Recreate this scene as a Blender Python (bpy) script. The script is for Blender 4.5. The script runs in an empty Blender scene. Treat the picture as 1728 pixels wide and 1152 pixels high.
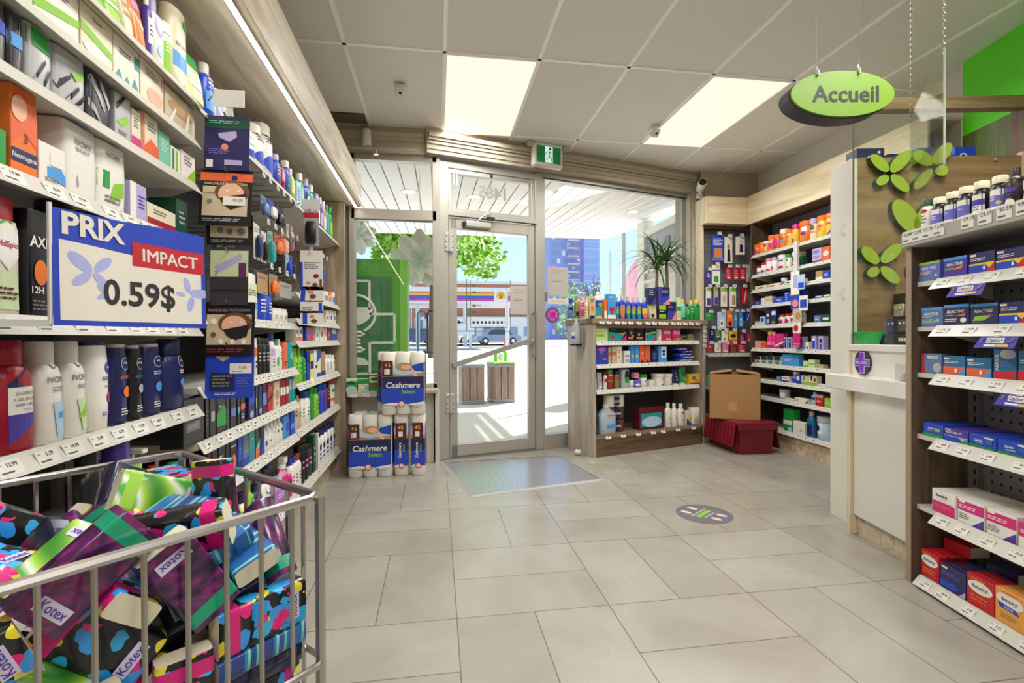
import bpy, bmesh, math, random
from mathutils import Vector, Matrix
R = math.radians
S = bpy.context.scene
COL = S.collection

# ------------------------------------------------------------------ camera, sky, sun, large lights, exposure
cam = bpy.data.cameras.new('camera')
cam.lens = 17.326; cam.sensor_width = 36.0; cam.clip_start = 0.03; cam.clip_end = 600
camera = bpy.data.objects.new('camera', cam); COL.objects.link(camera)
def camera_matrix(yaw, pitch, roll, loc):
    fwd = Vector((math.sin(yaw) * math.cos(pitch), math.cos(yaw) * math.cos(pitch), math.sin(pitch)))
    right = Vector((math.cos(yaw), -math.sin(yaw), 0)); up = right.cross(fwd)
    x = right * math.cos(roll) + up * math.sin(roll); y = up * math.cos(roll) - right * math.sin(roll)
    m = Matrix((x, y, -fwd)).transposed().to_4x4(); m.translation = loc
    return m
camera.matrix_world = camera_matrix(0.1507, -0.0074, -0.0040, (0, 0, 1.079))
S.camera = camera
S.view_settings.view_transform = 'Standard'; S.view_settings.look = 'None'
S.view_settings.exposure = 0.27; S.view_settings.gamma = 1.0; S.view_settings.use_curve_mapping = False
S.cycles.max_bounces = 8; S.cycles.diffuse_bounces = 6; S.cycles.glossy_bounces = 3
S.cycles.transparent_max_bounces = 16; S.cycles.sample_clamp_indirect = 6.0; S.cycles.caustics_reflective = False

W = bpy.data.worlds.new('sky'); S.world = W; W.use_nodes = True
nt = W.node_tree; nt.nodes.clear()
tc = nt.nodes.new('ShaderNodeTexCoord'); sep = nt.nodes.new('ShaderNodeSeparateXYZ')
ramp = nt.nodes.new('ShaderNodeValToRGB'); bg = nt.nodes.new('ShaderNodeBackground'); wo = nt.nodes.new('ShaderNodeOutputWorld')
nt.links.new(tc.outputs['Generated'], sep.inputs[0]); nt.links.new(sep.outputs['Z'], ramp.inputs[0])
nt.links.new(ramp.outputs[0], bg.inputs[0]); nt.links.new(bg.outputs[0], wo.inputs[0])
for p, c in ((0.0, (.62, .86, 1)), (.12, (.45, .76, 1)), (.35, (.30, .62, .98)), (1, (.12, .32, .75))):
    e = ramp.color_ramp.elements[0] if p == 0 else ramp.color_ramp.elements[1] if p == 1 else ramp.color_ramp.elements.new(p)
    e.position = p; e.color = (*c, 1)
bg.inputs[1].default_value = 1.15

def add_light(name, kind, loc, energy, color, rot=(0, 0, 0), **kw):
    l = bpy.data.lights.new(name, kind); l.energy = energy; l.color = color
    for k, v in kw.items(): setattr(l, k, v)
    o = bpy.data.objects.new(name, l); COL.objects.link(o); o.location = loc; o.rotation_euler = rot
    return o
def aim(o, d): o.rotation_euler = Vector(d).to_track_quat('-Z', 'Y').to_euler()
sun = add_light('sun', 'SUN', (6, 14, 12), 11.0, (1, .95, .86), angle=R(.6)); aim(sun, (-.62, -.55, -.70))
CEIL = 2.887
PANEL_W = 25.0

# ------------------------------------------------------------------ colours and materials
HEX = dict(white='eeeae2', cream='e6dcc0', ivory='e8e2d0', beige='cdbb9c', tan='b98f5c', brown='6b4a2f', darkbrown='33201a', black='15151a', darkgrey='3a3a3f', grey='77767a', silver='b5b5b8',
  red='c8202a', crimson='a5142c', brick='a04030', maroon='5e1626', rose='c83458', pink='f08ab4', magenta='d8207e', orchid='b070c8', lavender='b9aedd', violet='4a3a9e', darkviolet='2d2a60', periwinkle='6a6ac8', plum='6c2a62',
  navy='1c2258', blue='2446c0', sky='4a9ae0', paleblue='b4d2ea', steel='5a7aa6', tealblue='1c6a9a', teal='1a9a9a', mint='7acab0', palegreen='cfe2b0', lightgreen='b0dc60', lime='8cc832', green='1f9a3c', darkgreen='124a38', olive='8a8a4a',
  paleyellow='e8e69a', gold='ecc23a', amber='f0a84c', orange='ee7826', coral='e8663a', peach='f0b898', salmon='ee8a80', clearblue='a8b8c4')
def lin(h):
    if isinstance(h, tuple): return h
    h = HEX.get(h, h)
    f = lambda c: c / 12.92 if c <= .04045 else ((c + .055) / 1.055) ** 2.4
    return tuple(f(int(h[i:i + 2], 16) / 255) for i in (0, 2, 4))
MATS = {}
def mat(color, rough=.42, metal=0.0, name=None, **kw):
    key = (color, rough, metal, tuple(sorted(kw.items())))
    if key in MATS: return MATS[key]
    m = bpy.data.materials.new(name or f'{color}_paint' if isinstance(color, str) else name or 'paint'); m.use_nodes = True
    b = m.node_tree.nodes['Principled BSDF']
    b.inputs['Base Color'].default_value = (*lin(color), 1); b.inputs['Roughness'].default_value = rough; b.inputs['Metallic'].default_value = metal
    for k, v in kw.items(): b.inputs[k.replace('_', ' ')].default_value = v
    MATS[key] = m
    return m
def nodes(name):
    m = bpy.data.materials.new(name); m.use_nodes = True
    t = m.node_tree
    return m, t, t.nodes['Principled BSDF'], (lambda k, **kw: _node(t, k, **kw)), t.links.new
def _node(t, k, **kw):
    n = t.nodes.new('ShaderNode' + k)
    for a, v in kw.items():
        if a.startswith('i'):
            n.inputs[int(a[1:])].default_value = v
        else: setattr(n, a, v)
    return n
def emissive(name, color, strength):
    m, t, b, N, L = nodes(name)
    b.inputs['Base Color'].default_value = (*lin(color), 1)
    b.inputs['Emission Color'].default_value = (*lin(color), 1); b.inputs['Emission Strength'].default_value = strength
    return m
def wood(name, light, dark, axis, rough=.4, scale=1.0, plank=0.0):
    m, t, b, N, L = nodes(name)
    c = N('TexCoord'); mp = N('Mapping')
    sc = [9 * scale] * 3; sc[axis] = .8 * scale; mp.inputs['Scale'].default_value = sc
    L(c.outputs['Object'], mp.inputs[0])
    n1 = N('TexNoise'); n1.inputs['Scale'].default_value = 1.6; n1.inputs['Detail'].default_value = 6; n1.inputs['Distortion'].default_value = 1.4
    n2 = N('TexNoise'); n2.inputs['Scale'].default_value = 9; n2.inputs['Detail'].default_value = 3
    L(mp.outputs[0], n1.inputs[0]); L(mp.outputs[0], n2.inputs[0])
    mx = N('Math', operation='MULTIPLY_ADD'); mx.inputs[1].default_value = .3
    L(n2.outputs[0], mx.inputs[0]); L(n1.outputs[0], mx.inputs[2])
    r = N('ValToRGB'); r.color_ramp.elements[0].position = .42; r.color_ramp.elements[0].color = (*lin(dark), 1)
    r.color_ramp.elements[1].position = .82; r.color_ramp.elements[1].color = (*lin(light), 1)
    L(mx.outputs[0], r.inputs[0]); L(r.outputs[0], b.inputs['Base Color'])
    b.inputs['Roughness'].default_value = rough
    return m
def glass(name, tint=(1, 1, 1), refl=.9):
    m, t, b, N, L = nodes(name); t.nodes.remove(b)
    tr = N('BsdfTransparent'); tr.inputs[0].default_value = (*tint, 1)
    gl = N('BsdfGlossy'); gl.inputs['Roughness'].default_value = .0
    lw = N('LayerWeight'); pw = N('Math', operation='POWER'); pw.inputs[1].default_value = 5.0; L(lw.outputs['Facing'], pw.inputs[0])
    ma = N('Math', operation='MULTIPLY_ADD'); ma.inputs[1].default_value = refl * .8; ma.inputs[2].default_value = refl * .035; L(pw.outputs[0], ma.inputs[0]); mx = N('MixShader')
    L(ma.outputs[0], mx.inputs[0]); L(tr.outputs[0], mx.inputs[1]); L(gl.outputs[0], mx.inputs[2])
    L(mx.outputs[0], t.nodes['Material Output'].inputs[0])
    return m
GLASS = glass('window_glass'); PLEXI = glass('clear_acrylic', (.95, .97, .93), .6); FILM = glass('clear_film', (.93, .94, .95))
STEEL = mat((.55, .52, .47), .38, .85, 'anodised_frame'); CHROME = mat((.50, .48, .46), .28, 1.0, 'chrome_wire'); ZINC = mat((.72, .7, .66), .35, .8, 'zinc')
SHELF = mat('ccc8be', .4, name='shelf_enamel'); RAIL = mat('cbc8be', .35, name='price_rail'); DARKPEG = mat('4c4c52', .6, name='peg_metal'); TAG = mat('e2dfd6', .5, name='tag_paper'); INK = mat('26262c', .6, name='ink')
RUBBER = mat('1a1a1c', .6, name='rubber'); WALLP = mat('b4a896', .7, name='wall_paint')

# ------------------------------------------------------------------ mesh builder
TEXT = {}
def glyphs(s, bold=.012):
    if any(c in 'MW' for c in s): bold = 0.0          # sharp inner corners do not take thickening
    key = (s, bold)
    if key not in TEXT:
        cu = bpy.data.curves.new('lettering', 'FONT'); cu.body = s; cu.size = 1; cu.align_x = 'CENTER'; cu.align_y = 'CENTER'; cu.offset = bold; cu.resolution_u = 3
        o = bpy.data.objects.new('lettering', cu); COL.objects.link(o)
        dg = bpy.context.evaluated_depsgraph_get(); me = bpy.data.meshes.new_from_object(o.evaluated_get(dg))
        vs = [(v.co.x, v.co.y) for v in me.vertices]; fs = [tuple(p.vertices) for p in me.polygons]
        xs = [v[0] for v in vs] or [0, 1]
        TEXT[key] = (vs, fs, max(xs) - min(xs), (max(xs) + min(xs)) / 2)
        bpy.data.objects.remove(o); bpy.data.curves.remove(cu); bpy.data.meshes.remove(me)
    return TEXT[key]
class MB:
    def __init__(s): s.v = []; s.f = []; s.mi = []; s.mats = []; s.sm = []; s.M = None
    def m(s, mt):
        if isinstance(mt, str): mt = mat(mt)
        if mt not in s.mats: s.mats.append(mt)
        return s.mats.index(mt)
    def add(s, vs, fs, mt, smooth=False):
        k = len(s.v)
        s.v += [tuple(s.M @ Vector(v)) for v in vs] if s.M is not None else [tuple(v) for v in vs]
        i = s.m(mt)
        for f in fs: s.f.append(tuple(k + j for j in f)); s.mi.append(i); s.sm.append(smooth)
        return s
    def poly(s, pts, mt): return s.add(pts, [tuple(range(len(pts)))], mt)
    def box(s, a, b, mt, ch=0.0):
        x0, y0, z0 = (min(a[i], b[i]) for i in range(3)); x1, y1, z1 = (max(a[i], b[i]) for i in range(3))
        ch = min(ch, (x1 - x0) * .3, (y1 - y0) * .3, (z1 - z0) * .3)
        if ch <= 0:
            vs = [(x, y, z) for z in (z0, z1) for y in (y0, y1) for x in (x0, x1)]
            return s.add(vs, [(0, 2, 3, 1), (4, 5, 7, 6), (0, 1, 5, 4), (2, 6, 7, 3), (0, 4, 6, 2), (1, 3, 7, 5)], mt)
        bm = bmesh.new(); bmesh.ops.create_cube(bm, size=1)
        for v in bm.verts: v.co = Vector(((x0 + x1) / 2 + v.co.x * (x1 - x0), (y0 + y1) / 2 + v.co.y * (y1 - y0), (z0 + z1) / 2 + v.co.z * (z1 - z0)))
        bmesh.ops.bevel(bm, geom=bm.edges[:], offset=ch, segments=1, affect='EDGES')
        bm.verts.index_update()
        s.add([v.co.copy() for v in bm.verts], [tuple(v.index for v in f.verts) for f in bm.faces], mt); bm.free()
        return s
    def bar(s, p, q, wx, wz, mt, up=(0, 0, 1)):          # rectangular bar from p to q
        p, q = Vector(p), Vector(q); d = (q - p).normalized(); u = Vector(up)
        if abs(d.dot(u)) > .95: u = Vector((1, 0, 0))
        a = d.cross(u).normalized() * wx / 2; b = a.cross(d).normalized() * wz / 2
        vs = [e + i * a + j * b for e in (p, q) for i, j in ((-1, -1), (1, -1), (1, 1), (-1, 1))]
        return s.add(vs, [(3, 2, 1, 0), (4, 5, 6, 7), (0, 1, 5, 4), (1, 2, 6, 5), (2, 3, 7, 6), (3, 0, 4, 7)], mt)
    def tube(s, pts, r, mt, n=8, closed=False, cap=True):
        pts = [Vector(p) for p in pts]; m = len(pts); rr = r if isinstance(r, (list, tuple)) else [r] * m
        vs = []; a = None
        for i, p in enumerate(pts):
            d = (pts[(i + 1) % m] - pts[i - 1]) if closed else (pts[min(i + 1, m - 1)] - pts[max(i - 1, 0)])
            d.normalize()
            if a is None: a = d.orthogonal().normalized()
            else: a = (a - d * a.dot(d)).normalized() if (a - d * a.dot(d)).length > 1e-6 else d.orthogonal().normalized()
            b = d.cross(a)
            vs += [p + (a * math.cos(t) + b * math.sin(t)) * rr[i] for t in (2 * math.pi * k / n for k in range(n))]
        fs = []
        for i in range(m if closed else m - 1):
            j = (i + 1) % m
            fs += [(i * n + k, i * n + (k + 1) % n, j * n + (k + 1) % n, j * n + k) for k in range(n)]
        if cap and not closed: fs += [tuple(range(n - 1, -1, -1)), tuple((m - 1) * n + k for k in range(n))]
        return s.add(vs, fs, mt, True)
    def loft(s, prof, mt, n=16, top=True, bot=True):    # prof: (z, half width, half depth, exponent)
        vs = []
        for z, a, b, e in prof:
            for k in range(n):
                t = 2 * math.pi * k / n; c, q = math.cos(t), math.sin(t)
                vs.append((math.copysign(abs(c) ** (2 / e), c) * a, math.copysign(abs(q) ** (2 / e), q) * b, z))
        fs = [(i * n + k, i * n + (k + 1) % n, (i + 1) * n + (k + 1) % n, (i + 1) * n + k) for i in range(len(prof) - 1) for k in range(n)]
        s.add(vs, fs, mt, True)
        m = len(prof) - 1
        if bot: s.add(vs[:n], [tuple(range(n - 1, -1, -1))], mt)
        if top: s.add(vs[m * n:], [tuple(range(n))], mt)
        return s
    def lathe(s, prof, mt, n=20, **kw): return s.loft([(z, r, r, 2) for r, z in prof], mt, n, **kw)
    def ellipsoid(s, c, r, mt, n=12, k=7):
        vs = []; 
        for i in range(k + 1):
            p = math.pi * i / k - math.pi / 2
            vs += [(c[0] + r[0] * math.cos(p) * math.cos(t), c[1] + r[1] * math.cos(p) * math.sin(t), c[2] + r[2] * math.sin(p)) for t in (2 * math.pi * j / n for j in range(n))]
        return s.add(vs, [(i * n + j, i * n + (j + 1) % n, (i + 1) * n + (j + 1) % n, (i + 1) * n + j) for i in range(k) for j in range(n)], mt, True)
    def extrude(s, pts2, d0, d1, mt, side=None):         # outline in xz, thickness along y
        n = len(pts2); A = [(x, d0, z) for x, z in pts2]; B = [(x, d1, z) for x, z in pts2]
        s.add(A, [tuple(range(n))], mt); s.add(B, [tuple(range(n - 1, -1, -1))], mt)
        return s.add(A + B, [(i, n + i, n + (i + 1) % n, (i + 1) % n) for i in range(n)], side or mt)
    def text(s, body, cx, cz, size, mt, y=0.0, maxw=None, rot=0, fn=None, slant=0, bold=.012):
        vs, fs, w, mid = glyphs(body.replace('_', ' '), bold)
        kx = size
        if maxw and w * size > maxw: kx = maxw / w
        c, q = math.cos(rot), math.sin(rot); out = []
        for a, b in vs:
            a = (a - mid) * kx + b * size * slant; b *= size
            X, Z = cx + a * c - b * q, cz + a * q + b * c
            out.append(fn(X, Z) if fn else (X, y, Z))
        return s.add(out, fs, mt)
    def build(s, name, parent=None, loc=None, rotz=None, data=None):
        if data is None:
            data = bpy.data.meshes.new(name); data.from_pydata(s.v, [], s.f)
            for mt in s.mats: data.materials.append(mt)
            data.polygons.foreach_set('material_index', s.mi); data.polygons.foreach_set('use_smooth', s.sm)
            if any(s.sm): data.set_sharp_from_angle(angle=R(42))
            data.update()
        o = bpy.data.objects.new(name, data); COL.objects.link(o)
        if parent: o.parent = parent
        if loc is not None: o.location = loc
        if rotz is not None: o.rotation_euler = (0, 0, rotz)
        return o
USED = {}
def tag(o, label, cat, group=None):
    o['label'] = label; o['category'] = cat
    if group: o['group'] = group
    return o
def struct(o): o['kind'] = 'structure'; return o
def thing(name, label, cat, loc=(0, 0, 0), rotz=0, group=None):
    o = bpy.data.objects.new(name, None); COL.objects.link(o); o.location = loc; o.rotation_euler = (0, 0, rotz); o.empty_display_size = .05
    return tag(o, label, cat, group)
def frame_xy(fr, a, n=0.0):                             # point at distance a along a run, n behind its front line
    (ox, oy), t = fr
    return (ox + a * math.cos(t) - n * math.sin(t), oy + a * math.sin(t) + n * math.cos(t))
RUN = {'L': ((-.80, 0.0), R(90)), 'R': ((2.068, 1.861), math.atan2(-.9837, -.18)), 'D': ((1.377, 4.244), R(17.14)), 'V': ((3.27, 4.71), R(-92)), 'S': ((.027, 4.424), math.atan2(.266, .964))}
ORD = ['', 'first', 'second', 'third', 'fourth', 'fifth', 'sixth', 'seventh', 'eighth', 'ninth', 'tenth', 'eleventh', 'twelfth', 'thirteenth', 'fourteenth', 'fifteenth', 'sixteenth', 'seventeenth', 'eighteenth', 'nineteenth', 'twentieth']
# ------------------------------------------------------------------ the shop: floor, ceiling, walls
def floor_material():
    m, t, b, N, L = nodes('stone_tiles')
    c = N('TexCoord'); sp = N('SeparateXYZ'); L(c.outputs['Object'], sp.inputs[0])
    def M_(op, a, b_=None, v=None):
        n = N('Math', operation=op); L(a, n.inputs[0])
        if b_ is not None: L(b_, n.inputs[1])
        if v is not None: n.inputs[1].default_value = v
        return n.outputs[0]
    def axis(o, off):
        u = M_('DIVIDE', M_('SUBTRACT', o, v=off), v=.6104); fl = M_('FLOOR', u); fr = M_('SUBTRACT', u, fl)
        edge = M_('SUBTRACT', M_('MULTIPLY', M_('ABSOLUTE', M_('SUBTRACT', fr, v=.5)), v=-1), v=-.5)
        half = M_('ABSOLUTE', M_('SUBTRACT', fr, v=.5))
        return fl, edge, half, fr
    fu, eu, hu, ru = axis(sp.outputs['X'], .0697); fv, ev, hv, rv = axis(sp.outputs['Y'], 3.1201)
    par = M_('FLOORED_MODULO', M_('ADD', fu, fv), v=2.0)
    def mixf(f, a, b_):
        n = N('Mix'); L(f, n.inputs[0]); L(a, n.inputs[2]); L(b_, n.inputs[3]); return n.outputs[0]
    d = M_('MINIMUM', M_('MINIMUM', eu, ev), mixf(par, hv, hu))
    line = M_('LESS_THAN', d, v=.0032)
    side = mixf(par, M_('GREATER_THAN', rv, v=.5), M_('GREATER_THAN', ru, v=.5))
    cell = N('CombineXYZ'); L(fu, cell.inputs[0]); L(fv, cell.inputs[1]); L(side, cell.inputs[2])
    wn = N('TexWhiteNoise'); L(cell.outputs[0], wn.inputs[0])
    no = N('TexNoise'); no.inputs['Scale'].default_value = 2.2; no.inputs['Detail'].default_value = 7; no.inputs['Distortion'].default_value = .8; L(c.outputs['Object'], no.inputs[0])
    val = M_('ADD', M_('MULTIPLY', wn.outputs[0], v=.10), M_('MULTIPLY', no.outputs[0], v=.55))
    r = N('ValToRGB'); r.color_ramp.elements[0].position = .12; r.color_ramp.elements[0].color = (*lin('8e887c'), 1)
    r.color_ramp.elements[1].position = .52; r.color_ramp.elements[1].color = (*lin('aeaaa0'), 1); L(val, r.inputs[0])
    mx = N('Mix', data_type='RGBA'); L(line, mx.inputs[0]); L(r.outputs[0], mx.inputs[6]); mx.inputs[7].default_value = (*lin('6a5e4e'), 1)
    L(mx.outputs[2], b.inputs['Base Color'])
    ro = M_('ADD', M_('MULTIPLY', no.outputs[0], v=.12), v=.2); L(ro, b.inputs['Roughness'])
    bp = N('Bump'); bp.inputs['Strength'].default_value = .25; bp.inputs['Distance'].default_value = .002
    L(M_('SUBTRACT', M_('MULTIPLY', no.outputs[0], v=.3), line), bp.inputs['Height']); L(bp.outputs[0], b.inputs['Normal'])
    return m
def sp_(s, n=0.0, z=0.0):                                # point on the slanted shopfront: s along, n outwards
    x, y = frame_xy(RUN['S'], s, n); return (x, y, z)
ST = RUN['S'][1]
def sbox(b, s0, s1, n0, n1, z0, z1, mt, ch=0):           # box aligned with the slanted shopfront
    k = b.M; b.M = Matrix.Translation((.027, 4.424, 0)) @ Matrix.Rotation(ST, 4, 'Z'); b.box((s0, n0, z0), (s1, n1, z1), mt, ch); b.M = k; return b
b = MB(); fm = floor_material()
g = sp_(2.95, 0)
b.add([(-1.4, -3.2, 0), (4.2, -3.2, 0), (4.2, 5.0, 0), (3.52, 5.0, 0), (2.85, 5.0, 0), sp_(2.88, .03), sp_(-.05, .03), (-.05, 4.46, 0), (-1.4, 4.46, 0)], [tuple(range(9))], fm)
struct(b.build('floor'))
b = MB(); CT = mat('e6e2dc', .85, name='ceiling_tile')
b.add([(-1.4, -3.2, CEIL), (4.2, -3.2, CEIL), (4.2, 5.1, CEIL), (2.85, 5.1, CEIL), sp_(-.1, 0, CEIL), (-1.4, 4.46, CEIL)], [tuple(range(5, -1, -1))], CT)
b.box((-1.4, -3.2, CEIL + .02), (4.2, 4.3, CEIL + .06), CT)
struct(b.build('ceiling'))
b = MB(); TB = mat('ffffff', .5, name='ceiling_bar')
def front_y(x): return 4.335 if x < -.1 else min(4.30 + .276 * (x + .1), 5.0)
for k in range(-2, 6):
    x = .056 + .61 * k
    b.box((x - .012, -3.1, CEIL - .006), (x + .012, front_y(x), CEIL + .002), TB)
for j in range(-5, 2):
    y = 3.149 + 1.22 * j; x0 = -1.2 if y < 4.3 else (y - 4.30) / .276 - .06
    b.box((x0, y - .012, CEIL - .006), (3.5, y + .012, CEIL + .002), TB)
struct(b.build('ceiling_grid'))
PA = mat('b4a997', .65, name='warm_wall_paint'); PW = mat('dcd7ce', .65, name='pale_wall_paint')
b = MB(); b.box((-1.42, -3.2, 0), (-1.30, 4.46, CEIL), PA); struct(b.build('wall_left'))
b = MB(); b.box((3.52, 2.75, 0), (3.66, 5.2, CEIL), PW); b.box((4.05, -3.2, 0), (4.2, 2.8, CEIL), PW); b.box((3.45, 2.74, 0), (4.2, 2.80, CEIL), PW); struct(b.build('wall_right'))
b = MB(); b.box((-1.4, -3.3, 0), (4.2, -3.2, CEIL), PW); struct(b.build('wall_back'))
b = MB()                                                 # bulkhead over the glass, pier at the right, wall left of the window
b.box((-1.4, 4.335, 2.665), (-.08, 4.50, CEIL), PA); sbox(b, -.14, 2.93, -.115, .08, 2.665, CEIL, PA)
b.add([(2.85, 5.02, 0), (3.52, 5.0, 0), (3.52, 5.4, 0), (2.75, 5.4, 0)] + [(2.85, 5.02, CEIL), (3.52, 5.0, CEIL), (3.52, 5.4, CEIL), (2.75, 5.4, CEIL)], [(0, 1, 5, 4), (3, 0, 4, 7), (1, 2, 6, 5), (2, 3, 7, 6)], PA)
b.box((-1.4, 4.40, 0), (-.70, 4.50, 2.67), PA)
struct(b.build('wall_front'))
b = MB(); CR = mat('b4a997', .55, name='painted_moulding')
b.box((-1.3, 4.30, 2.80), (-.105, 4.336, 2.835), CR, .006); b.box((-1.3, 4.315, 2.765), (-.1, 4.336, 2.80), CR)
for n0, z0, z1 in ((-.15, 2.80, 2.835), (-.135, 2.775, 2.80), (-.128, 2.745, 2.765), (-.125, 2.70, 2.708)): sbox(b, -.13, 2.86, n0, -.114, z0, z1, CR)
sbox(b, 2.80, 2.93, -.10, .02, 0, 2.70, CR); sbox(b, 2.83, 2.9, -.13, -.09, .0, 2.70, CR)
struct(b.build('trim_1'))

# ------------------------------------------------------------------ shopfront: windows and door
FR = mat((.47, .44, .39), .42, .5, 'champagne_aluminium'); FRD = mat('2a2826', .5, name='gasket')
b = MB(); y0, y1 = 4.36, 4.44
for x0, x1, z0, z1 in ((-.72, .0, 2.61, 2.67), (-.72, .0, 2.10, 2.19), (-.72, .0, .64, .68), (-.74, -.69, .66, 2.66), (-.035, .03, 0, 2.66)): b.box((x0, y0 + .0, z0), (x1, y1, z1), FR, .003)
b.box((-.69, y0 - .008, 2.093), (-.035, y0, 2.10), FRD)
w1 = struct(b.build('window_1'))
MB().box((-.69, 4.408, .68), (-.035, 4.414, 2.10), GLASS).build('glass_pane', w1); MB().box((-.69, 4.408, 2.19), (-.035, 4.414, 2.61), GLASS).build('glass_pane', w1)
b = MB(); b.box((-.74, 4.20, .615), (.0, 4.42, .645), CR, .004); b.box((-.72, 4.36, 0), (.0, 4.42, .62), mat('d8d2c4', .5, name='white_sill_paint')); b.box((-.02, 4.30, 0), (.015, 4.40, .63), mat('d8d2c4', .5, name='white_sill_paint')); b.build('window_sill', w1)

b = MB()
sbox(b, -.034, .068, -.045, .06, 0, 2.64, FR, .004); sbox(b, .930, 1.010, -.045, .06, 0, 2.66, FR, .004); sbox(b, .06, .94, -.045, .06, 2.585, 2.64, FR, .004); sbox(b, .06, .94, -.045, .06, 2.165, 2.215, FR, .004)
sbox(b, -.034, 1.01, -.05, .07, 0, .012, mat('9a958c', .4, .7, 'threshold_metal')); sbox(b, .068, .94, -.047, -.04, 2.157, 2.165, FRD)
frame = struct(b.build('door_1_frame')); frame.name = 'window_2'
b = MB(); sbox(b, .068, .93, -.035, .03, 2.215, 2.585, FR); b = MB()
for s0, s1, z0, z1 in ((.068, .095, 2.215, 2.585), (.888, .93, 2.215, 2.585), (.095, .888, 2.545, 2.585), (.095, .888, 2.215, 2.235)): sbox(b, s0, s1, -.035, .02, z0, z1, FR, .002)
b.build('transom_sash', frame)
b = MB(); sbox(b, .093, .89, .0, .006, 2.232, 2.55, GLASS); b.build('glass_pane', frame)
b = MB(); vm = mat('8e8a80', .6, name='vinyl_digits')
b.text('1485', .495, 2.415, .15, vm, bold=.03, fn=lambda X, Z: sp_(.50 - (X - .50), -.002, Z), maxw=.40); b.build('house_number', frame)
b = MB()
for s_ in (.115, .14): sbox(b, s_, s_ + .012, -.048, -.034, 2.44, 2.56, STEEL)
sbox(b, .47, .49, -.05, -.034, 2.55, 2.575, RUBBER); b.build('transom_latch', frame)

b = MB()
for s0, s1, z0, z1 in ((.074, .150, .02, 2.15), (.862, .928, .02, 2.15), (.15, .862, 2.055, 2.15), (.15, .862, .02, .125)): sbox(b, s0 - (.06 if s0 == .15 else 0), s1, -.03, .015, z0, z1, FR, .003)
door = struct(b.build('door_1'))
for s0 in (.09,): pass
b = MB(); sbox(b, .095, .865, -.006, .0, .12, 2.06, GLASS); b.build('glass_pane', door)
b = MB()
for z in (.918, 1.317): b.tube([sp_(.905, -.03, z), sp_(.905, -.075, z)], .009, CHROME)
b.tube([sp_(.905, -.075, .90), sp_(.905, -.075, 1.335)], .011, CHROME); b.build('pull_handle', door)
b = MB(); b.bar(sp_(.10, -.045, .835), sp_(.875, -.045, 1.055), .022, .042, mat((.42, .40, .37), .4, .6, 'push_bar_metal')); b.build('push_bar', door)
b = MB(); sbox(b, .895, .925, -.04, -.02, 1.0, 1.07, STEEL, .003); b.tube([sp_(.91, -.05, 1.03), sp_(.91, -.02, 1.03)], .012, CHROME); b.build('lock', door)
b = MB(); sbox(b, .22, .46, -.09, -.03, 2.075, 2.125, ZINC, .006); sbox(b, .2, .22, -.07, -.03, 2.08, 2.12, RUBBER); b.tube([sp_(.33, -.07, 2.125), sp_(.36, -.09, 2.16), sp_(.46, -.06, 2.23)], .007, ZINC); sbox(b, .43, .50, -.075, -.03, 2.155, 2.18, RUBBER); b.build('door_closer', door)
for z in (1.93, .50):
    b = MB(); sbox(b, .035, .11, -.055, -.03, z - .085, z + .085, ZINC, .003); b.tube([sp_(.072, -.06, z - .085), sp_(.072, -.06, z + .085)], .011, ZINC)
    for q in (-.05, 0, .05):
        for u in (.045, .1): b.tube([sp_(u, -.058, z + q), sp_(u, -.05, z + q)], .005, INK, 6)
    b.build('hinge', door)
b = MB(); dm = mat('3d6a52', .5, name='vinyl_sticker')   # outlined opening hours and lettering stuck to the glass
def sline(p, q, w=.006): b.bar(sp_(p[0], -.009, p[1]), sp_(q[0], -.009, q[1]), w, .0015, dm, up=(-.266, .964, 0))
for o in (0, .035):
    sline((.245 + o, 1.14 + o), (.245 + o, 1.62 - o * .4)); sline((.245 + o, 1.14 + o), (.68 - o, 1.14 + o)); sline((.68 - o, 1.14 + o), (.68 - o, 1.62 - o * .4))
for k in range(5): sline((.30, 1.555 - .06 * k), (.335, 1.555 - .06 * k), .018); sline((.345, 1.555 - .06 * k), (.385, 1.555 - .06 * k), .004)
b.text('Pharmacie', .44, 1.655, .05, dm, fn=lambda X, Z: sp_(.88 - X, -.009, Z)); sline((.46, 1.715), (.56, 1.715), .008); sline((.46, 1.745), (.56, 1.745), .008)
for k in range(7): sline((.42 + .03 * k, 1.165), (.435 + .03 * k, 1.165), .014)
b.build('door_lettering', door)

b = MB()
for s0, s1, z0, z1 in ((1.01, 2.84, .0, .14), (1.01, 2.84, 2.62, 2.67), (2.80, 2.86, .14, 2.67), (1.0, 1.03, .1, 2.66)): sbox(b, s0, s1, -.045, .05, z0, z1, FR, .003)
sbox(b, 1.01, 2.82, -.05, -.044, 2.607, 2.62, FRD)
w3 = struct(b.build('window_3')); b = MB(); sbox(b, 1.03, 2.80, .0, .006, .14, 2.62, GLASS); b.build('glass_pane', w3)
def notice(s0, s1, z0, z1, label, n=-.008):
    b = MB(); sbox(b, s0, s1, n - .001, n, z0, z1, mat('b9b2ab', .6, name='notice_paper')); w = s1 - s0; h = z1 - z0
    for k, (u, v) in enumerate(((.75, .12), (.6, .2), (.6, .45), (.6, .5))): sbox(b, s0 + w * .2, s0 + w * (.2 + u * .8), n - .002, n - .001, z1 - h * (v + .02), z1 - h * v, mat('c08a70' if k < 1 else '8a8680', .6))
    tag(b.build('paper_notice'), label, 'notice')
notice(.675, .86, 1.30, 1.57, 'grey paper notice taped inside the glass of the entrance door', -.013)
notice(1.07, 1.31, 1.49, 1.775, 'taller grey paper notice taped to the window beside the door')
b = MB(); sbox(b, 1.08, 1.31, -.008, -.006, 1.41, 1.46, TAG); 
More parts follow.
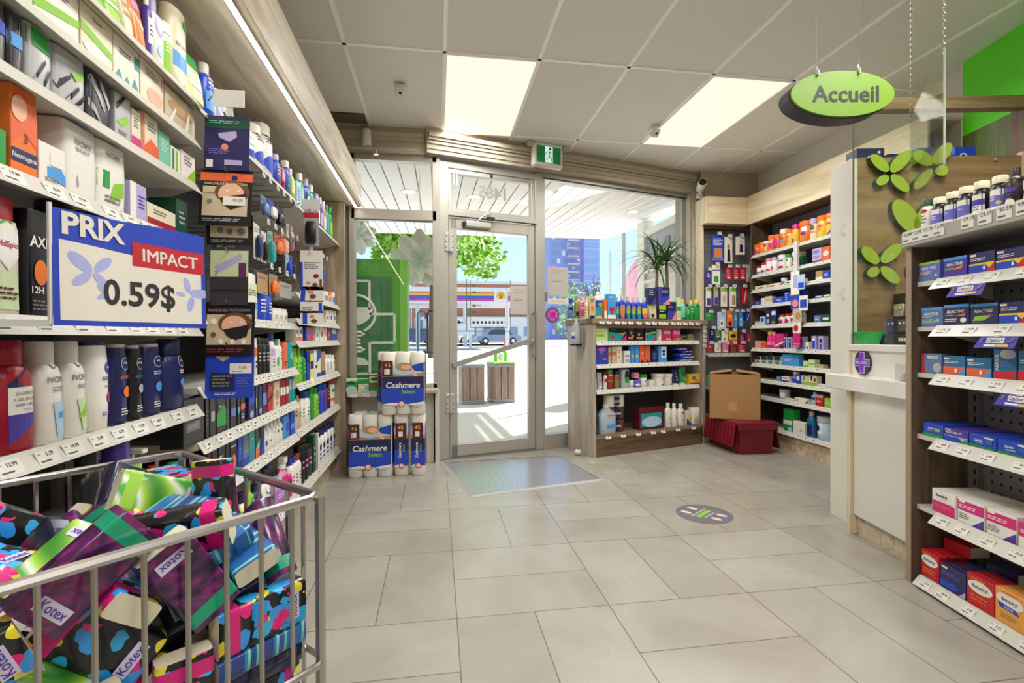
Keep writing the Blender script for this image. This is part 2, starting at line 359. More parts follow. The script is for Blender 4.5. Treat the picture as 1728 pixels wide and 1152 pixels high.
for k in range(3): sbox(b, 1.1, 1.29, -.009, -.008, 1.42 + .012 * k, 1.424 + .012 * k, mat('c8b84a'))
tag(b.build('paper_strip'), 'narrow pale strip stuck below the window notice', 'notice')
def disc(b, c, rx, rz, mt, d0, d1, n=32): return b.extrude([(c[0] + rx * math.cos(2 * math.pi * k / n), c[1] + rz * math.sin(2 * math.pi * k / n)) for k in range(n)], d0, d1, mt)
b = MB(); b.M = Matrix.Translation((.027, 4.424, 0)) @ Matrix.Rotation(ST, 4, 'Z')
disc(b, (1.13, 1.30), .078, .078, mat('6a5560', .5), -.008, -.006); pk = mat('d84ac0', .5)
b.box((1.10, -.010, 1.245), (1.16, -.008, 1.355), pk); b.box((1.075, -.010, 1.27), (1.185, -.008, 1.33), pk); b.M = None
tag(b.build('cross_sticker'), 'round sticker with a pink cross on the window by the door', 'sticker')
b = MB(); sbox(b, 1.04, 1.065, -.03, -.006, 1.43, 1.52, mat('7a8078', .5), .004); tag(b.build('window_sensor'), 'small grey sensor box on the window edge beside the door post', 'sensor')

# ------------------------------------------------------------------ outdoors
CONC = mat('d9d5cd', .8, name='pale_concrete')
def ground_z(y): return 0 if y < 10 else (y - 10) * .0135
b = MB(); b.add([(-7, 4.46, -.01), (12, 4.46, -.01), (12, 10, -.01), (-7, 10, -.01)], [(0, 1, 2, 3)], CONC)
b.add([(-7, 10, -.01), (12, 10, -.01), (40, 26, ground_z(26)), (-30, 26, ground_z(26))], [(0, 1, 2, 3)], mat('cfccc6', .8, name='kerbside_paving'))
struct(b.build('pavement'))
b = MB(); b.add([(-60, 26, ground_z(26) - .03), (70, 26, ground_z(26) - .03), (150, 170, ground_z(60)), (-120, 170, ground_z(60))], [(0, 1, 2, 3)], mat('b2b0b0', .85, name='asphalt'))
struct(b.build('road'))
b = MB(); SL = mat('e2dfd8', .5, name='soffit_slat'); SG = mat('8c8a84', .7, name='soffit_groove')
zc = lambda y: 2.72 + .073 * (y - 4.5)
x = -4.2
while x < 3.4:
    ya = max(4.51, 4.53 + .276 * x)
    b.add([(x, ya, zc(ya)), (x + .148, ya, zc(ya)), (x + .148, 9.6, zc(9.6)), (x, 9.6, zc(9.6))], [(3, 2, 1, 0)], SL)
    b.add([(x + .148, ya, zc(ya) + .012), (x + .16, ya, zc(ya) + .012), (x + .16, 9.6, zc(9.6) + .012), (x + .148, 9.6, zc(9.6) + .012)], [(3, 2, 1, 0)], SG)
    x += .16
b.box((-4.3, 9.58, zc(9.6) - .01), (3.45, 9.66, 3.6), SL); b.box((-4.3, 5.5, 3.35), (3.45, 9.66, 3.45), SL)
struct(b.build('ceiling_canopy'))
DL = emissive('downlight_lens', 'ffe9c4', 1.2)
for k, (x, y) in enumerate(((-.32, 5.99), (.46, 6.14), (1.56, 6.41), (2.78, 6.73))):
    b = MB(); b.M = Matrix.Translation((x, y, zc(y) - .004)); b.lathe([(.10, .004), (.10, -.006), (.075, -.008)], SL, 24); r = b.build('canopy_downlight')
    c = MB(); c.M = b.M; c.lathe([(.075, -.0085), (.02, -.0095)], DL, 20); c.build('lamp_lens', r)
    tag(r, ['warm round downlight seen through the small pane over the green panel', 'warm round downlight seen behind the 1485 transom', 'warm round downlight just outside the big window next to the door', 'warm round downlight over the far corner of the big window'][k], 'downlight', 'downlights under the outdoor canopy')
b = MB(); b.box((3.50, 8.95, -.01), (3.55, 9.0, 3.09), mat('a9a9a6', .5, .3, 'post_metal')); tag(b.build('canopy_post'), 'slim grey post holding up the outer corner of the canopy', 'post')
b = MB(); wl = mat('dcd9d2', .6, name='white_render')    # neighbouring wing
b.box((3.15, 7.2, 0), (3.3, 7.45, 2.88), wl); b.box((3.16, 5.5, 0), (3.24, 7.2, .6), wl); b.box((3.16, 5.5, 2.62), (3.24, 7.2, 2.72), wl); b.box((3.16, 5.5, 2.18), (3.22, 7.2, 2.30), wl); b.box((3.20, 5.5, 2.30), (3.22, 7.2, 2.62), mat('8e929a', .2)); b.box((3.20, 5.5, .6), (3.22, 7.2, 2.18), mat('d8d2c6', .35))
for q in (2.05, 1.9): b.box((3.10, 5.5, q), (3.2, 7.2, q + .03), wl)
for k in range(4): b.box((3.19, 5.6 + .28 * k, 2.36), (3.205, 5.75 + .28 * k, 2.5), mat('6a6e78', .4))
tag(b.build('shop_wing'), 'white rendered wing of the neighbouring shop beyond the big window', 'building')
b = MB(); pts = []
m_, t_, b_, N_, L_ = nodes('banner_print'); c_ = N_('TexCoord'); s_ = N_('SeparateXYZ'); r_ = N_('ValToRGB'); L_(c_.outputs['Object'], s_.inputs[0]); mm = N_('Math', operation='MULTIPLY_ADD'); mm.inputs[1].default_value = 1.3; mm.inputs[2].default_value = -4.3; L_(s_.outputs['X'], mm.inputs[0]); L_(mm.outputs[0], r_.inputs[0]); L_(r_.outputs[0], b_.inputs['Base Color'])
for p, c in ((0, 'f4e2a0'), (.45, 'f2b8b0'), (1, 'e88ad0')):
    e = r_.color_ramp.elements[0] if p == 0 else r_.color_ramp.elements[1] if p == 1 else r_.color_ramp.elements.new(p)
    e.position = p; e.color = (*lin(c), 1)
b.extrude([(3.5, 1.1), (4.3, 1.1), (4.3, 2.9), (4.05, 2.8), (3.75, 2.45), (3.55, 2.0)], 9.2, 9.24, m_); b.box((3.85, 9.24, -.01), (3.95, 9.3, 1.4), ZINC)
tag(b.build('curved_banner'), 'curved yellow and pink banner standing past the canopy post', 'banner')

GP = mat('4fa02c', .35, name='green_panel'); GW = mat('dfe6dc', .4, name='panel_white'); GD = mat('3f7a48', .3, name='tinted_green')
gp = thing('green_display_panel', 'green panel with white cross and mortar emblem outside the small window', 'sign', (-.80, 4.62, 0))
MB().box((-.12, 0, .3), (.46, .05, 1.80), GP, .004).build('panel', gp); 
b = MB(); b.box((-.12, -.004, .5), (.40, 0, 1.64), GD); b.build('tinted_area', gp)
MB().box((.46, .0, .3), (.53, .35, 1.80), mat('7ac04a', .4, name='sunlit_green_side'), .004).build('side_panel', gp)  # side face coloured a lighter green to look sunlit
b = MB()
for x in (-.05, .42): b.tube([(x, .02, -.01), (x, .02, .31)], .014, ZINC)
b.tube([(.5, .3, -.01), (.5, .3, .31)], .014, ZINC); b.build('panel_feet', gp)
b = MB(); yy = -.008
def gl(p, q, w=.022): b.box((p[0] - (w / 2 if p[0] == q[0] else 0), yy, p[1] - (w / 2 if p[1] == q[1] else 0)), (q[0] + (w / 2 if p[0] == q[0] else 0), yy + .004, q[1] + (w / 2 if p[1] == q[1] else 0)), GW)
cx = -.055                                               # stepped cross outline
for p, q in (((cx + .03, 1.60), (cx + .25, 1.60)), ((cx + .03, 1.60), (cx + .03, 1.36)), ((cx + .25, 1.60), (cx + .25, 1.34)), ((cx + .25, 1.30), (cx + .47, 1.30)), ((cx + .47, 1.30), (cx + .47, 1.04)), ((cx + .25, 1.04), (cx + .47, 1.04)), ((cx + .25, 1.04), (cx + .25, .76)), ((cx + .04, .76), (cx + .25, .76)), ((cx + .04, .76), (cx + .04, 1.04)), ((cx - .06, 1.04), (cx + .04, 1.04))): gl(p, q)
b.extrude([(cx + .13 + .15 * math.cos(t), 1.36 + .16 * math.sin(t)) for t in [math.pi + math.pi * k / 16 for k in range(17)]], yy, yy + .004, GW)
b.M = Matrix.Rotation(0, 4, 'Z')
b.tube([(cx + .13 + .17 * math.cos(t), yy, 1.30 + .17 * math.sin(t)) for t in [R(150) - R(215) * k / 18 for k in range(19)]], .013, GW, 6)
for k, z in enumerate((1.10, 1.03, .96)): b.tube([(cx + .10, yy, z + .035), (cx + .17, yy, z + .035), (cx + .20, yy, z + .0175), (cx + .17, yy, z), (cx + .10, yy, z)] if k % 2 == 0 else [(cx + .17, yy, z + .035), (cx + .10, yy, z + .035), (cx + .07, yy, z + .0175), (cx + .10, yy, z), (cx + .17, yy, z)], .014, GW, 6)
b.extrude([(cx + .15 + .09 * math.cos(t), .84 + .07 * math.sin(t)) for t in [math.pi * k / 12 for k in range(13)]], yy, yy + .004, GW)
b.text('in_Mai', .14, .60, .12, mat('a8c8a0', .4), fn=lambda X, Z: (.28 - X, yy, Z)); b.build('emblem', gp)
def flower(name, c, r, label, seed):
    random.seed(seed); t = thing(name, label, 'paper flower', c); PF = mat('f6f4ee', .8, name='crepe_paper', Subsurface_Weight=.35)
    b = MB()
    for ring, (n, rr, tilt) in enumerate(((9, 1.0, .25), (8, .8, .6), (6, .55, .95))):
        for k in range(n):
            b.M = Matrix.Rotation(R(25), 4, 'X') @ Matrix.Rotation(2 * math.pi * k / n + ring * .4, 4, 'Y') @ Matrix.Rotation(-tilt + random.uniform(-.12, .12), 4, 'X')
            w = r * rr; pts = []
            for i in range(6):
                for j in range(5): 
                    u = (j - 2) / 2; v = i / 5; wd = .32 * w * math.sin(math.pi * (.12 + .8 * v))
                    pts.append((u * wd, -.10 * w * (u * u) - .16 * w * v * v, v * w))
            b.add(pts, [(i * 5 + j, i * 5 + j + 1, i * 5 + j + 6, i * 5 + j + 5) for i in range(5) for j in range(4)], PF, True)
    b.M = None; b.build('petals', t)
    MB().tube([(0, 0, r * .2), (0, .02, zc(c[1]) - c[2])], .003, PF, 5).build('hanging_thread', t)
flower('paper_flower', (-.83, 5.2, 2.14), .22, 'white paper flower hanging above the green panel', 3)
flower('paper_flower', (-.17, 5.2, 1.90), .30, 'larger white paper flower hanging beside the door frame', 5)
def cane(x, y, z, col, label):
    pts = [(x, y, z), (x, y, z + .38)] + [(x + .04 - .04 * math.cos(t), y, z + .38 + .045 * math.sin(t)) for t in [math.pi * k / 8 for k in range(1, 9)]] + [(x + .08, y, z + .34)]
    tag(MB().tube(pts, .010, mat(col, .35)).build('walking_cane'), label, 'walking cane')
st = thing('cane_stand', 'black stand holding walking canes outside the small window', 'stand', (-.13, 5.25, 0))
b = MB(); b.lathe([(.10, .0), (.10, .02), (.015, .03)], RUBBER, 16); b.tube([(0, 0, .02), (0, 0, .95)], .015, RUBBER); b.build('pole', st)
MB().tube([(.09 * math.cos(t), .09 * math.sin(t), .93) for t in [2 * math.pi * k / 16 for k in range(16)]], .01, RUBBER, 6, closed=True).build('ring', st); MB().box((-.085, -.012, .925), (.085, .012, .94), RUBBER).build('cross_arm', st)
cane(-.20, 5.25, .94, '4a8ac0', 'blue curved handle cane in the stand outside'); cane(-.10, 5.25, .94, 'black', 'black curved handle cane in the stand outside')

BW = wood('bin_slats', '9a8478', '75625a', 2, .6, 1.2)
def bin_(x, y, rz, label):
    t = thing('street_bin', label, 'bin', (x, y, -.01), rz, 'slatted bins on the pavement')
    b = MB()
    for f in range(4):
        b.M = Matrix.Rotation(f * math.pi / 2, 4, 'Z')
        for k in (-1, 0, 1): b.box((k * .118 - .052, -.185, .07), (k * .118 + .052, -.165, .60), BW, .003)
    b.M = None; b.box((-.165, -.165, .05), (.165, .165, .59), mat('2e2a28', .8)); b.build('slatted_body', t)
    b = MB(); b.box((-.195, -.195, .60), (.195, .195, .66), mat('8c8f94', .5), .015); b.build('rim', t)
    b = MB(); b.box((-.19, -.19, .0), (.19, .19, .07), mat('8c8f94', .5), .01); b.build('base', t); return t
bin_(.56, 8.25, R(8), 'slatted brown bin with plain grey rim on the pavement')
t = bin_(1.07, 8.35, R(14), 'slatted brown bin with a lime green lid on the pavement')
b = MB(); b.box((-.19, -.19, .66), (.19, .19, .69), mat('b8e66a', .5), .008); lid = b.build('lid', t)
b = MB(); b.tube([(-.09, 0, .69)] + [(.09 * -math.cos(a), 0, .80 + .09 * math.sin(a)) for a in [math.pi * k / 8 for k in range(9)]] + [(.09, 0, .69)], .03, mat('7ad23a', .4), 8); b.ellipsoid((0, 0, .76), (.05, .035, .06), GW); b.build('lid_arch', lid)
PB = mat('3c3e44', .5, .4)
t = thing('bicycle_reflection', 'thin dark hoops modelled after a faint bicycle reflection beside the bins', 'reflection', (.22, 9.2, 0))  # post and hoops model a faint bicycle-shaped reflection as solid parts
b = MB(); b.tube([(-.02, 0, -.01), (-.03, 0, .62), (-.05, 0, .75)], .016, PB, 6); b.build('post', t); 
for q in (-.35, .2): MB().tube([(q + .22 * math.cos(a), .02, .22 + .22 * math.sin(a)) for a in [2 * math.pi * k / 20 for k in range(20)]], .006, PB, 5, closed=True).build('hoop', t)

BR = mat('c07a5c', .8, name='red_brick'); WHT = mat('e6e4e2', .6, name='white_cladding'); GLA = mat('8a9ab4', .2, name='far_glass')
def building(name, label, x0, x1, y, z1, wall, rows, cols, roof=None, dep=8, win=GLA, wh=.55, ww=.55):
    z0 = ground_z(min(y, 60)) - .05; t = thing(name, label, 'building', ((x0 + x1) / 2, y, z0)); w = (x1 - x0) / 2; h = z1 - z0
    MB().box((-w, 0, 0), (w, dep, h), wall).build('wall', t)
    b = MB(); b.box((-w - .15, -.15, h), (w + .15, dep, h + .35), roof or WHT); b.build('roof_edge', t)
    if rows:
        f = MB()
        dz = h / (rows + .3); dx = 2 * w / cols
        for r in range(rows):
            for c in range(cols):
                cx, cz = -w + dx * (c + .5), dz * (r + .65)
                f.box((cx - dx * ww / 2 - .08, -.06, cz - dz * wh / 2 - .08), (cx + dx * ww / 2 + .08, .0, cz + dz * wh / 2 + .08), WHT); f.box((cx - dx * ww / 2, -.09, cz - dz * wh / 2), (cx + dx * ww / 2, -.05, cz + dz * wh / 2), win)
        f = f.build('window', t)
    return t
building('brick_building', 'long low brick building behind the petrol station canopy', -2.8, 12, 56, 7.2, BR, 2, 9)
building('storefront_building', 'white shopfronts across the street under the brick building', -1.5, 10.5, 53, 3.0, WHT, 1, 8, dep=2.8)
building('plain_house', 'pale house far across the street behind the paper flowers', -12, -3.2, 62, 6.0, WHT, 2, 4)
LV = mat('9a9cd8', .6, name='tower_cladding'); LV2 = mat('c9b4d4', .6, name='tower_pink')
t = thing('apartment_tower', 'tall lilac apartment tower beyond the big window', 'building', (39.5, 140, 0))
MB().box((-7.2, 0, 0), (7.2, 14, 46), LV).build('wall', t)
b = MB(); b.box((2.8, -1.2, 0), (7.6, 0, 46), mat('b4b0e0', .5)); b.build('corner_bay', t)
b = MB(); 
for r in range(19):
    for c in range(6): b.box((-6.4 + 1.5 * c, -.1, 2 + 2.3 * r), (-5.5 + 1.5 * c, .05, 3.4 + 2.3 * r), GLA if (r * 5 + c * 3) % 4 else WHT)
    b.box((3.1, -1.3, 1.8 + 2.3 * r), (7.3, -1.15, 3.3 + 2.3 * r), mat('8ab0d8', .2))
b.build('window', t)
for r in range(19):
    b = MB(); b.box((-2.0, -1.6, 1.6 + 2.3 * r), (1.4, 0, 1.8 + 2.3 * r), WHT); b.box((-2.0, -1.6, 1.8 + 2.3 * r), (1.4, -1.5, 2.5 + 2.3 * r), mat('7a86b4', .3)); b.build('balcony', t)
t = thing('petrol_canopy', 'petrol station canopy with a rainbow stripe and yellow shell emblem', 'canopy', (0, 38, ground_z(38)))
b = MB(); b.box((-3, 0, 3.35), (6.3, 6, 4.6), WHT); b.build('fascia', t)
b = MB()
for k, c in enumerate(('e23a8a', '8a3ab8', '3a5ac8', 'e8c03a', 'f0803a')): b.box((-3, -.03, 3.55 + .14 * k), (6.3, 0, 3.69 + .14 * k), mat(c, .5))
b.build('rainbow_stripe', t)
b = MB(); b.box((4.35, -.1, 3.50), (5.45, -.03, 4.5), WHT); 
b.extrude([(4.9 + .36 * math.cos(a), 3.86 + .42 * math.sin(a)) for a in [math.pi * k / 12 - .25 for k in range(14)]] + [(4.72, 3.68)], -.15, -.1, mat('f0c030')); 
for k in range(5): b.bar((4.9, -.16, 3.72), (4.9 + .3 * math.cos(R(35 + 27 * k)), -.16, 3.86 + .36 * math.sin(R(35 + 27 * k))), .02, .04, mat('d04028'), up=(0, 1, 0))
b.build('emblem', t)
for x in (-1.5, 2.2, 5.6): MB().box((x - .15, 1.2, 0), (x + .15, 1.5, 3.35), WHT).build('column', t)
b = MB(); b.box((-.9, -1, .9), (1.9, -.6, 1.75), WHT, .05); b.box((-.7, -.9, -.2), (-.5, -.7, .9), WHT); b.box((1.5, -.9, -.2), (1.7, -.7, .9), WHT); b.box((-.9, -1.02, 1.2), (1.9, -1, 1.25), INK); tag(b.build('forecourt_sign'), 'white low sign board in front of the petrol canopy', 'sign').location = (.8, 37, ground_z(37))
b = MB(); b.box((1.6, 0, 1.7), (6.8, .1, 2.35), WHT); b.tube([(1.9, .05, 0), (1.9, .05, 1.7)], .05, ZINC); b.tube([(6.5, .05, 0), (6.5, .05, 1.7)], .05, ZINC)
for k in range(9): b.box((3.2 + .37 * k, -.01, 1.92), (3.4 + .37 * k, 0, 2.15), INK)
b.box((1.85, -.01, 1.85), (2.05, 0, 2.2), INK); b.box((2.45, -.01, 1.85), (2.65, 0, 2.2), INK); b.box((2.0, -.01, 1.98), (2.5, 0, 2.08), INK)
tag(b.build('shop_sign'), 'long white shop sign with dark lettering across the street', 'sign').location = (0, 45, ground_z(45))
def car(name, label, loc, rz, col, L, H):
    t = thing(name, label, 'car', loc, rz); b = MB(); w = .85
    prof = [(-L / 2, .35), (-L / 2, .75 * H * .7), (-L * .36, H * .58), (-L * .22, H), (L * .20, H), (L * .34, H * .6), (L / 2, H * .52), (L / 2, .35)]
    b.extrude(prof, -w, w, mat(col, .3, .2)); b.build('body', t)
    b = MB(); b.extrude([(-L * .31, H * .62), (-L * .2, H * .93), (L * .17, H * .93), (L * .27, H * .62)], -w - .01, w + .01, mat('3a4250', .15)); b.build('side_glass', t)
    b = MB(); b.add([(-L * .36 - .02, -w * .8, H * .6), (-L * .36 - .02, w * .8, H * .6), (-L * .24, w * .75, H * .95), (-L * .24, -w * .75, H * .95)], [(3, 2, 1, 0)], mat('3a4250', .15)); b.build('rear_glass', t)
    for x in (-L * .31, L * .31):
        for y in (-w, w): 
            b = MB(); b.M = Matrix.Translation((x, y, .32)) @ Matrix.Rotation(R(90), 4, 'X'); b.lathe([(.32, -.1), (.32, .1)], RUBBER, 18); b.lathe([(.18, -.105), (.18, .105)], ZINC, 12); b.build('wheel', t)
    return t
car('sport_utility_car', 'pale grey utility car parked across the street at the door glass edge', (2.05, 50, ground_z(50)), R(70), 'c8c8c4', 4.4, 1.75)
car('hatchback_car', 'blue grey hatchback parked across the street behind the bins', (5.6, 46, ground_z(46)), R(185), '8a9ab8', 4.2, 1.45)
car('hatchback_car', 'dark blue car across the street, seen behind the walking canes', (-1.9, 48, ground_z(48)), R(20), '3a4a80', 4.2, 1.5)
car('hatchback_car', 'grey car parked under the trees across the street', (15.6, 44, ground_z(44)), R(170), 'b4b4bc', 4.3, 1.5)
b = MB(); b.tube([(0, 0, 0), (0, 0, 6.3)], .08, ZINC); b.tube([(0, 0, 6.2), (2.2, 0, 6.25)], .06, ZINC); b.box((1.7, -.15, 6.2), (2.5, .15, 6.32), ZINC); tag(b.build('street_lamp'), 'grey street lamp with a sideways arm beyond the big window', 'street lamp').location = (10.88, 30, ground_z(30))
b = MB(); b.lathe([(.3, 0), (.28, .03), (.08, .06), (.03, .8)], mat('e8602a', .5), 12); tag(b.build('traffic_cone'), 'orange cone standing on the forecourt across the street', 'cone').location = (4.9, 36, ground_z(36))
def leaf_mat(name, c1, c2):
    m, t, b, N, L = nodes(name); i = N('ObjectInfo'); g_ = N('NewGeometry'); r = N('ValToRGB'); r.color_ramp.elements[0].color = (*lin(c1), 1); r.color_ramp.elements[1].color = (*lin(c2), 1)
    L(g_.outputs['Random Per Island'], r.inputs[0]); L(r.outputs[0], b.inputs['Base Color']); b.inputs['Roughness'].default_value = .6
    return m
LF = leaf_mat('street_leaves', '6aa020', 'b8dc50')
def tree(label, x, y, r, h, n, seed, clear=2.2):
    random.seed(seed); z = ground_z(y); t = thing('street_tree', label, 'tree', (x, y, z))
    b = MB(); b.tube([(0, 0, -.1), (.1, 0, clear), (0, .1, h * .75)], [.13, .10, .04], mat('5a4636', .8), 8)
    for k in range(7): a = k * 2.4; b.tube([(0, 0, clear + k * .35), (r * .6 * math.cos(a), r * .6 * math.sin(a), clear + k * .45 + r * .5)], [.06, .02], mat('5a4636', .8), 5)
    b.build('trunk', t); b = MB(); vs, fs = [], []
    blobs = [(Vector((random.uniform(-.75, .75) * r, random.uniform(-.75, .75) * r, clear + random.uniform(.1, 1) * (h - clear))), random.uniform(.25, .5) * r) for _ in range(22)]
    for _ in range(n):
        c, q = random.choice(blobs); d = Vector((random.gauss(0, 1), random.gauss(0, 1), random.gauss(0, 1))).normalized() * q * random.uniform(.6, 1.05); p = c + d
        u = Vector((random.gauss(0, 1), random.gauss(0, 1), random.gauss(0, 1))).normalized(); v = u.orthogonal().normalized(); s = random.uniform(.09, .2) * r / 3
        k = len(vs); vs += [p - u * s, p + v * s * .6, p + u * s, p - v * s * .6]; fs.append((k, k + 1, k + 2, k + 3))
    b.add(vs, fs, LF, True); b.build('foliage', t)
tree('big bright green street tree seen through the door glass', -.3, 23, 3.5, 8.0, 9000, 1, 4.2)
tree('leafy tree glimpsed behind the white paper flower', -5.6, 20, 2.3, 6.8, 2600, 2, 2.6)
tree('low green tree under the lilac tower', 13.8, 48, 2.4, 5.6, 1800, 4, .8)
tree('lower green tree near the grey car across the street', 20.6, 64, 2.6, 4.6, 1400, 6, .6)
# ------------------------------------------------------------------ ceiling lamps and fittings
DIFF = emissive('lamp_diffuser', 'fff2d6', .70)
def ceiling_panel(x, y, label, e=PANEL_W):
    t = thing('ceiling_light', label, 'ceiling light', (x, y, CEIL), 0, 'square lit ceiling panels')
    b = MB(); b.box((-.295, -.60, -.010), (.295, .60, .0), DIFF); b.build('diffuser', t)
    b = MB()
    for p, q in (((-.303, -.608), (.303, -.594)), ((-.303, .594), (.303, .608)), ((-.303, -.594), (-.289, .594)), ((.289, -.594), (.303, .594))): b.box((*p, -.013), (*q, .002), TB)
    b.build('frame', t)
    add_light('panel_lamp', 'AREA', (x, y, CEIL - .02), e, (1, .985, .955), shape='RECTANGLE', size=.58, size_y=1.18, spread=R(160))
for x, y, l in ((.361, 3.76, 'lit ceiling panel in front of the door'), (2.191, 3.76, 'lit ceiling panel near the hanging green oval sign'), (.361, 1.32, 'lit ceiling panel over the aisle above the camera'), (2.191, 1.32, 'lit ceiling panel over the pharmacy counter'),
                (.361, -1.12, 'lit ceiling panel behind the camera over the aisle'), (2.191, -1.12, 'lit ceiling panel behind the camera near the counter')): ceiling_panel(x, y, l)
def grid(b, x0, x1, y0, y1, z, n, mt):
    for k in range(n): yy = y0 + (y1 - y0) * (k + .5) / n; b.box((x0, yy - .004, z), (x1, yy + .004, z + .006), mt)
t = thing('air_vent', 'dark slotted air vent in the ceiling above the wooden soffit', 'vent', (-.72, 4.2, CEIL))
MB().box((-.15, -.09, -.004), (.15, .09, 0), mat('3a342e', .8)).build('backing', t); b = MB(); grid(b, -.15, .15, -.09, .09, -.012, 9, mat('7a7064', .5)); b.build('slat', t)
def ceiling_sensor(x, y, label):
    t = thing('ceiling_sensor', label, 'sensor', (x, y, CEIL)); WP = mat('e4e0d8', .5)
    MB().box((-.04, -.04, -.03), (.04, .04, 0), WP, .006).build('base', t); b = MB(); b.M = Matrix.Translation((0, -.02, -.045)) @ Matrix.Rotation(R(-35), 4, 'X'); b.box((-.032, -.045, -.03), (.032, .045, .02), WP, .008); b.lathe([(.012, -.031), (.0, -.036)], INK, 12); b.build('sensor_head', t)
ceiling_sensor(-.25, 3.62, 'white motion sensor alone on the ceiling tile beside the wooden soffit'); ceiling_sensor(1.86, 4.02, 'white motion sensor on the ceiling beside the second lamp')
b = MB(); b.tube([(-1.25, 4.28, 2.675), (-.17, 4.28, 2.675)], .012, CR, 8); 
tag(b.build('sprinkler_pipe'), 'thin painted pipe running over the small window', 'pipe')
b = MB(); b.M = Matrix.Translation((-.50, 4.27, 2.66)); b.lathe([(.012, .0), (.010, -.015), (.004, -.02), (.004, -.035), (.022, -.037), (.022, -.04)], ZINC, 12); tag(b.build('fire_sprinkler'), 'small metal sprinkler head under the pipe by the window', 'sprinkler')
b = MB(); b.M = Matrix.Translation((-.575, 4.27, 2.69)); b.lathe([(.035, 0), (.038, .004), (.038, .13), (.034, .135)], mat('ded8cc', .4), 20); tag(b.build('cylinder_sensor'), 'white cylinder fitting on the wall above the small window', 'spotlight')  # cylindrical wall sensor, gives no light
E1 = thing('exit_sign', 'green running man exit sign with twin lamps over the door', 'exit sign', (*frame_xy(RUN['S'], .985, -.19), 2.665), ST)
b = MB(); WP = mat('e6e2da', .4); b.box((-.155, -.02, .0), (.155, .05, .22), WP, .012); b.box((-.10, .0, .20), (.10, .075, .24), WP, .006); b.build('housing', E1)
b = MB(); b.box((-.125, -.024, .035), (.125, -.02, .185), emissive('exit_green', '0c6a34', .35)); EW = emissive('exit_white', 'cfeee2', .55); b.box((-.04, -.026, .037), (.04, -.024, .183), EW)
gk = mat('0c4a28', .5)
for p, q in (((.0, .145), (.002, .095)), ((.0, .135), (.03, .115)), ((.03, .115), (.04, .125)), ((.0, .135), (-.03, .125)), ((-.03, .125), (-.045, .10)), ((.0, .095), (.025, .075)), ((.025, .075), (.02, .045)), ((.0, .095), (-.012, .065)), ((-.012, .065), (-.04, .06))): b.bar((p[0], -.028, p[1]), (q[0], -.028, q[1]), .002, .013, gk, up=(0, 1, 0))
disc(b, (.012, .162), .012, .012, gk, -.029, -.026, 16); b.build('lit_face', E1)
for s_ in (-.18, .19):
    b = MB(); b.M = Matrix.Translation((s_, 0, .20)) @ Matrix.Rotation(R(90), 4, 'X'); b.lathe([(.02, -.03), (.032, -.02), (.034, .02), (.028, .024)], mat('b8b2a8', .4), 16); b.build('lamp_head', E1)
C1 = thing('security_camera', 'white bullet security camera on the wall above the corner unit', 'camera', (2.83, 5.0, 2.645), R(-20))
b = MB(); b.M = Matrix.Translation((.0, -.10, .05)) @ Matrix.Rotation(R(80), 4, 'X'); b.lathe([(.02, -.09), (.045, -.08), (.048, .06), (.044, .08)], WP, 20); b.build('barrel', C1)
b = MB(); b.M = Matrix.Translation((.0, -.10, .05)) @ Matrix.Rotation(R(80), 4, 'X'); b.lathe([(.038, .081), (.03, .083), (.02, .07)], RUBBER, 16); b.build('lens', C1)
b = MB(); b.tube([(0, -.06, .03), (0, -.03, -.02), (0, .04, -.03)], .014, WP); b.box((-.035, .0, -.06), (.035, .03, .0), WP, .006); b.tube([(0, 0, -.02), (0, .02, .23)], .004, INK, 5); b.build('bracket', C1)

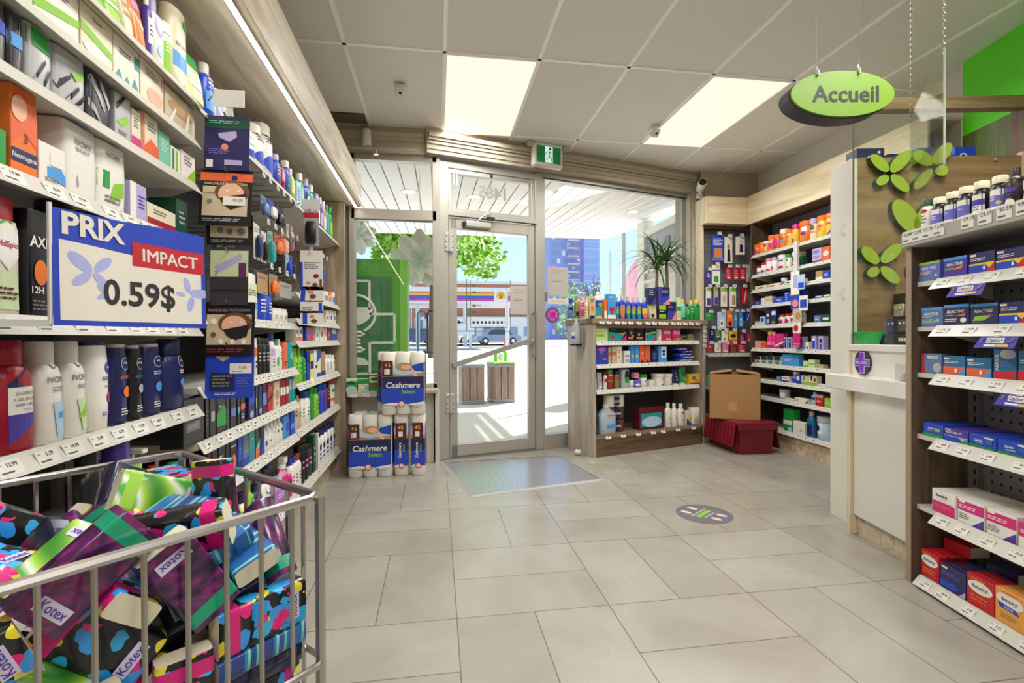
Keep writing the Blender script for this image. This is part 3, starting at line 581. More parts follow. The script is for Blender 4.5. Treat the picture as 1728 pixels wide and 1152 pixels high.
# ------------------------------------------------------------------ products
def prof_for(kind, w, d, h):
    a, b = w / 2, d / 2
    P = dict(
        bottle=([(0, .93, 2.6), (.02, 1, 2.6), (.66, 1, 2.6), (.74, .86, 2.4), (.80, .44, 2.1)], (.80, 1.0, .47)),
        round=([(0, .93, 2), (.02, 1, 2), (.66, 1, 2), (.74, .78, 2), (.80, .66, 2)], (.79, 1.0, .80)),
        flip=([(0, .95, 3), (.02, 1, 3), (.74, 1, 3), (.80, .92, 3)], (.80, 1.0, .90)),
        boxy=([(0, 1, 12), (.02, 1, 12), (.98, 1, 12), (1, .98, 12)], None),
        oval=([(0, .86, 2.6), (.015, .92, 2.6), (.30, 1, 2.6), (.7, 1, 2.6), (.93, .88, 2.6), (.955, .84, 2.6)], (.955, 1.0, .80)),
        shoulder=([(0, .95, 2.8), (.015, 1, 2.8), (.66, .96, 2.8), (.74, .84, 2.6), (.78, .66, 2.4)], (.78, 1.0, .68)),
        tall=([(0, .93, 2.6), (.015, 1, 2.6), (.86, .97, 2.6), (.91, .93, 2.5)], (.91, 1.0, .90)),
        pump=([(0, .95, 2.6), (.02, 1, 2.6), (.58, 1, 2.6), (.66, .8, 2.4), (.70, .45, 2)], (.70, .80, .48)),
        spray=([(0, .95, 2.4), (.02, 1, 2.4), (.6, .9, 2.4), (.7, .5, 2), (.76, .4, 2)], (.76, .86, .5)),
        can=([(0, .95, 2), (.01, 1, 2), (.78, 1, 2), (.82, .86, 2)], (.82, 1.0, .86)),
        tub=([(0, .9, 2), (.03, .95, 2), (.7, 1, 2)], (.70, 1.0, 1.04)), jar=([(0, .94, 2), (.03, 1, 2), (.74, 1, 2), (.78, .9, 2)], (.77, 1.0, 1.02)),
        tube=([(.13, .88, 2), (.15, 1, 2), (.5, 1, 2.2), (.98, 1, 3), (1, 1, 3)], (0, .13, .85)),
        jug=([(0, .95, 3), (.03, 1, 3), (.58, 1, 3), (.78, .7, 2.4), (.88, .28, 2)], (.88, 1.0, .30)),
        dropper=([(0, .95, 2), (.02, 1, 2), (.55, 1, 2), (.62, .6, 2)], (.60, .74, .55)))
    pr, cap = P[kind]
    out = []
    for z, k, e in pr:
        kb = k
        if kind == 'tube': kb = 1 if z < .3 else .55 if z < .6 else .1
        if kind in ('bottle', 'pump', 'shoulder', 'jug', 'oval') and k < .7: out.append((z * h, a * k, min(b * max(k, .6), a * k * 1.05) if kind != 'oval' else b * k, e))
        else: out.append((z * h, a * k, b * kb, e))
    return out, cap
def soft_prof(kind, w, d, h):
    a, b = w / 2, d / 2
    if kind == 'pouch': return [(0, .93 * a, .7 * b, 5), (.05 * h, a, b, 5), (.45 * h, a, .8 * b, 4), (.8 * h, .99 * a, .35 * b, 5), (.94 * h, .98 * a, .08 * b, 8), (h, .98 * a, .06 * b, 8)]
    return [(0, .9 * a, .8 * b, 6), (.04 * h, a, .95 * b, 7), (.5 * h, a, b, 7), (.96 * h, a, .95 * b, 7), (h, .9 * a, .8 * b, 6)]
def clip_u(poly, u0, u1):
    for lim, sgn in ((u0, 1), (u1, -1)):
        out = []
        for i, p in enumerate(poly):
            q = poly[(i + 1) % len(poly)]; ip, iq = (p[0] - lim) * sgn >= 0, (q[0] - lim) * sgn >= 0
            if ip: out.append(p)
            if ip != iq: t = (lim - p[0]) / (q[0] - p[0]); out.append((lim, p[1] + t * (q[1] - p[1])))
        poly = out
        if len(poly) < 3: return []
    return poly
def artwork(b, art, fn, curved, asp, wid, hei):
    """draws a package's print in its own u,v face coordinates; fn(u, v, lift) gives the surface point"""
    k = 0
    for op in art.split(';'):
        if not op: continue
        t = op.split(' '); c = mat(t[-1], .45); k += 1; lift = .0005 + .0003 * k
        polys = []
        if t[0] == 'r': x0, y0, x1, y1 = map(float, t[1:5]); polys = [[(x0, y0), (x1, y0), (x1, y1), (x0, y1)]]
        elif t[0] == 'p': q = list(map(float, t[1:-1])); polys = [list(zip(q[::2], q[1::2]))]
        elif t[0] == 'e': cx, cy, rx, ry = map(float, t[1:5]); polys = [[(cx + rx * math.cos(a), cy + ry * math.sin(a)) for a in (2 * math.pi * i / 20 for i in range(20))]]
        elif t[0] == 'l':
            x0, y0, x1, y1, n = map(float, t[1:6]); n = int(n); dy = (y1 - y0) / n
            for i in range(n):
                e = x1 - (x1 - x0) * (.0, .18, .08, .3)[(i * 3 + n) % 4]; u = x0; j = 0
                while u < e - .01:                          # small print: a row of word-long dashes
                    q = min(u + (x1 - x0) * (.22, .34, .15, .27)[(i + j * 2) % 4], e); polys.append([(u, y1 - dy * (i + .52)), (q, y1 - dy * (i + .52)), (q, y1 - dy * (i + .08)), (u, y1 - dy * (i + .08))]); u = q + (x1 - x0) * .045; j += 1
        elif t[0] in 'tT':
            cx, cy, sz = map(float, t[2:5]); rot = R(90) if t[0] == 'T' else 0
            mw = .92 * (hei if t[0] == 'T' else wid)
            if t[0] == 't': mw = min(mw, 2 * wid * min(cx, 1 - cx) * .98)
            b.text(t[1], cx * wid, cy * hei, sz * hei * (1 if rot == 0 else wid / hei), c, maxw=mw, rot=rot, slant=.2 if t[1] in ('REACTINE', 'Cashmere') else 0, bold=.02 if t[1] in ('REACTINE', 'Cashmere', 'Select', 'AERIUS', 'Claritin', 'Benadryl', '45', 'AXE') else .012, fn=lambda X, Z: fn(X / wid, Z / hei, lift))
            continue
        for p in polys:
            p = [(min(max(u, .0), 1.0), min(max(v, 0), 1)) for u, v in p]
            if not curved: b.poly([fn(u, v, lift) for u, v in p], c); continue
            for i in range(6):
                q = clip_u(p, .03 + .94 * i / 6, .03 + .94 * (i + 1) / 6)
                if q: b.poly([fn(u, v, lift) for u, v in q], c)
PCACHE = {}
def product_parts(kind, w, d, h, c1, c2, art):
    """meshes of one product: [(part name, mesh builder)], the first one is the body that carries the others"""
    b = MB()
    if kind == 'box':
        b.box((-w / 2, -d / 2, 0), (w / 2, d / 2, h), mat(c1, .4), .0012)
        artwork(b, art, lambda u, v, l: ((u - .5) * w, -d / 2 - l, v * h), False, w / h, w, h)
        return [('carton', b)]
    if kind in ('pouch', 'pack'): pr, cap = soft_prof(kind, w, d, h), None
    else: pr, cap = prof_for(kind, w, d, h)
    clear = c1 == 'clearblue'
    bm_ = mat(c1, .3) if not clear else mat(c1, .12, Transmission_Weight=.0)
    b.loft(pr, bm_, 18 if w > .04 else 14)
    if kind == 'jug': b.tube([(w * .12, -d * .3, h * .80), (w * .36, -d * .2, h * .72), (w * .40, -d * .1, h * .55)], w * .05, bm_, 8)
    def fn(u, v, l):
        z = v * h; i = 0
        z = min(max(z, pr[0][0]), pr[-1][0])
        while i < len(pr) - 2 and z > pr[i + 1][0]: i += 1
        z0, a0, b0, e0 = pr[i]; z1, a1, b1, e1 = pr[i + 1]; t = (z - z0) / max(z1 - z0, 1e-6)
        a, bb, e = a0 + (a1 - a0) * t, b0 + (b1 - b0) * t, e0 + (e1 - e0) * t
        x = (u - .5) * 2; y = -(bb * (1 - min(abs(x), .999) ** e) ** (1 / e) + l + .0004)
        return (x * a, y, z)
    out = []
    if kind in ('pouch', 'pack'): artwork(b, art, fn, True, w / h, w, h); return [('wrapper', b)]
    if kind == 'boxy': artwork(b, art, fn, True, w / h, w, h); return [('carton', b)]
    out.append(('bottle_body', b))
    lb = MB(); artwork(lb, art, fn, True, w / h, w, h)
    if lb.v: out.append(('printed_label', lb))
    if cap:
        z0, z1, k = cap; cb = MB(); cm = mat(c2 if c2 != '-' else c1, .35); r = w / 2 * k; rd = min(r, d / 2 * (1.02 if kind in ('jar', 'tub', 'round', 'can') else .9)) if kind in ('flip', 'oval', 'tall', 'jar', 'tub', 'round', 'can', 'tube', 'shoulder') else min(r, d / 2 * .8)
        cb.loft([(z0 * h, r, rd, 2.4), (z0 * h + (z1 - z0) * h * .9, r, rd, 2.4), (z1 * h, r * .9, rd * .9, 2.4)], cm, 16)
        if kind == 'pump': cb.tube([(0, 0, .80 * h), (0, 0, .95 * h)], w * .06, cm, 8); cb.box((-w * .15, -d * .55, .94 * h), (w * .15, d * .15, 1.0 * h), cm, .003)
        if kind == 'spray': cb.box((-w * .2, -d * .5, .86 * h), (w * .2, d * .25, 1.0 * h), cm, .004); cb.box((-w * .08, -d * .4, .74 * h), (w * .08, -d * .25, .87 * h), cm)
        if kind == 'dropper': cb.lathe([(r * .8, .74 * h), (r * .35, .86 * h), (r * .15, h)], cm, 12)
        out.append(('pump_head' if kind == 'pump' else 'trigger' if kind == 'spray' else 'lid' if kind in ('jar', 'tub') else 'cap', cb))
    return out
NAMES = dict(box='carton', pouch='refill_pouch', pack='wrapped_pack', bottle='bottle', round='pill_bottle', flip='flip_cap_bottle', boxy='carton', oval='shower_gel_bottle', shoulder='shampoo_bottle', tall='tall_bottle', pump='pump_bottle', spray='spray_bottle', can='spray_can', tub='tub', jar='jar', tube='cream_tube', jug='water_jug', dropper='nozzle_bottle')
CATS = dict(box='carton', pouch='pouch', pack='packet', can='can', tub='tub', jar='jar', tube='tube', jug='jug', boxy='carton')
def place_product(spec, loc, rotz, label, group):
    key = spec
    kind = spec[0]
    nm = NAMES[kind]
    if key not in PCACHE:
        parts = product_parts(*spec); root = parts[0][1].build(nm); kids = [p.build(n, root) for n, p in parts[1:]]
        PCACHE[key] = (root, kids); r = root
    else:
        src, kids = PCACHE[key]; r = src.copy(); COL.objects.link(r)
        for k in kids:
            c = k.copy(); COL.objects.link(c); c.parent = r
    r.location = loc; r.rotation_euler = (0, 0, rotz)
    tag(r, label, CATS.get(kind, 'bottle'), group)
    return r
DECKS = dict(L=(.20, .54, .725, .858, .914, 1.125, 1.165, 1.405, 1.60, 1.75, 1.888), R=(.048, .348, .655, .922, 1.12, 1.314, 1.492), D=(.20, .604, .836, 1.044, 1.19), V=(.19, .48, .65, .806, .965, 1.20, 1.408, 1.567, 1.722, 1.93))
BAYS = ((1.80, (.20, .54, .858, 1.125, 1.405, 1.60, 1.75, 1.888)), (2.97, (.20, .54, .725, .914, 1.165, 1.875)), (9, (.197, .548, .815, 1.063, 1.195, 1.347, 1.86)))
def stock(rows):
    rnd = random.Random(7); items = []; cur = None
    for r in rows:
        if r[0] == '@': cur = r; cnt = {}; continue
        items.append((cur, r))
    total = {}
    for cur, r in items: total[(cur[3], r[7])] = total.get((cur[3], r[7]), 0) + 1
    seen = {}
    for cur, r in items:
        _, fr, z, phrase = cur; kind, a0, a1, h, dep, c1, c2, desc, art = r
        d, n = dep if isinstance(dep, tuple) else (dep, 1)
        if fr == 'R' and z > .9: n = 1
        dk = DECKS[fr] if fr != 'L' else next(d_ for e_, d_ in BAYS if a1 - .02 < e_); up = [q for q in dk if q > z + .02]; h = min(max(h, .02), (min(up) - z - .026) if up else h)
        w = max(a1 - a0 - .003, .012)
        if kind not in ('box', 'pouch', 'pack', 'boxy', 'oval', 'flip', 'shoulder', 'bottle', 'tall', 'pump', 'spray', 'jug'): d = min(max(d, w), w)
        if kind in ('bottle', 'pump', 'spray', 'flip', 'shoulder', 'oval', 'tall'): d = min(d, w * .98) if w > .03 else min(d, w * 1.1)
        k = (phrase, desc); seen[k] = seen.get(k, 0) + 1
        for i in range(n):
            pre = '' if total[k] == 1 else ORD[seen[k]] + ' '
            lab = f'{pre}{desc} on the {phrase}' if i == 0 else f'{desc}, {ORD[i + 1]} deep in its file, {phrase}'
            wd = lab.split(' ')
            if len(wd) > 16: lab = ' '.join(w_ for w_ in wd if w_ not in ('the', 'of'))
            off = {'L': .008, 'R': .006, 'D': .012, 'V': .006}[fr]
            x, y = frame_xy(RUN[fr], (a0 + a1) / 2, off + d / 2 + i * (d + .001))
            rz = RUN[fr][1] + (rnd.uniform(-.05, .05) if n == 1 and kind != 'box' else rnd.uniform(-.012, .012))
            place_product((kind, round(w, 4), round(d, 4), round(h, 4), c1, c2, art), (x, y, z + .0005), rz, lab, f'products on the {phrase}')
ROWS=[
('@','L',1.888,'top shelf over the wire basket'),
('pouch',1.28,1.373,0.101,.08,'lime','-','lime green refill pouch','r 0 .55 1 1 lightgreen;l .2 .2 .8 .4 3 white'),
('pouch',1.373,1.439,0.124,.08,'lime','-','bright green refill pouch','r .1 .3 .9 .6 white;l .2 .7 .8 .85 2 green'),
('pouch',1.444,1.489,0.152,.07,'cream','-','cream refill pouch','r .1 .35 .9 .6 tan;l .2 .7 .8 .85 2 grey'),
('pouch',1.492,1.546,0.161,.07,'orange','-','orange and white refill pouch','p 0 0 1 0 1 .35 0 .6 white;r .15 .65 .9 .85 pink'),
('bottle',1.549,1.577,0.186,.05,'violet','white','purple body wash bottle','r .1 .2 .9 .6 white;l .2 .3 .8 .5 3 violet'),
('bottle',1.58,1.642,0.199,.055,'white','lavender','white lotion bottle with lilac oval','e .5 .6 .35 .16 lavender;e .5 .22 .25 .08 paleblue'),
('round',1.639,1.691,0.162,.05,'white','white','small green labelled bottle','r 0 .05 1 .62 lime;l .2 .4 .8 .6 3 white'),
('tall',1.677,1.795,0.244,.06,'cream','cream','tall cream bottle with blue wave','r 0 .22 1 .42 sky;r 0 .0 1 .22 cream;e .7 .85 .16 .06 green;l .2 .5 .8 .56 2 grey'),
('pouch',1.791,1.905,0.173,.08,'paleyellow','-','pale green refill pouch','r 0 .72 1 1 green;r .1 .3 .9 .6 white'),
('bottle',1.91,1.988,0.191,.06,'blue','white','royal blue mouthwash bottle','r .1 .1 .9 .45 sky;r .1 .5 .9 .85 blue;l .2 .55 .8 .8 3 white'),
('round',1.998,2.068,0.139,.05,'white','white','white capped lotion bottle','r 0 .1 1 .6 lavender;e .5 .5 .3 .2 white'),
('dropper',2.085,2.18,0.188,.05,'white','white','white nozzle bottle','r .1 .2 .9 .5 paleblue'),
('@','L',1.75,'second shelf down over the basket'),
('box',1.057,1.138,0.183,.1,'white','-','white wrapped soap carton','r 0 0 1 .3 palegreen;l .2 .5 .8 .7 3 grey'),
('box',1.139,1.272,0.172,.09,'white','-','white and green soap carton','p 0 .1 1 .35 1 .5 0 .3 lime;l .2 .6 .8 .8 3 grey'),
('box',1.276,1.39,0.141,.09,'cream','-','cream soap carton with green sweep','p 0 .42 1 .25 1 .4 0 .62 lime;t Dove .5 .82 .13 grey;e .5 .15 .45 .12 white'),
('box',1.392,1.503,0.136,.09,'ivory','-','ivory soap carton with teal leaves','p 0 0 .2 .25 .35 0 .5 .22 .65 0 .8 .3 1 0 teal;r .8 .55 1 .85 teal;l .2 .6 .7 .75 2 grey'),
('box',1.506,1.625,0.125,.09,'cream','-','cream soap carton with peach flower','e .6 .25 .35 .2 peach;l .2 .65 .8 .85 3 grey;r .9 .6 1 .9 pink'),
('box',1.628,1.82,0.15,.09,'beige','-','beige film wrapped soap carton','e .5 .55 .4 .2 tan;p .1 0 .3 .5 .35 .5 .2 0 white;p .6 0 .75 .7 .8 .7 .72 0 white'),
('@','L',1.6,'third shelf down over the basket'),
('pack',1.044,1.081,0.12,.1,'darkgrey','-','dark silver soap pack','r 0 .45 1 .65 blue;p .1 0 .3 1 .4 1 .25 0 silver'),
('pack',1.082,1.121,0.12,.1,'darkgrey','-','charcoal soap pack with blue stripe','r 0 .4 1 .62 sky;p .5 0 .7 1 .8 1 .6 0 silver'),
('pack',1.123,1.196,0.138,.1,'silver','-','silver soap pack with green top','r 0 .62 1 .92 green;r 0 .92 1 1 black;p .1 0 .6 .5 .65 .45 .2 0 darkgrey;p .5 0 .8 .4 .85 .35 .6 0 darkgrey'),
('pack',1.201,1.298,0.128,.1,'silver','-','silver and black leaf print pack','p .0 .3 .5 .6 .45 .5 .1 .2 black;p .2 .0 .7 .45 .72 .38 .35 0 black;p .5 0 .95 .4 .95 .3 .65 0 black;p .45 .62 .85 .75 .85 .6 .6 .5 lime'),
('pack',1.3,1.39,0.136,.1,'darkgrey','-','dark fern print pack','p .0 .8 .6 .3 .65 .35 .1 .9 silver;p .2 1 .8 .4 .85 .5 .4 1 silver;p 0 .3 .5 0 .6 0 0 .45 silver'),
('box',1.395,1.462,0.113,.08,'silver','-','silver carton with lime leaf','p .1 .35 .8 .6 .9 .45 .4 .25 lime;p 0 .7 .5 1 .7 1 .1 .6 black;l .2 .08 .8 .18 2 grey'),
('box',1.465,1.509,0.102,.07,'cream','-','slim cream carton with magenta foot','r 0 0 1 .28 magenta;l .2 .5 .8 .8 4 grey'),
('box',1.514,1.593,0.115,.07,'cream','-','cream carton with orange edge','r 0 0 .12 1 orange;p .12 0 1 0 1 .3 .5 .45 .12 .2 coral;l .3 .6 .9 .85 3 grey'),
('box',1.596,1.659,0.097,.07,'mint','-','mint green soap carton','l .2 .4 .8 .8 4 white'),
('box',1.663,1.72,0.078,.07,'white','-','white carton with green stripes','r .1 .1 .3 .9 green;r .5 .1 .7 .9 lime'),
('box',1.724,1.816,0.088,.07,'white','-','white carton with lime corner','p .3 0 1 0 1 .6 lime;l .2 .5 .8 .85 3 grey'),
('@','L',1.405,'fourth shelf down over the basket'),
('box',1.008,1.075,0.07,.1,'green','-','green carton cut off by frame','l .2 .4 .8 .7 2 white'),
('box',1.081,1.147,0.174,.1,'orange','-','orange cleanser carton','p 0 .3 .5 .5 1 .35 1 .8 .4 1 0 .8 coral;r 0 .13 1 .28 navy;t Neutrogena .5 .2 .085 white;t 3 .55 .42 .14 maroon;e .3 .75 .3 .15 peach'),
('box',1.15,1.225,0.086,.1,'white','-','small white soap carton with blue waves','p .3 .2 1 .1 1 .35 .8 .5 .3 .45 sky;r .4 .5 .9 .8 white;l .2 .08 .8 .18 2 grey'),
('pack',1.227,1.336,0.177,.11,'white','-','tall white bar soap pack with blue corner','p 0 1 1 .9 1 1 sky;t IVORY .5 .72 .11 grey;l .25 .6 .75 .66 2 grey;p .2 0 .3 .3 .4 0 silver'),
('pack',1.338,1.447,0.172,.11,'white','-','white bar soap pack with green leaves','r 0 .3 .35 .55 green;p .35 .1 1 .3 1 .5 .5 .4 lime;t IVORY .5 .8 .1 grey;l .2 .08 .8 .2 2 grey'),
('box',1.454,1.532,0.099,.08,'lavender','-','slim lilac soap carton','r 0 0 .35 1 white;l .5 .3 .9 .7 4 violet'),
('box',1.535,1.687,0.064,.08,'cream','-','low cream carton with red base','r 0 0 1 .35 crimson;l .2 .55 .7 .8 2 grey'),
('box',1.691,1.763,0.118,.08,'darkgreen','-','dark green soap carton','l .2 .3 .8 .7 3 silver'),
('@','L',1.125,'shelf behind the price sign'),
('flip',1.029,1.119,0.226,.075,'cream','crimson','cream shampoo bottle with red cap','r .06 .05 .94 .8 palegreen;p .2 .5 .5 .38 .8 .5 .8 .7 .5 .78 .2 .7 white;t OldSpice .5 .6 .07 crimson;p .3 .75 .5 .95 .7 .78 .5 .82 green;l .2 .12 .8 .24 3 maroon'),
('boxy',1.123,1.181,0.218,.06,'black','black','black body spray gift box','t AXE .5 .7 .14 white;e .5 .42 .3 .12 orange;t 12H .35 .25 .09 white;l .1 .05 .9 .16 3 grey'),
('flip',1.189,1.28,0.255,.06,'navy','black','navy deodorant bottle behind the sign','l .2 .3 .8 .6 3 white'),
('flip',1.29,1.411,0.279,.06,'black','black','black shampoo bottle behind the sign','l .2 .3 .8 .6 3 grey'),
('flip',1.424,1.577,0.302,.06,'darkgreen','black','dark green bottle behind the sign','l .2 .3 .8 .6 3 silver'),
('flip',1.593,1.771,0.329,.06,'crimson','black','red bottle behind the sign','l .2 .3 .8 .6 3 white'),
('@','L',0.858,'fifth shelf down beside the basket'),
('shoulder',0.98,1.061,0.193,.075,'rose','crimson','pink shampoo bottle with teal label','r .2 .55 1 .75 teal;r .2 .35 1 .55 white;r .2 .15 1 .35 teal'),
('shoulder',1.065,1.152,0.22,.08,'crimson','crimson','large red shampoo bottle','p .15 .38 1 .52 1 .82 .15 .62 navy;r .15 .34 1 .58 white;p .15 .08 1 .3 1 .34 .15 .34 violet;t SHAMPOO .6 .52 .05 grey;t +_GEL_DOUCHE .6 .47 .04 grey;t HAIR_+_BODY .6 .42 .04 grey;t WASH .6 .375 .035 grey;r .5 .8 .9 .85 mint;t Option+ .7 .825 .04 white'),
('shoulder',1.156,1.227,0.217,.075,'white','white','white body wash bottle with blue tag','t IVORY .58 .62 .085 grey;e .5 .78 .14 .05 grey;e .5 .78 .1 .035 white;l .35 .5 .9 .55 2 grey;p .35 .4 .95 .4 .9 .08 .5 .06 paleblue;r .55 .24 .95 .3 sky'),
('shoulder',1.232,1.298,0.217,.075,'white','white','white body wash bottle with green leaf','t IVORY .58 .62 .085 grey;e .5 .78 .14 .05 grey;e .5 .78 .1 .035 white;l .35 .5 .9 .55 2 grey;p .3 .4 .95 .4 .9 .08 .55 .06 palegreen;p .35 .2 .9 .4 .95 .3 .7 .2 lime'),
('oval',1.302,1.383,0.216,.06,'white','navy','white shower gel with navy cap','e .75 .7 .2 .07 blue;t NIVEA .75 .7 .035 white;l .4 .55 .95 .6 2 violet;l .5 .47 .9 .5 1 red;e .8 .36 .16 .06 rose;l .4 .15 .95 .2 2 violet'),
('oval',1.387,1.457,0.209,.055,'navy','silver','navy shower gel with orange print','e .6 .75 .28 .08 silver;e .6 .75 .24 .07 navy;t NIVEA .6 .76 .035 white;t SPORT .55 .58 .06 orange;e .65 .4 .25 .07 orange;l .3 .1 .8 .2 3 white'),
('oval',1.46,1.52,0.205,.055,'black','silver','black shower gel with teal print','e .6 .75 .28 .08 silver;e .6 .75 .24 .07 black;t NIVEA .6 .76 .035 white;t ACTIVE .55 .58 .055 teal;e .6 .42 .2 .06 silver;l .3 .1 .8 .2 3 white'),
('oval',1.526,1.622,0.208,.055,'navy','silver','navy shower gel with ice blue print','e .6 .75 .28 .08 silver;e .6 .75 .24 .07 navy;t NIVEA .6 .76 .035 white;l .3 .56 .9 .62 2 paleblue;e .6 .4 .22 .07 sky;l .3 .1 .8 .2 3 white'),
('shoulder',1.632,1.751,0.221,.055,'navy','navy','navy lotion bottle with narrow neck','e .75 .68 .2 .08 silver;e .75 .68 .16 .065 navy;t NIVEA .75 .69 .035 white;l .6 .5 .95 .56 2 white;e .75 .38 .14 .05 sky'),
('@','L',0.54,'low shelf behind the wire basket'),
('bottle',1.28,1.376,0.314,.06,'black','black','black shampoo bottle behind basket','l .2 .3 .8 .5 3 grey'),
('flip',1.399,1.476,0.285,.06,'violet','violet','violet tube behind basket','t dermal .5 .7 .1 white;l .2 .3 .8 .6 4 white'),
('round',1.478,1.523,0.199,.06,'lime','lime','round lime capped bottle behind basket','l .2 .3 .8 .5 2 white'),
('pump',1.468,1.552,0.235,.06,'white','white','white tub with flared lid behind basket','l .2 .3 .8 .5 2 grey'),
('bottle',1.577,1.642,0.162,.06,'crimson','red','red bottle behind basket','l .2 .3 .8 .5 2 white'),
('bottle',1.687,1.759,0.144,.06,'paleyellow','green','pale bottle with bright green cap','r .1 .1 .9 .7 palegreen;e .5 .4 .3 .15 lime'),
('bottle',1.775,1.855,0.102,.06,'black','black','black bottle past the basket corner','l .2 .3 .8 .5 3 silver'),
('@','L',1.875,'top shelf of the middle bay'),
('round',2.319,2.408,0.133,.05,'white','white','white contact lens bottle','r .1 .1 .9 .35 blue;r .1 .5 .9 .7 paleblue'),
('round',2.416,2.538,0.205,.06,'white','white','big white solution bottle with blue dot','e .5 .25 .4 .16 blue;l .2 .6 .8 .8 3 navy;r .6 .65 .9 .75 red'),
('round',2.546,2.674,0.262,.06,'white','white','second big white solution bottle','e .5 .25 .4 .16 blue;l .2 .6 .8 .8 3 navy;r .6 .65 .9 .75 red'),
('bottle',2.693,2.773,0.164,.05,'blue','lavender','blue mouthwash with lilac cap','r .1 .2 .9 .7 violet;l .2 .3 .8 .6 3 white'),
('bottle',2.784,2.848,0.162,.05,'crimson','black','red mouthwash bottle','r .1 .3 .9 .6 pink;l .2 .35 .8 .55 2 white'),
('bottle',2.859,2.949,0.19,.05,'blue','white','blue white capped mouthwash','r .1 .1 .9 .7 navy;l .2 .2 .8 .6 4 sky'),
('bottle',2.961,3.022,0.176,.05,'lime','white','lime mouthwash bottle','r .1 .2 .9 .6 paleyellow'),
('@','L',1.86,'top shelf of the bay beside the toilet paper'),
('box',3.047,3.137,0.147,.05,'paleblue','-','pale blue rinse carton','l .2 .2 .8 .8 5 blue'),
('bottle',3.124,3.248,0.228,.05,'green','white','green mouthwash with white cap','r .1 .1 .9 .6 mint;l .2 .3 .8 .5 3 white'),
('bottle',3.263,3.383,0.238,.05,'blue','lavender','blue mouthwash bottle','r .1 .2 .9 .6 navy;e .5 .4 .3 .15 white'),
('bottle',3.399,3.496,0.238,.05,'teal','white','teal mouthwash bottle','r .1 .2 .9 .6 mint'),
('bottle',3.547,3.654,0.222,.05,'black','lavender','black whitening rinse','r .1 .1 .9 .5 white'),
('bottle',3.672,3.748,0.228,.05,'violet','white','violet whitening rinse','r .1 .1 .9 .5 lavender'),
('bottle',3.767,3.847,0.229,.05,'tan','white','amber mouthwash','r .1 .1 .9 .5 cream'),
('bottle',3.868,3.952,0.23,.05,'teal','teal','small teal mouthwash','r .1 .1 .9 .5 sky'),
('bottle',3.974,4.086,0.243,.05,'green','green','dark green mouthwash','r .1 .1 .9 .5 lime'),
('@','L',1.165,'peg shelf of the middle bay'),
('flip',2.264,2.423,0.204,.06,'palegreen','white','clear pale green body spray','r .1 .2 .9 .8 white;l .2 .5 .8 .65 3 grey;e .7 .3 .2 .08 sky'),
('can',2.447,2.546,0.17,.045,'blue','blue','tall blue spray can','l .2 .2 .8 .6 4 white;r 0 .72 1 .75 sky'),
('can',2.555,2.618,0.153,.045,'blue','blue','shorter blue spray can','l .2 .2 .8 .6 4 white'),
('flip',2.636,2.703,0.07,.04,'white','white','small white curved bottle','l .2 .2 .8 .5 2 grey'),
('flip',2.713,2.784,0.072,.04,'white','white','small white curved bottle','l .2 .2 .8 .5 2 grey'),
('flip',2.794,2.87,0.073,.04,'white','white','small white curved bottle','l .2 .2 .8 .5 2 grey'),
('box',2.881,3.009,0.08,.05,'lavender','-','pale lilac carton','r .3 .4 .8 .7 violet'),
('@','L',0.914,'second shelf above the cart in middle bay'),
('can',2.319,2.355,0.201,.04,'navy','navy','navy deodorant can','l .2 .2 .8 .6 3 white'),
('can',2.363,2.4,0.169,.04,'white','white','white deodorant can with orange band','r 0 .5 1 .75 orange;l .2 .15 .8 .4 2 navy'),
('can',2.408,2.455,0.172,.04,'black','black','black deodorant can','l .2 .3 .8 .6 3 silver'),
('can',2.463,2.512,0.169,.04,'black','black','black deodorant can','l .2 .3 .8 .6 3 silver'),
('can',2.521,2.582,0.169,.04,'black','black','black deodorant can','l .2 .3 .8 .6 3 silver'),
('bottle',2.59,2.655,0.193,.04,'white','violet','white bottle with violet cap','r 0 .4 1 .6 lavender;l .2 .1 .8 .35 3 grey'),
('bottle',2.664,2.713,0.163,.04,'white','green','white bottle with green drop','e .5 .3 .3 .15 green'),
('bottle',2.723,2.763,0.163,.04,'white','white','plain white tall bottle','l .2 .3 .8 .6 3 blue'),
('box',2.773,2.848,0.144,.04,'coral','-','coral orange carton','r .2 .4 .8 .6 orange;l .2 .1 .8 .3 2 navy'),
('flip',2.859,2.985,0.146,.05,'teal','teal','dark teal bottle','p .2 .5 .8 .7 .5 .3 mint'),
('@','L',0.725,'third shelf above the cart in middle bay'),
('box',1.72,1.868,0.156,.07,'black','-','large black hair colour carton','r .1 .3 .8 .5 grey;l .2 .35 .7 .45 2 lavender;r .15 .75 .75 .9 maroon'),
('box',1.877,1.905,0.144,.06,'black','-','slim black carton','l .2 .3 .8 .7 4 grey'),
('box',1.91,1.958,0.139,.06,'black','-','black carton with white tag','r .2 .4 .8 .65 silver'),
('box',1.963,2.046,0.144,.06,'black','-','black carton with green flame','p 0 .2 1 .15 1 .6 .7 .75 0 .5 green;r .1 .6 .5 .75 black;l .2 .62 .5 .72 2 white'),
('box',2.051,2.079,0.132,.06,'darkgrey','-','charcoal slim carton','l .2 .2 .8 .6 4 grey'),
('box',2.085,2.149,0.128,.06,'black','-','black carton with steel blue patch','r .1 .35 .9 .6 steel'),
('box',2.155,2.186,0.122,.06,'black','-','black carton with blue square','r .1 .4 .9 .6 sky'),
('box',2.192,2.237,0.117,.06,'black','-','black carton with orange band','r 0 .5 1 .7 coral;l .2 .15 .8 .35 2 white'),
('box',2.278,2.348,0.15,.06,'navy','-','navy carton with blue letters','r 0 .45 1 .8 blue;e .5 .15 .3 .1 silver'),
('box',2.363,2.393,0.144,.06,'navy','-','navy carton with lime edge','r 0 .3 .4 .6 lime'),
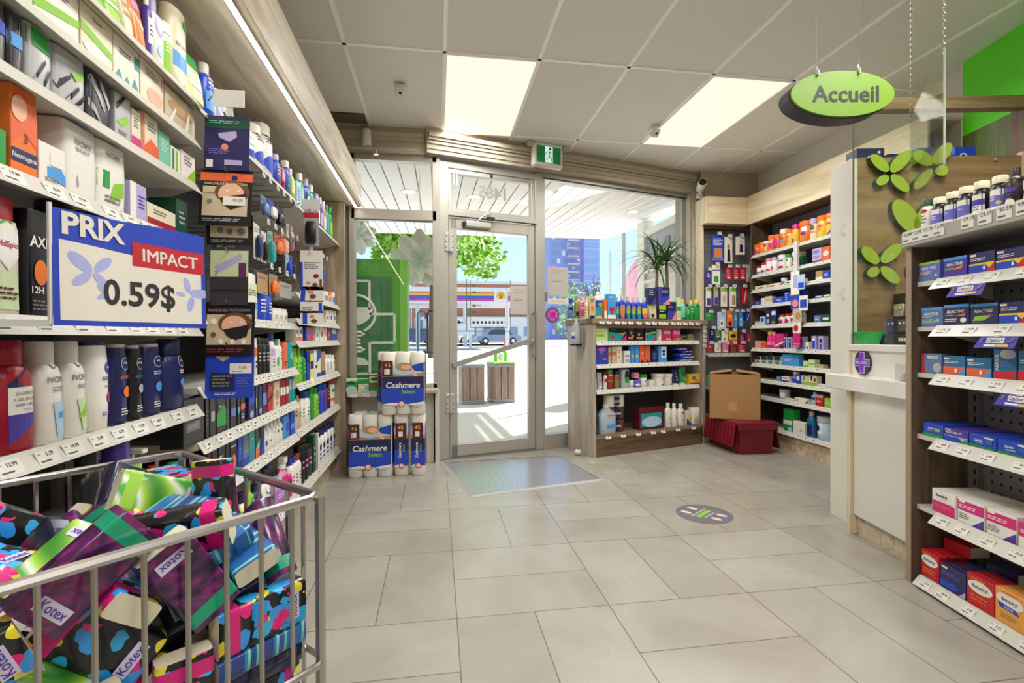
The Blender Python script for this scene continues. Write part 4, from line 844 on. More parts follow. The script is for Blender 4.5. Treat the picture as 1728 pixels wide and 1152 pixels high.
('box',2.4,2.447,0.14,.06,'navy','-','plain navy carton','e .5 .15 .3 .1 silver'),
('box',2.455,2.504,0.14,.06,'navy','-','navy carton with sky band','r 0 .3 1 .7 sky'),
('box',2.521,2.599,0.138,.06,'red','-','bright red carton','p 0 .3 1 .5 1 .6 0 .45 black;l .2 .7 .8 .85 2 white'),
('box',2.618,2.703,0.138,.06,'cream','-','cream hair colour carton','e .5 .5 .4 .2 tan;l .2 .1 .8 .25 2 grey'),
('box',2.713,2.753,0.141,.06,'crimson','-','red and white carton','r 0 .4 1 .7 white'),
('box',2.763,2.805,0.137,.06,'crimson','-','red and white carton','r 0 .4 1 .7 white'),
('box',2.815,2.859,0.136,.06,'crimson','-','red and white carton','r 0 .4 1 .7 white'),
('box',2.87,2.915,0.138,.06,'teal','-','grey teal carton','r 0 .5 1 .9 silver'),
('box',2.926,2.985,0.137,.06,'teal','-','grey teal carton','r 0 .5 1 .9 silver'),
('@','L',0.54,'lowest rail of the middle bay'),
('box',1.886,1.919,0.131,.06,'black','-','black carton first past the basket','l .2 .4 .8 .6 2 white'),
('box',1.924,1.973,0.136,.06,'black','-','black carton with white letters','l .1 .5 .8 .7 2 white'),
('box',1.978,2.035,0.152,.06,'black','-','wide black carton with white letters','l .1 .5 .8 .65 2 white;r .2 .1 .8 .2 red'),
('box',2.041,2.079,0.152,.06,'black','-','dark carton with silver strip','r .2 .1 .8 .25 silver'),
('box',2.085,2.149,0.153,.06,'darkbrown','-','dark brown carton with amber glow','e .5 .3 .35 .2 coral;l .1 .65 .9 .75 1 white'),
('box',2.161,2.205,0.145,.06,'blue','-','blue hair carton','e .5 .15 .3 .1 navy;l .2 .4 .8 .7 3 sky'),
('box',2.211,2.278,0.141,.06,'steel','-','steel blue carton','r 0 0 1 .25 blue;r .1 .5 .9 .75 grey;r .1 .42 .9 .45 lime'),
('box',2.284,2.348,0.148,.06,'teal','-','dark teal carton with pale corner','p 0 .1 1 .1 1 .45 steel;l .2 .6 .8 .7 1 white'),
('box',2.355,2.408,0.141,.06,'darkgreen','-','green carton with orange foot','r 0 0 1 .3 coral;p 0 .3 1 .6 1 .3 mint'),
('box',2.416,2.471,0.141,.06,'navy','-','navy carton with blue wedge','p 0 0 1 0 1 .7 blue'),
('bottle',2.479,2.529,0.134,.045,'white','white','white conditioner bottle','e .5 .3 .3 .1 violet'),
('bottle',2.538,2.59,0.132,.045,'white','white','white conditioner bottle with grey dash','r .2 .3 .8 .34 grey'),
('bottle',2.599,2.645,0.128,.045,'white','white','plain white conditioner','l .2 .5 .8 .6 2 grey'),
('bottle',2.655,2.703,0.131,.045,'white','white','white shampoo with dot','e .5 .5 .2 .06 navy'),
('bottle',2.713,2.763,0.131,.045,'white','white','white shampoo with dot','e .5 .5 .2 .06 navy'),
('pack',2.784,2.881,0.123,.06,'sky','-','light blue wipes pouch','e .5 .5 .3 .2 blue'),
('box',2.892,2.973,0.12,.05,'blue','-','blue carton at the bay joint','r 0 .3 1 .5 sky'),
('@','L',0.2,'floor deck of the middle bay'),
('bottle',2.125,2.211,0.239,.06,'lime','lime','lime green lotion bottle','e .5 .6 .3 .12 navy'),
('bottle',2.218,2.291,0.222,.06,'paleyellow','navy','pale yellow lotion bottle','e .5 .6 .3 .12 navy'),
('bottle',2.298,2.363,0.25,.06,'lime','lime','tall lime lotion bottle','e .5 .6 .3 .12 blue;l .2 .2 .8 .4 3 grey'),
('pump',2.378,2.455,0.259,.06,'navy','navy','navy pump lotion','e .5 .6 .3 .12 blue;l .2 .2 .8 .4 3 white'),
('pump',2.471,2.609,0.265,.06,'white','navy','white pump lotion with navy neck','e .5 .6 .3 .12 blue;l .2 .2 .8 .4 3 grey'),
('bottle',2.645,2.837,0.153,.06,'orchid','lavender','lilac body cream bottle','l .2 .3 .8 .5 2 white'),
('spray',2.743,2.87,0.242,.05,'pink','white','pink trigger mist','r .1 .2 .9 .6 magenta'),
('bottle',2.881,2.926,0.159,.05,'magenta','white','magenta mist bottle','r .1 .2 .9 .6 maroon'),
('bottle',2.926,2.985,0.199,.05,'white','violet','white bottle with violet cap','l .2 .2 .8 .5 3 magenta'),
('bottle',2.997,3.047,0.197,.05,'white','blue','white bottle with blue cap','l .2 .2 .8 .5 3 violet'),
('bottle',3.059,3.124,0.195,.05,'white','brick','white bottle with brick cap','l .2 .2 .8 .5 3 brick'),
('@','L',1.347,'upper tray above the whitening boxes'),
('tub',3.807,3.909,0.084,.04,'white','white','white floss tub','r .2 .2 .8 .6 sky'),
('tub',3.931,4.04,0.091,.04,'white','orange','white tub with orange label','r .2 .2 .8 .6 orange'),
('tub',4.063,4.156,0.098,.04,'white','white','white floss tub','r .2 .2 .8 .6 sky'),
('@','L',1.195,'tray under the floss tubs'),
('box',3.807,3.909,0.094,.05,'white','-','small white toothpaste carton','r .2 .3 .7 .6 magenta'),
('box',3.931,4.04,0.101,.05,'white','-','small white toothpaste carton','r .2 .3 .7 .6 violet'),
('box',4.063,4.156,0.103,.05,'white','-','small white toothpaste carton','r .2 .3 .7 .6 violet'),
('@','L',1.063,'toothpaste shelf of the bay beside toilet paper'),
('box',3.009,3.072,0.087,.06,'white','-','orange and white carton','r 0 .0 1 .3 orange;r .2 .5 .8 .8 magenta'),
('box',3.085,3.151,0.088,.06,'white','-','orange and white carton','r 0 .0 1 .3 orange;r .2 .5 .8 .8 violet'),
('box',3.234,3.415,0.089,.06,'blue','-','red and blue denture carton','r .1 .55 .9 .95 red;r .1 .08 .9 .45 red'),
('box',3.48,3.582,0.094,.05,'white','-','white denture carton','r .2 .3 .7 .6 grey'),
('box',3.6,3.71,0.096,.05,'white','-','white carton with red dot','e .5 .5 .3 .2 red'),
('box',3.729,3.827,0.095,.05,'white','-','white carton with pink dot','e .5 .5 .3 .2 pink'),
('box',3.847,3.952,0.102,.05,'brick','-','brick red carton','l .2 .3 .8 .6 2 white'),
('box',3.974,4.18,0.106,.05,'blue','-','blue and white carton','r .1 .5 .9 .8 white'),
('@','L',0.815,'soap shelf of the bay beside toilet paper'),
('bottle',2.997,3.072,0.21,.05,'lime','lime','lime green shampoo','l .2 .2 .8 .6 3 green'),
('bottle',3.085,3.164,0.208,.05,'lime','lime','lime green shampoo','l .2 .2 .8 .6 3 green'),
('bottle',3.178,3.234,0.195,.05,'green','green','green shampoo','l .2 .2 .8 .6 3 lime'),
('box',3.248,3.322,0.179,.05,'blue','-','blue hair carton','r 0 .6 1 .9 navy'),
('box',3.337,3.415,0.168,.05,'paleyellow','-','navy and yellow carton','r 0 .4 1 .7 navy'),
('box',3.431,3.618,0.188,.05,'white','-','wide white and blue carton','p .3 .5 1 .7 1 1 .5 1 blue;r .4 0 1 .15 blue;e .3 .4 .15 .06 black'),
('box',3.636,3.767,0.171,.05,'tan','-','tan carton with navy foot','r 0 0 1 .2 navy'),
('bottle',3.807,3.909,0.145,.045,'white','white','clear white bottle','r .2 .2 .8 .6 lavender'),
('bottle',3.931,4.018,0.141,.045,'white','white','clear white bottle','r .2 .2 .8 .6 lavender'),
('bottle',4.04,4.133,0.133,.045,'white','white','clear white bottle with red mark','r .2 .5 .8 .6 red'),
('@','L',0.548,'lowest rail beside the toilet paper'),
('bottle',2.985,3.059,0.226,.05,'beige','black','beige cream with black cap','l .2 .3 .8 .5 2 brown'),
('bottle',3.072,3.124,0.19,.05,'beige','beige','beige cream bottle','l .2 .3 .8 .5 2 brown'),
('bottle',3.137,3.22,0.209,.05,'white','navy','white bottle with navy cap','l .2 .2 .8 .5 3 grey'),
('bottle',3.234,3.352,0.197,.05,'white','blue','white bottle with blue cap','l .2 .2 .8 .5 3 grey'),
('bottle',3.368,3.463,0.223,.05,'green','green','green styling bottle','l .2 .2 .8 .6 3 lime'),
('bottle',3.48,3.582,0.196,.05,'lime','green','lime styling bottle','l .2 .2 .8 .6 3 green'),
('bottle',3.618,3.71,0.208,.05,'blue','blue','blue styling bottle','l .2 .3 .8 .7 3 red'),
('bottle',3.729,3.847,0.201,.05,'blue','blue','blue styling bottle','l .2 .3 .8 .7 3 red'),
('can',3.868,3.974,0.198,.045,'maroon','black','dark red hair spray','l .2 .3 .8 .7 3 orange'),
('can',3.996,4.156,0.208,.045,'white','red','white and red hair spray','r 0 0 1 .3 red;e .5 .6 .3 .08 green'),
('@','L',0.197,'floor deck beside the toilet paper'),
('can',3.137,3.206,0.23,.045,'black','black','black antiperspirant can','l .2 .3 .8 .6 2 orchid'),
('can',3.22,3.292,0.219,.045,'black','black','black antiperspirant can','l .2 .3 .8 .6 2 pink'),
('can',3.307,3.383,0.208,.045,'darkgrey','black','charcoal antiperspirant can','l .2 .3 .8 .6 2 pink'),
('box',3.399,3.463,0.24,.045,'darkgreen','-','dark green slim carton','l .2 .2 .8 .7 3 beige'),
('box',3.48,3.547,0.236,.045,'white','-','white slim carton with navy side','r 0 0 .4 1 navy'),
('bottle',3.565,3.654,0.243,.045,'white','navy','white lotion with navy cap','e .5 .5 .3 .1 navy;l .2 .1 .8 .35 2 blue'),
('bottle',3.672,3.767,0.239,.045,'white','navy','white lotion with navy cap','e .5 .5 .3 .1 navy;l .2 .1 .8 .35 2 blue'),
('bottle',3.787,3.888,0.236,.045,'white','navy','white lotion with navy cap','e .5 .5 .3 .1 navy;l .2 .1 .8 .35 2 blue'),
('bottle',3.909,3.996,0.234,.045,'white','navy','white lotion with navy cap','e .5 .5 .3 .1 navy;l .2 .1 .8 .35 2 blue'),
('bottle',4.018,4.109,0.225,.045,'white','navy','white lotion with navy cap','e .5 .5 .3 .1 navy;l .2 .1 .8 .35 2 blue'),
('@','D',1.25,'top of the wooden display'),
('spray',-0.248,-0.181,0.173,.05,'steel','blue','grey blue sun spray','r 0 .4 1 .55 navy'),
('bottle',-0.175,-0.131,0.196,.045,'olive','olive','olive sunscreen tube','r .1 .1 .9 .3 black'),
('bottle',-0.125,-0.069,0.198,.045,'pink','pink','pink sunscreen bottle','l .2 .5 .8 .7 2 navy;r .1 .1 .9 .4 rose'),
('bottle',-0.063,-0.037,0.184,.04,'paleyellow','paleyellow','pale yellow tube','l .2 .3 .8 .6 2 tan'),
('box',-0.03,0.034,0.201,.045,'beige','-','beige carton with orange flower','e .5 .45 .3 .12 orange;r .1 0 .9 .12 black;l .2 .7 .8 .85 2 brown'),
('pump',0.04,0.124,0.3,.06,'cream','cream','large cream pump bottle','r .05 .08 .95 .45 teal;r .05 .35 .95 .55 blue;e .6 .42 .3 .06 lime'),
('box',0.131,0.163,0.174,.04,'orange','-','orange and white slim carton','r 0 0 1 .4 white'),
('box',0.17,0.264,0.225,.05,'sky','-','blue carton with red heart','p .2 .35 .5 .15 .8 .35 .75 .5 .5 .45 .25 .5 red;r 0 0 1 .15 white;l .2 .8 .8 .9 1 white'),
('bottle',0.27,0.304,0.2,.045,'blue','silver','blue green sun spray can','r 0 .25 1 .45 lime;r 0 0 1 .25 teal;e .5 .5 .4 .1 tan'),
('bottle',0.311,0.379,0.218,.045,'blue','silver','blue orange sun spray can','r 0 .0 1 .25 orange;r 0 .25 1 .45 tan;e .5 .5 .4 .1 tan'),
('bottle',0.386,0.441,0.21,.045,'blue','silver','blue green sun spray can','r 0 .25 1 .45 lime;r 0 0 1 .25 teal;e .5 .5 .4 .1 tan'),
('bottle',0.448,0.505,0.201,.045,'blue','silver','blue green sun spray can','r 0 .25 1 .45 lime;r 0 0 1 .25 teal;e .5 .5 .4 .1 tan'),
('bottle',0.511,0.567,0.208,.045,'blue','silver','blue green sun spray can','r 0 .25 1 .45 lime;r 0 0 1 .25 teal;e .5 .5 .4 .1 tan'),
('bottle',0.574,0.647,0.205,.045,'blue','silver','blue orange sun spray can','r 0 .0 1 .25 orange;r 0 .25 1 .5 gold'),
('pouch',0.661,0.757,0.18,.05,'beige','-','beige wipes pouch','p .2 .6 .9 .8 .8 .6 .3 .5 lime;e .4 .2 .2 .1 navy'),
('box',0.764,0.876,0.171,.06,'black','-','black carton with lime panels','r .1 .55 .9 .8 lime;r .1 .05 .9 .3 lime;l .2 .4 .8 .48 1 white'),
('box',0.883,0.997,0.175,.06,'navy','-','navy carton with pink corner','p .5 0 1 0 1 .5 salmon;p 0 0 .5 0 1 .5 0 .45 violet;l .1 .6 .7 .75 2 silver'),
('box',1.005,1.059,0.218,.04,'palegreen','-','slim white green carton','r 0 .4 1 .6 green;l .2 .1 .8 .3 2 grey'),
('bottle',1.067,1.13,0.203,.045,'mint','gold','mint aloe bottle','r .1 .0 .9 .12 darkgreen'),
('bottle',1.137,1.177,0.163,.04,'green','navy','green gel with navy cap','l .2 .3 .8 .6 2 white'),
('bottle',1.186,1.241,0.2,.045,'green','gold','clear green aloe gel','l .2 .3 .8 .6 2 palegreen'),
('bottle',1.249,1.331,0.209,.045,'green','gold','clear green aloe gel','l .2 .6 .8 .7 1 navy'),
('@','D',1.395,'carton stack atop the wooden display'),
('box',0.764,0.914,0.17,.06,'navy','-','navy carton with violet side','p .4 0 1 0 1 .4 salmon;p 0 0 .4 0 1 .5 0 .4 blue;r 0 .0 .25 1 violet;l .3 .65 .9 .8 2 silver'),
('box',0.647,0.741,0.153,.06,'navy','-','navy carton with violet curve','p .4 0 1 0 1 .5 violet;l .1 .5 .8 .9 3 silver'),
('@','D',1.044,'upper shelf of the wooden display'),
('box',0.02,0.177,0.122,.08,'palegreen','-','pale green swab carton','r .1 .35 .7 .55 lime;l .1 .65 .9 .8 2 tan;r .9 0 1 1 lime'),
('box',0.183,0.386,0.128,.08,'black','-','black carton with teal wave','p 0 0 .65 0 .9 .6 0 .7 teal;p .65 0 1 0 1 .5 magenta;p .55 .6 1 .7 .8 .4 tan;e .2 .35 .1 .14 red;l .1 .85 .4 .92 1 silver'),
('box',0.393,0.482,0.129,.08,'black','-','black carton with cream letter','t U .5 .65 .3 cream;r .1 .15 .8 .3 tan;e .7 .4 .2 .1 coral'),
('box',0.49,0.589,0.13,.08,'black','-','black carton with lower cream letter','t U .4 .5 .3 cream;r .1 .15 .9 .3 tan'),
('box',0.604,0.741,0.125,.08,'navy','-','navy carton with teal base','r 0 0 1 .5 teal;p 0 .5 1 .6 .9 .75 0 .6 lime;p .6 0 1 0 1 .4 magenta;e .15 .35 .1 .14 red'),
('box',0.748,0.808,0.114,.08,'silver','-','grey leaf carton','p .3 0 .9 .1 .9 .8 .5 .9 white;e .55 .5 .2 .1 lavender'),
('box',0.815,0.936,0.12,.07,'rose','-','pink pad carton','r .15 .55 .85 .8 silver;r .4 .08 .95 .2 beige'),
('box',0.944,1.052,0.121,.07,'rose','-','pink pad carton with pale panel','r .1 .5 .9 .8 pink;r .4 .08 .95 .2 beige'),
('jar',1.067,1.161,0.063,.05,'olive','navy','olive jar with navy lid','r .2 .2 .8 .6 navy'),
('jar',1.17,1.265,0.081,.05,'olive','navy','taller olive jar','r .1 .4 .9 .8 navy'),
('@','D',0.836,'middle shelf of the wooden display'),
('box',0.027,0.17,0.164,.07,'violet','-','violet pad carton with moon swirl','e .55 .82 .3 .12 orchid;t always .5 .62 .1 lavender;e .75 .2 .2 .12 lavender;r 0 0 1 .25 blue'),
('box',0.177,0.203,0.153,.05,'beige','-','slim beige cream carton','r 0 .5 1 .7 coral'),
('box',0.217,0.264,0.157,.05,'beige','-','second beige cream carton','r 0 .5 1 .7 coral'),
('box',0.27,0.331,0.157,.05,'cream','-','cream carton with black word','l .2 .3 .8 .4 1 black;l .3 .6 .7 .8 2 grey'),
('box',0.358,0.427,0.117,.05,'white','-','small white carton with black stripe','r .15 .55 .85 .65 black;r .15 .1 .85 .35 lavender'),
('box',0.434,0.476,0.166,.05,'sky','-','sky blue carton with sun','e .6 .4 .3 .1 gold;l .2 .75 .8 .9 1 blue'),
('box',0.482,0.533,0.165,.05,'sky','-','second sky blue carton with sun','e .5 .4 .3 .1 gold;l .2 .75 .8 .9 1 blue'),
('box',0.539,0.597,0.165,.05,'coral','-','orange ribbon carton','p 0 0 .5 .2 1 0 navy;e .6 .55 .2 .08 lavender;l .3 .7 .7 .9 3 brick'),
('box',0.604,0.669,0.164,.05,'coral','-','second orange ribbon carton','p 0 0 .5 .2 1 0 navy;l .3 .7 .7 .9 3 brick'),
('box',0.683,0.764,0.118,.05,'navy','-','navy carton with grey print','l .2 .2 .8 .8 4 steel'),
('box',0.771,0.876,0.156,.06,'sky','-','sky blue carton with white panel','r .3 .3 .9 .95 white;e .6 .7 .2 .08 navy;r .45 .4 .75 .6 blue'),
('@','D',0.604,'lower shelf of the wooden display'),
('tube',0.02,0.059,0.105,.04,'silver','white','grey cream tube','l .2 .2 .8 .5 2 white'),
('tube',0.066,0.124,0.156,.04,'silver','white','white cream tube','l .2 .4 .8 .6 2 grey;r .1 .0 .9 .2 white'),
('bottle',0.131,0.17,0.165,.04,'white','red','white spray with red top','r .1 .4 .9 .6 red'),
('can',0.177,0.243,0.179,.045,'brick','green','brick red can with green cap','r 0 .55 1 .8 red;l .2 .65 .8 .72 1 white;r 0 .4 1 .45 olive'),
('can',0.257,0.317,0.16,.045,'olive','black','olive can with red band','r 0 .6 1 .7 red;r 0 .5 1 .58 steel'),
('box',0.325,0.413,0.174,.05,'silver','-','grey carton with green flame','r .45 .3 .95 .6 green;p .4 .6 1 .6 .9 1 .5 .9 black'),
('box',0.421,0.469,0.072,.05,'white','-','small white carton with blue dash','r .2 .2 .8 .35 navy'),
('box',0.476,0.554,0.075,.05,'periwinkle','-','periwinkle carton under pink one','e .5 .4 .4 .15 white'),
('jar',0.561,0.647,0.121,.06,'white','green','white tub with green lid','l .4 .4 .9 .6 2 grey'),
('box',0.661,0.719,0.067,.05,'white','-','blank white carton','l .5 .2 .8 .3 1 grey'),
('jar',0.748,0.868,0.12,.07,'white','white','white cream tub','r .5 .6 .9 .65 blue;r .5 .1 .9 .18 blue'),
('jar',0.876,0.967,0.116,.07,'white','white','second white cream tub','r .5 .6 .9 .65 blue;r .5 .1 .9 .18 blue'),
('tube',0.974,1.059,0.159,.045,'navy','white','navy cream tube','l .4 .2 .7 .8 3 silver'),
('tube',1.067,1.153,0.18,.045,'green','white','green cream tube','r .4 .5 .9 .7 blue;l .4 .2 .8 .4 2 white'),
('box',1.17,1.314,0.104,.06,'gold','-','golden carton with red base','r 0 0 1 .15 red;e .4 .65 .2 .2 steel;l .5 .2 .9 .5 3 orange'),
('@','D',0.694,'carton resting on periwinkle carton'),
('box',0.476,0.533,0.052,.05,'pink','-','small pink carton','r 0 .4 1 .5 orchid'),
('@','D',0.2,'base of the wooden display'),
('bottle',0.027,0.078,0.231,.05,'black','navy','dark water bottle with blue label','r 0 .1 1 .4 navy'),
('jug',0.091,0.284,0.26,.11,'clearblue','white','clear distilled water jug','r .35 .25 .85 .7 white;r .35 .18 .85 .32 sky;r .4 .6 .8 .66 coral'),
('box',0.533,0.838,0.206,.1,'maroon','-','maroon and teal tissue carton','r .05 .12 .9 .75 teal;e .5 .35 .4 .25 paleblue;l .05 .0 .95 .1 1 black'),
('bottle',0.868,0.944,0.237,.05,'white','white','white powder bottle at back','l .5 .3 .8 .4 1 grey'),
('bottle',0.951,1.02,0.227,.05,'white','white','white powder bottle in middle','l .5 .3 .8 .4 1 grey'),
('bottle',1.029,1.114,0.216,.05,'white','white','white powder bottle with red mark','e .6 .6 .2 .06 coral;l .4 .2 .8 .3 1 grey'),
('box',1.13,1.193,0.139,.05,'cream','-','cream carton with blue and gold','r 0 0 1 .45 blue;p .3 .4 1 .1 1 .7 gold'),
('pack',1.21,1.323,0.168,.08,'white','-','clear cotton ball bag','l .3 .2 .8 .3 1 grey'),
('@','R',1.53,'top board of the allergy shelving'),
('round',0.001,0.046,0.137,.045,'white','darkgreen','white bottle with green cap','e .6 .62 .3 .06 red;l .2 .2 .9 .5 3 grey'),
('round',0.052,0.11,0.128,.055,'black','cream','dark vitamin bottle with cream lid','r 0 .05 1 .6 white;r 0 .15 1 .45 periwinkle;l .2 .25 .8 .4 2 white'),
('round',0.116,0.173,0.132,.055,'black','cream','dark vitamin bottle with blue label','r 0 .05 1 .6 white;r 0 .15 1 .45 periwinkle;l .2 .3 .7 .4 2 white'),
('round',0.175,0.234,0.135,.055,'black','cream','dark vitamin bottle with plain violet label','r 0 .05 1 .6 white;r 0 .12 1 .45 periwinkle;l .2 .3 .8 .36 1 white'),
('round',0.242,0.299,0.135,.055,'black','cream','dark vitamin bottle with striped label','r 0 .05 1 .62 white;r 0 .32 1 .48 violet;l .1 .15 .9 .3 2 periwinkle'),
('round',0.316,0.372,0.132,.055,'black','cream','dark vitamin bottle with gold dot label','r 0 .05 1 .62 white;r 0 .15 1 .45 periwinkle;e .8 .25 .12 .05 gold;l .2 .3 .7 .42 2 white'),
('bottle',0.376,0.43,0.142,.055,'darkbrown','darkbrown','brown glass supplement bottle','r 0 .08 1 .75 cream;r .1 .4 .9 .5 violet;l .1 .2 .9 .36 2 violet;l .1 .6 .8 .68 1 grey'),
('round',0.434,0.498,0.122,.06,'white','blue','white bottle with blue lid','r 0 .0 1 .42 blue;r .6 .15 1 .25 tan;l .2 .55 .8 .6 1 orchid'),
('@','R',1.314,'upper allergy shelf'),
('box',0.004,0.113,0.079,(.05,2),'periwinkle','-','violet allergy carton with green top','r 0 .88 1 1 lime;r 0 0 1 .3 steel;t REACTINE .5 .66 .2 white;l .08 .32 .7 .5 2 paleyellow;e .85 .25 .05 .06 white'),
('box',0.13,0.239,0.079,(.05,2),'violet','-','dark violet allergy carton with blue top','r 0 .86 1 1 sky;t REACTINE .5 .65 .2 white;l .08 .35 .5 .5 2 lime;p .4 .42 .9 .55 .8 .38 .5 .36 orange;l .4 .12 .8 .2 1 grey'),
('box',0.247,0.354,0.08,(.05,2),'darkviolet','-','violet carton with blue arrow, red corner','r 0 0 1 .48 gold;p 0 0 .7 0 .8 .2 .65 .4 0 .4 blue;p .65 0 1 0 1 .46 red;l .08 .58 .75 .74 2 white;r .05 .82 .3 .92 cream;e .62 .24 .05 .09 white'),
('box',0.356,0.461,0.074,(.05,2),'darkviolet','-','second violet carton with blue arrow','r 0 0 1 .48 gold;p 0 0 .7 0 .8 .2 .65 .4 0 .4 blue;p .65 0 1 0 1 .46 red;l .08 .58 .75 .74 2 white;r .05 .82 .3 .92 cream;e .62 .24 .05 .09 white'),
('@','R',1.12,'second allergy shelf'),
('box',0.017,0.13,0.079,(.05,2),'steel','-','grey blue allergy carton','r 0 .85 1 1 sky;r 0 0 1 .08 periwinkle;t REACTINE .48 .65 .2 white;l .06 .45 .6 .52 1 white;l .06 .15 .8 .38 3 palegreen;e .8 .3 .08 .1 silver'),
('box',0.133,0.249,0.084,(.05,2),'darkviolet','-','dark allergy carton with white swirl','r 0 .86 1 1 sky;t REACTINE .48 .66 .2 white;l .06 .45 .5 .52 1 gold;p .4 .45 .9 .58 .85 .45 orange;l .06 .15 .6 .34 2 paleyellow;e .8 .25 .12 .12 white'),
('box',0.252,0.367,0.08,(.05,2),'darkviolet','-','dark allergy carton with yellow burst','r 0 .86 1 1 sky;t REACTINE .5 .64 .2 white;p .1 .2 .5 .2 .85 .45 .2 .42 lime;p .4 .44 .85 .48 .8 .4 red;l .1 .06 .6 .12 1 grey'),
('box',0.369,0.473,0.079,(.05,2),'darkviolet','-','violet carton with blue arrow','r 0 0 1 .48 gold;p 0 0 .7 0 .8 .2 .65 .4 0 .4 blue;p .65 0 1 0 1 .46 red;l .08 .58 .75 .74 2 white;r .05 .82 .3 .92 cream;e .62 .24 .05 .09 white'),
('@','R',0.922,'middle allergy shelf'),
('box',0.02,0.124,0.082,(.05,2),'steel','-','blue carton with red edge','p 0 0 .2 0 .12 .5 .15 1 0 1 red;t AERIUS .55 .82 .22 white;e .8 .32 .2 .25 silver'),
('box',0.13,0.234,0.076,(.05,2),'tealblue','-','teal blue carton with pink foot','r 0 0 1 .45 coral;p .6 0 1 0 1 .45 sky;l .08 .6 .8 .75 2 white;r .05 .82 .3 .92 cream;e .6 .25 .06 .12 white'),
('box',0.237,0.342,0.074,(.05,2),'tealblue','-','wider teal blue carton with pink foot','r 0 0 1 .45 coral;p .6 0 1 0 1 .45 sky;l .08 .6 .8 .75 2 white;r .05 .82 .3 .92 cream;e .6 .25 .06 .12 white'),
('box',0.347,0.434,0.108,(.05,2),'tealblue','-','tall blue carton with grey cloud','p 0 0 1 0 1 .32 0 .25 red;e .65 .85 .35 .16 silver;T AERIUS .17 .55 .22 white;l .3 .4 .85 .6 3 sky'),
('box',0.438,0.517,0.106,(.05,2),'tealblue','-','teal carton at frame edge','r 0 0 1 .35 red;l .1 .55 .9 .7 2 white'),
('@','R',0.655,'lower allergy shelf'),
('box',0.029,0.133,0.056,(.03,6),'blue','-','blue carton with green meadow','p 0 0 1 0 1 .2 0 .25 green;t Claritin .42 .62 .2 white;r .6 .45 .85 .7 lime;l .2 .4 .6 .46 1 white'),
('box',0.136,0.247,0.052,(.03,6),'violet','-','violet carton with grey arrow','r 0 0 1 .45 lavender;p 0 0 .6 0 .75 .2 .6 .4 0 .4 blue;p .6 0 1 0 1 .45 green;l .08 .6 .85 .78 2 white;r .05 .84 .3 .93 cream'),
('box',0.249,0.36,0.051,(.03,6),'blue','-','bright blue carton with cloud','p 0 0 1 0 1 .12 0 .22 green;t Claritin .36 .58 .22 white;e .75 .85 .18 .06 white;r .65 .4 .88 .75 tealblue;l .3 .38 .6 .44 1 white'),
('box',0.363,0.475,0.051,(.03,6),'blue','-','larger bright blue carton','p 0 0 1 0 1 .12 0 .22 green;t Claritin .4 .58 .22 white;e .85 .85 .16 .07 white;r .75 .4 .95 .7 tealblue;l .3 .3 .7 .42 2 white'),
('@','R',0.348,'pink carton shelf'),
('box',0.076,0.191,0.093,(.03,6),'white','-','white carton with pink bubble','p .02 .0 .98 .0 .98 .45 .85 .5 .05 .5 magenta;t Benadryl .42 .76 .17 navy;l .15 .2 .85 .36 2 orange;l .3 .58 .7 .6 1 grey'),
('box',0.199,0.316,0.096,(.03,6),'white','-','white carton with pink top half','r 0 .5 1 .9 magenta;l .06 .58 .8 .74 2 white;r .06 .82 .3 .92 white;l .06 .14 .5 .4 3 grey;p .55 0 1 0 1 .4 violet'),
('box',0.321,0.438,0.096,(.03,6),'white','-','larger white carton with pink top half','r 0 .5 1 .9 magenta;l .06 .58 .8 .74 2 white;r .06 .82 .3 .92 white;l .06 .14 .5 .4 3 grey;p .55 0 1 0 1 .4 violet'),
('box',0.442,0.527,0.086,(.03,6),'magenta','-','pink carton at frame edge','l .06 .58 .8 .74 2 white;r 0 0 1 .45 white'),
('@','R',0.048,'bottom allergy shelf'),
('box',0.017,0.113,0.112,(.03,4),'red','-','red carton with white bubble','e .5 .68 .46 .2 white;t Benadryl .5 .68 .15 navy;r .1 .1 .9 .45 red;l .15 .15 .85 .38 2 orange;r .15 .88 .6 .93 orange'),
('box',0.118,0.239,0.098,(.03,4),'darkviolet','-','dark blue carton with blue arrow','p 0 .08 .55 .08 .75 .22 .6 .36 0 .36 blue;l .08 .55 .85 .75 3 periwinkle;r .06 .84 .3 .93 cream;p .75 .02 1 .02 1 .3 lavender'),
('box',0.242,0.354,0.118,(.03,3),'red','-','large red carton with white bubble','e .5 .66 .46 .2 white;t Benadryl .5 .66 .15 navy;l .15 .15 .85 .38 2 orange;r .15 .88 .7 .93 orange'),
('box',0.356,0.469,0.122,(.03,3),'amber','-','amber carton with white bubble','e .5 .72 .46 .2 white;t Benadryl .5 .72 .14 navy;p .15 .46 .85 .42 .7 .56 .1 .6 blue;t TOTAL .48 .5 .09 white;l .2 .15 .8 .32 2 tan;r .25 .9 .75 .95 orange'),
('@','V',1.93,'top shelf of the vitamin wall'),
('jar',-0.022,0.05,0.106,.05,'orange','orange','small orange vitamin jar','r 0 .1 1 .4 magenta'),
('jar',0.05,0.129,0.116,.05,'orange','orange','orange vitamin jar','r 0 .3 .5 .8 gold'),
('jar',0.129,0.206,0.113,.05,'orange','white','orange jar with pink top','r 0 .1 1 .5 gold;r .2 .5 .8 .7 magenta'),
('jar',0.206,0.28,0.157,.05,'orange','orange','orange and magenta jar','r 0 .2 1 .5 magenta;r .2 .5 .8 .8 cream'),
('jar',0.28,0.37,0.146,.05,'orange','orange','taller magenta label jar','r 0 .2 1 .7 magenta;r .2 .1 .8 .2 blue'),
('jar',0.379,0.466,0.177,.05,'orange','white','orange jar with brown picture','r 0 .45 1 .8 brown;r 0 .35 1 .45 sky'),
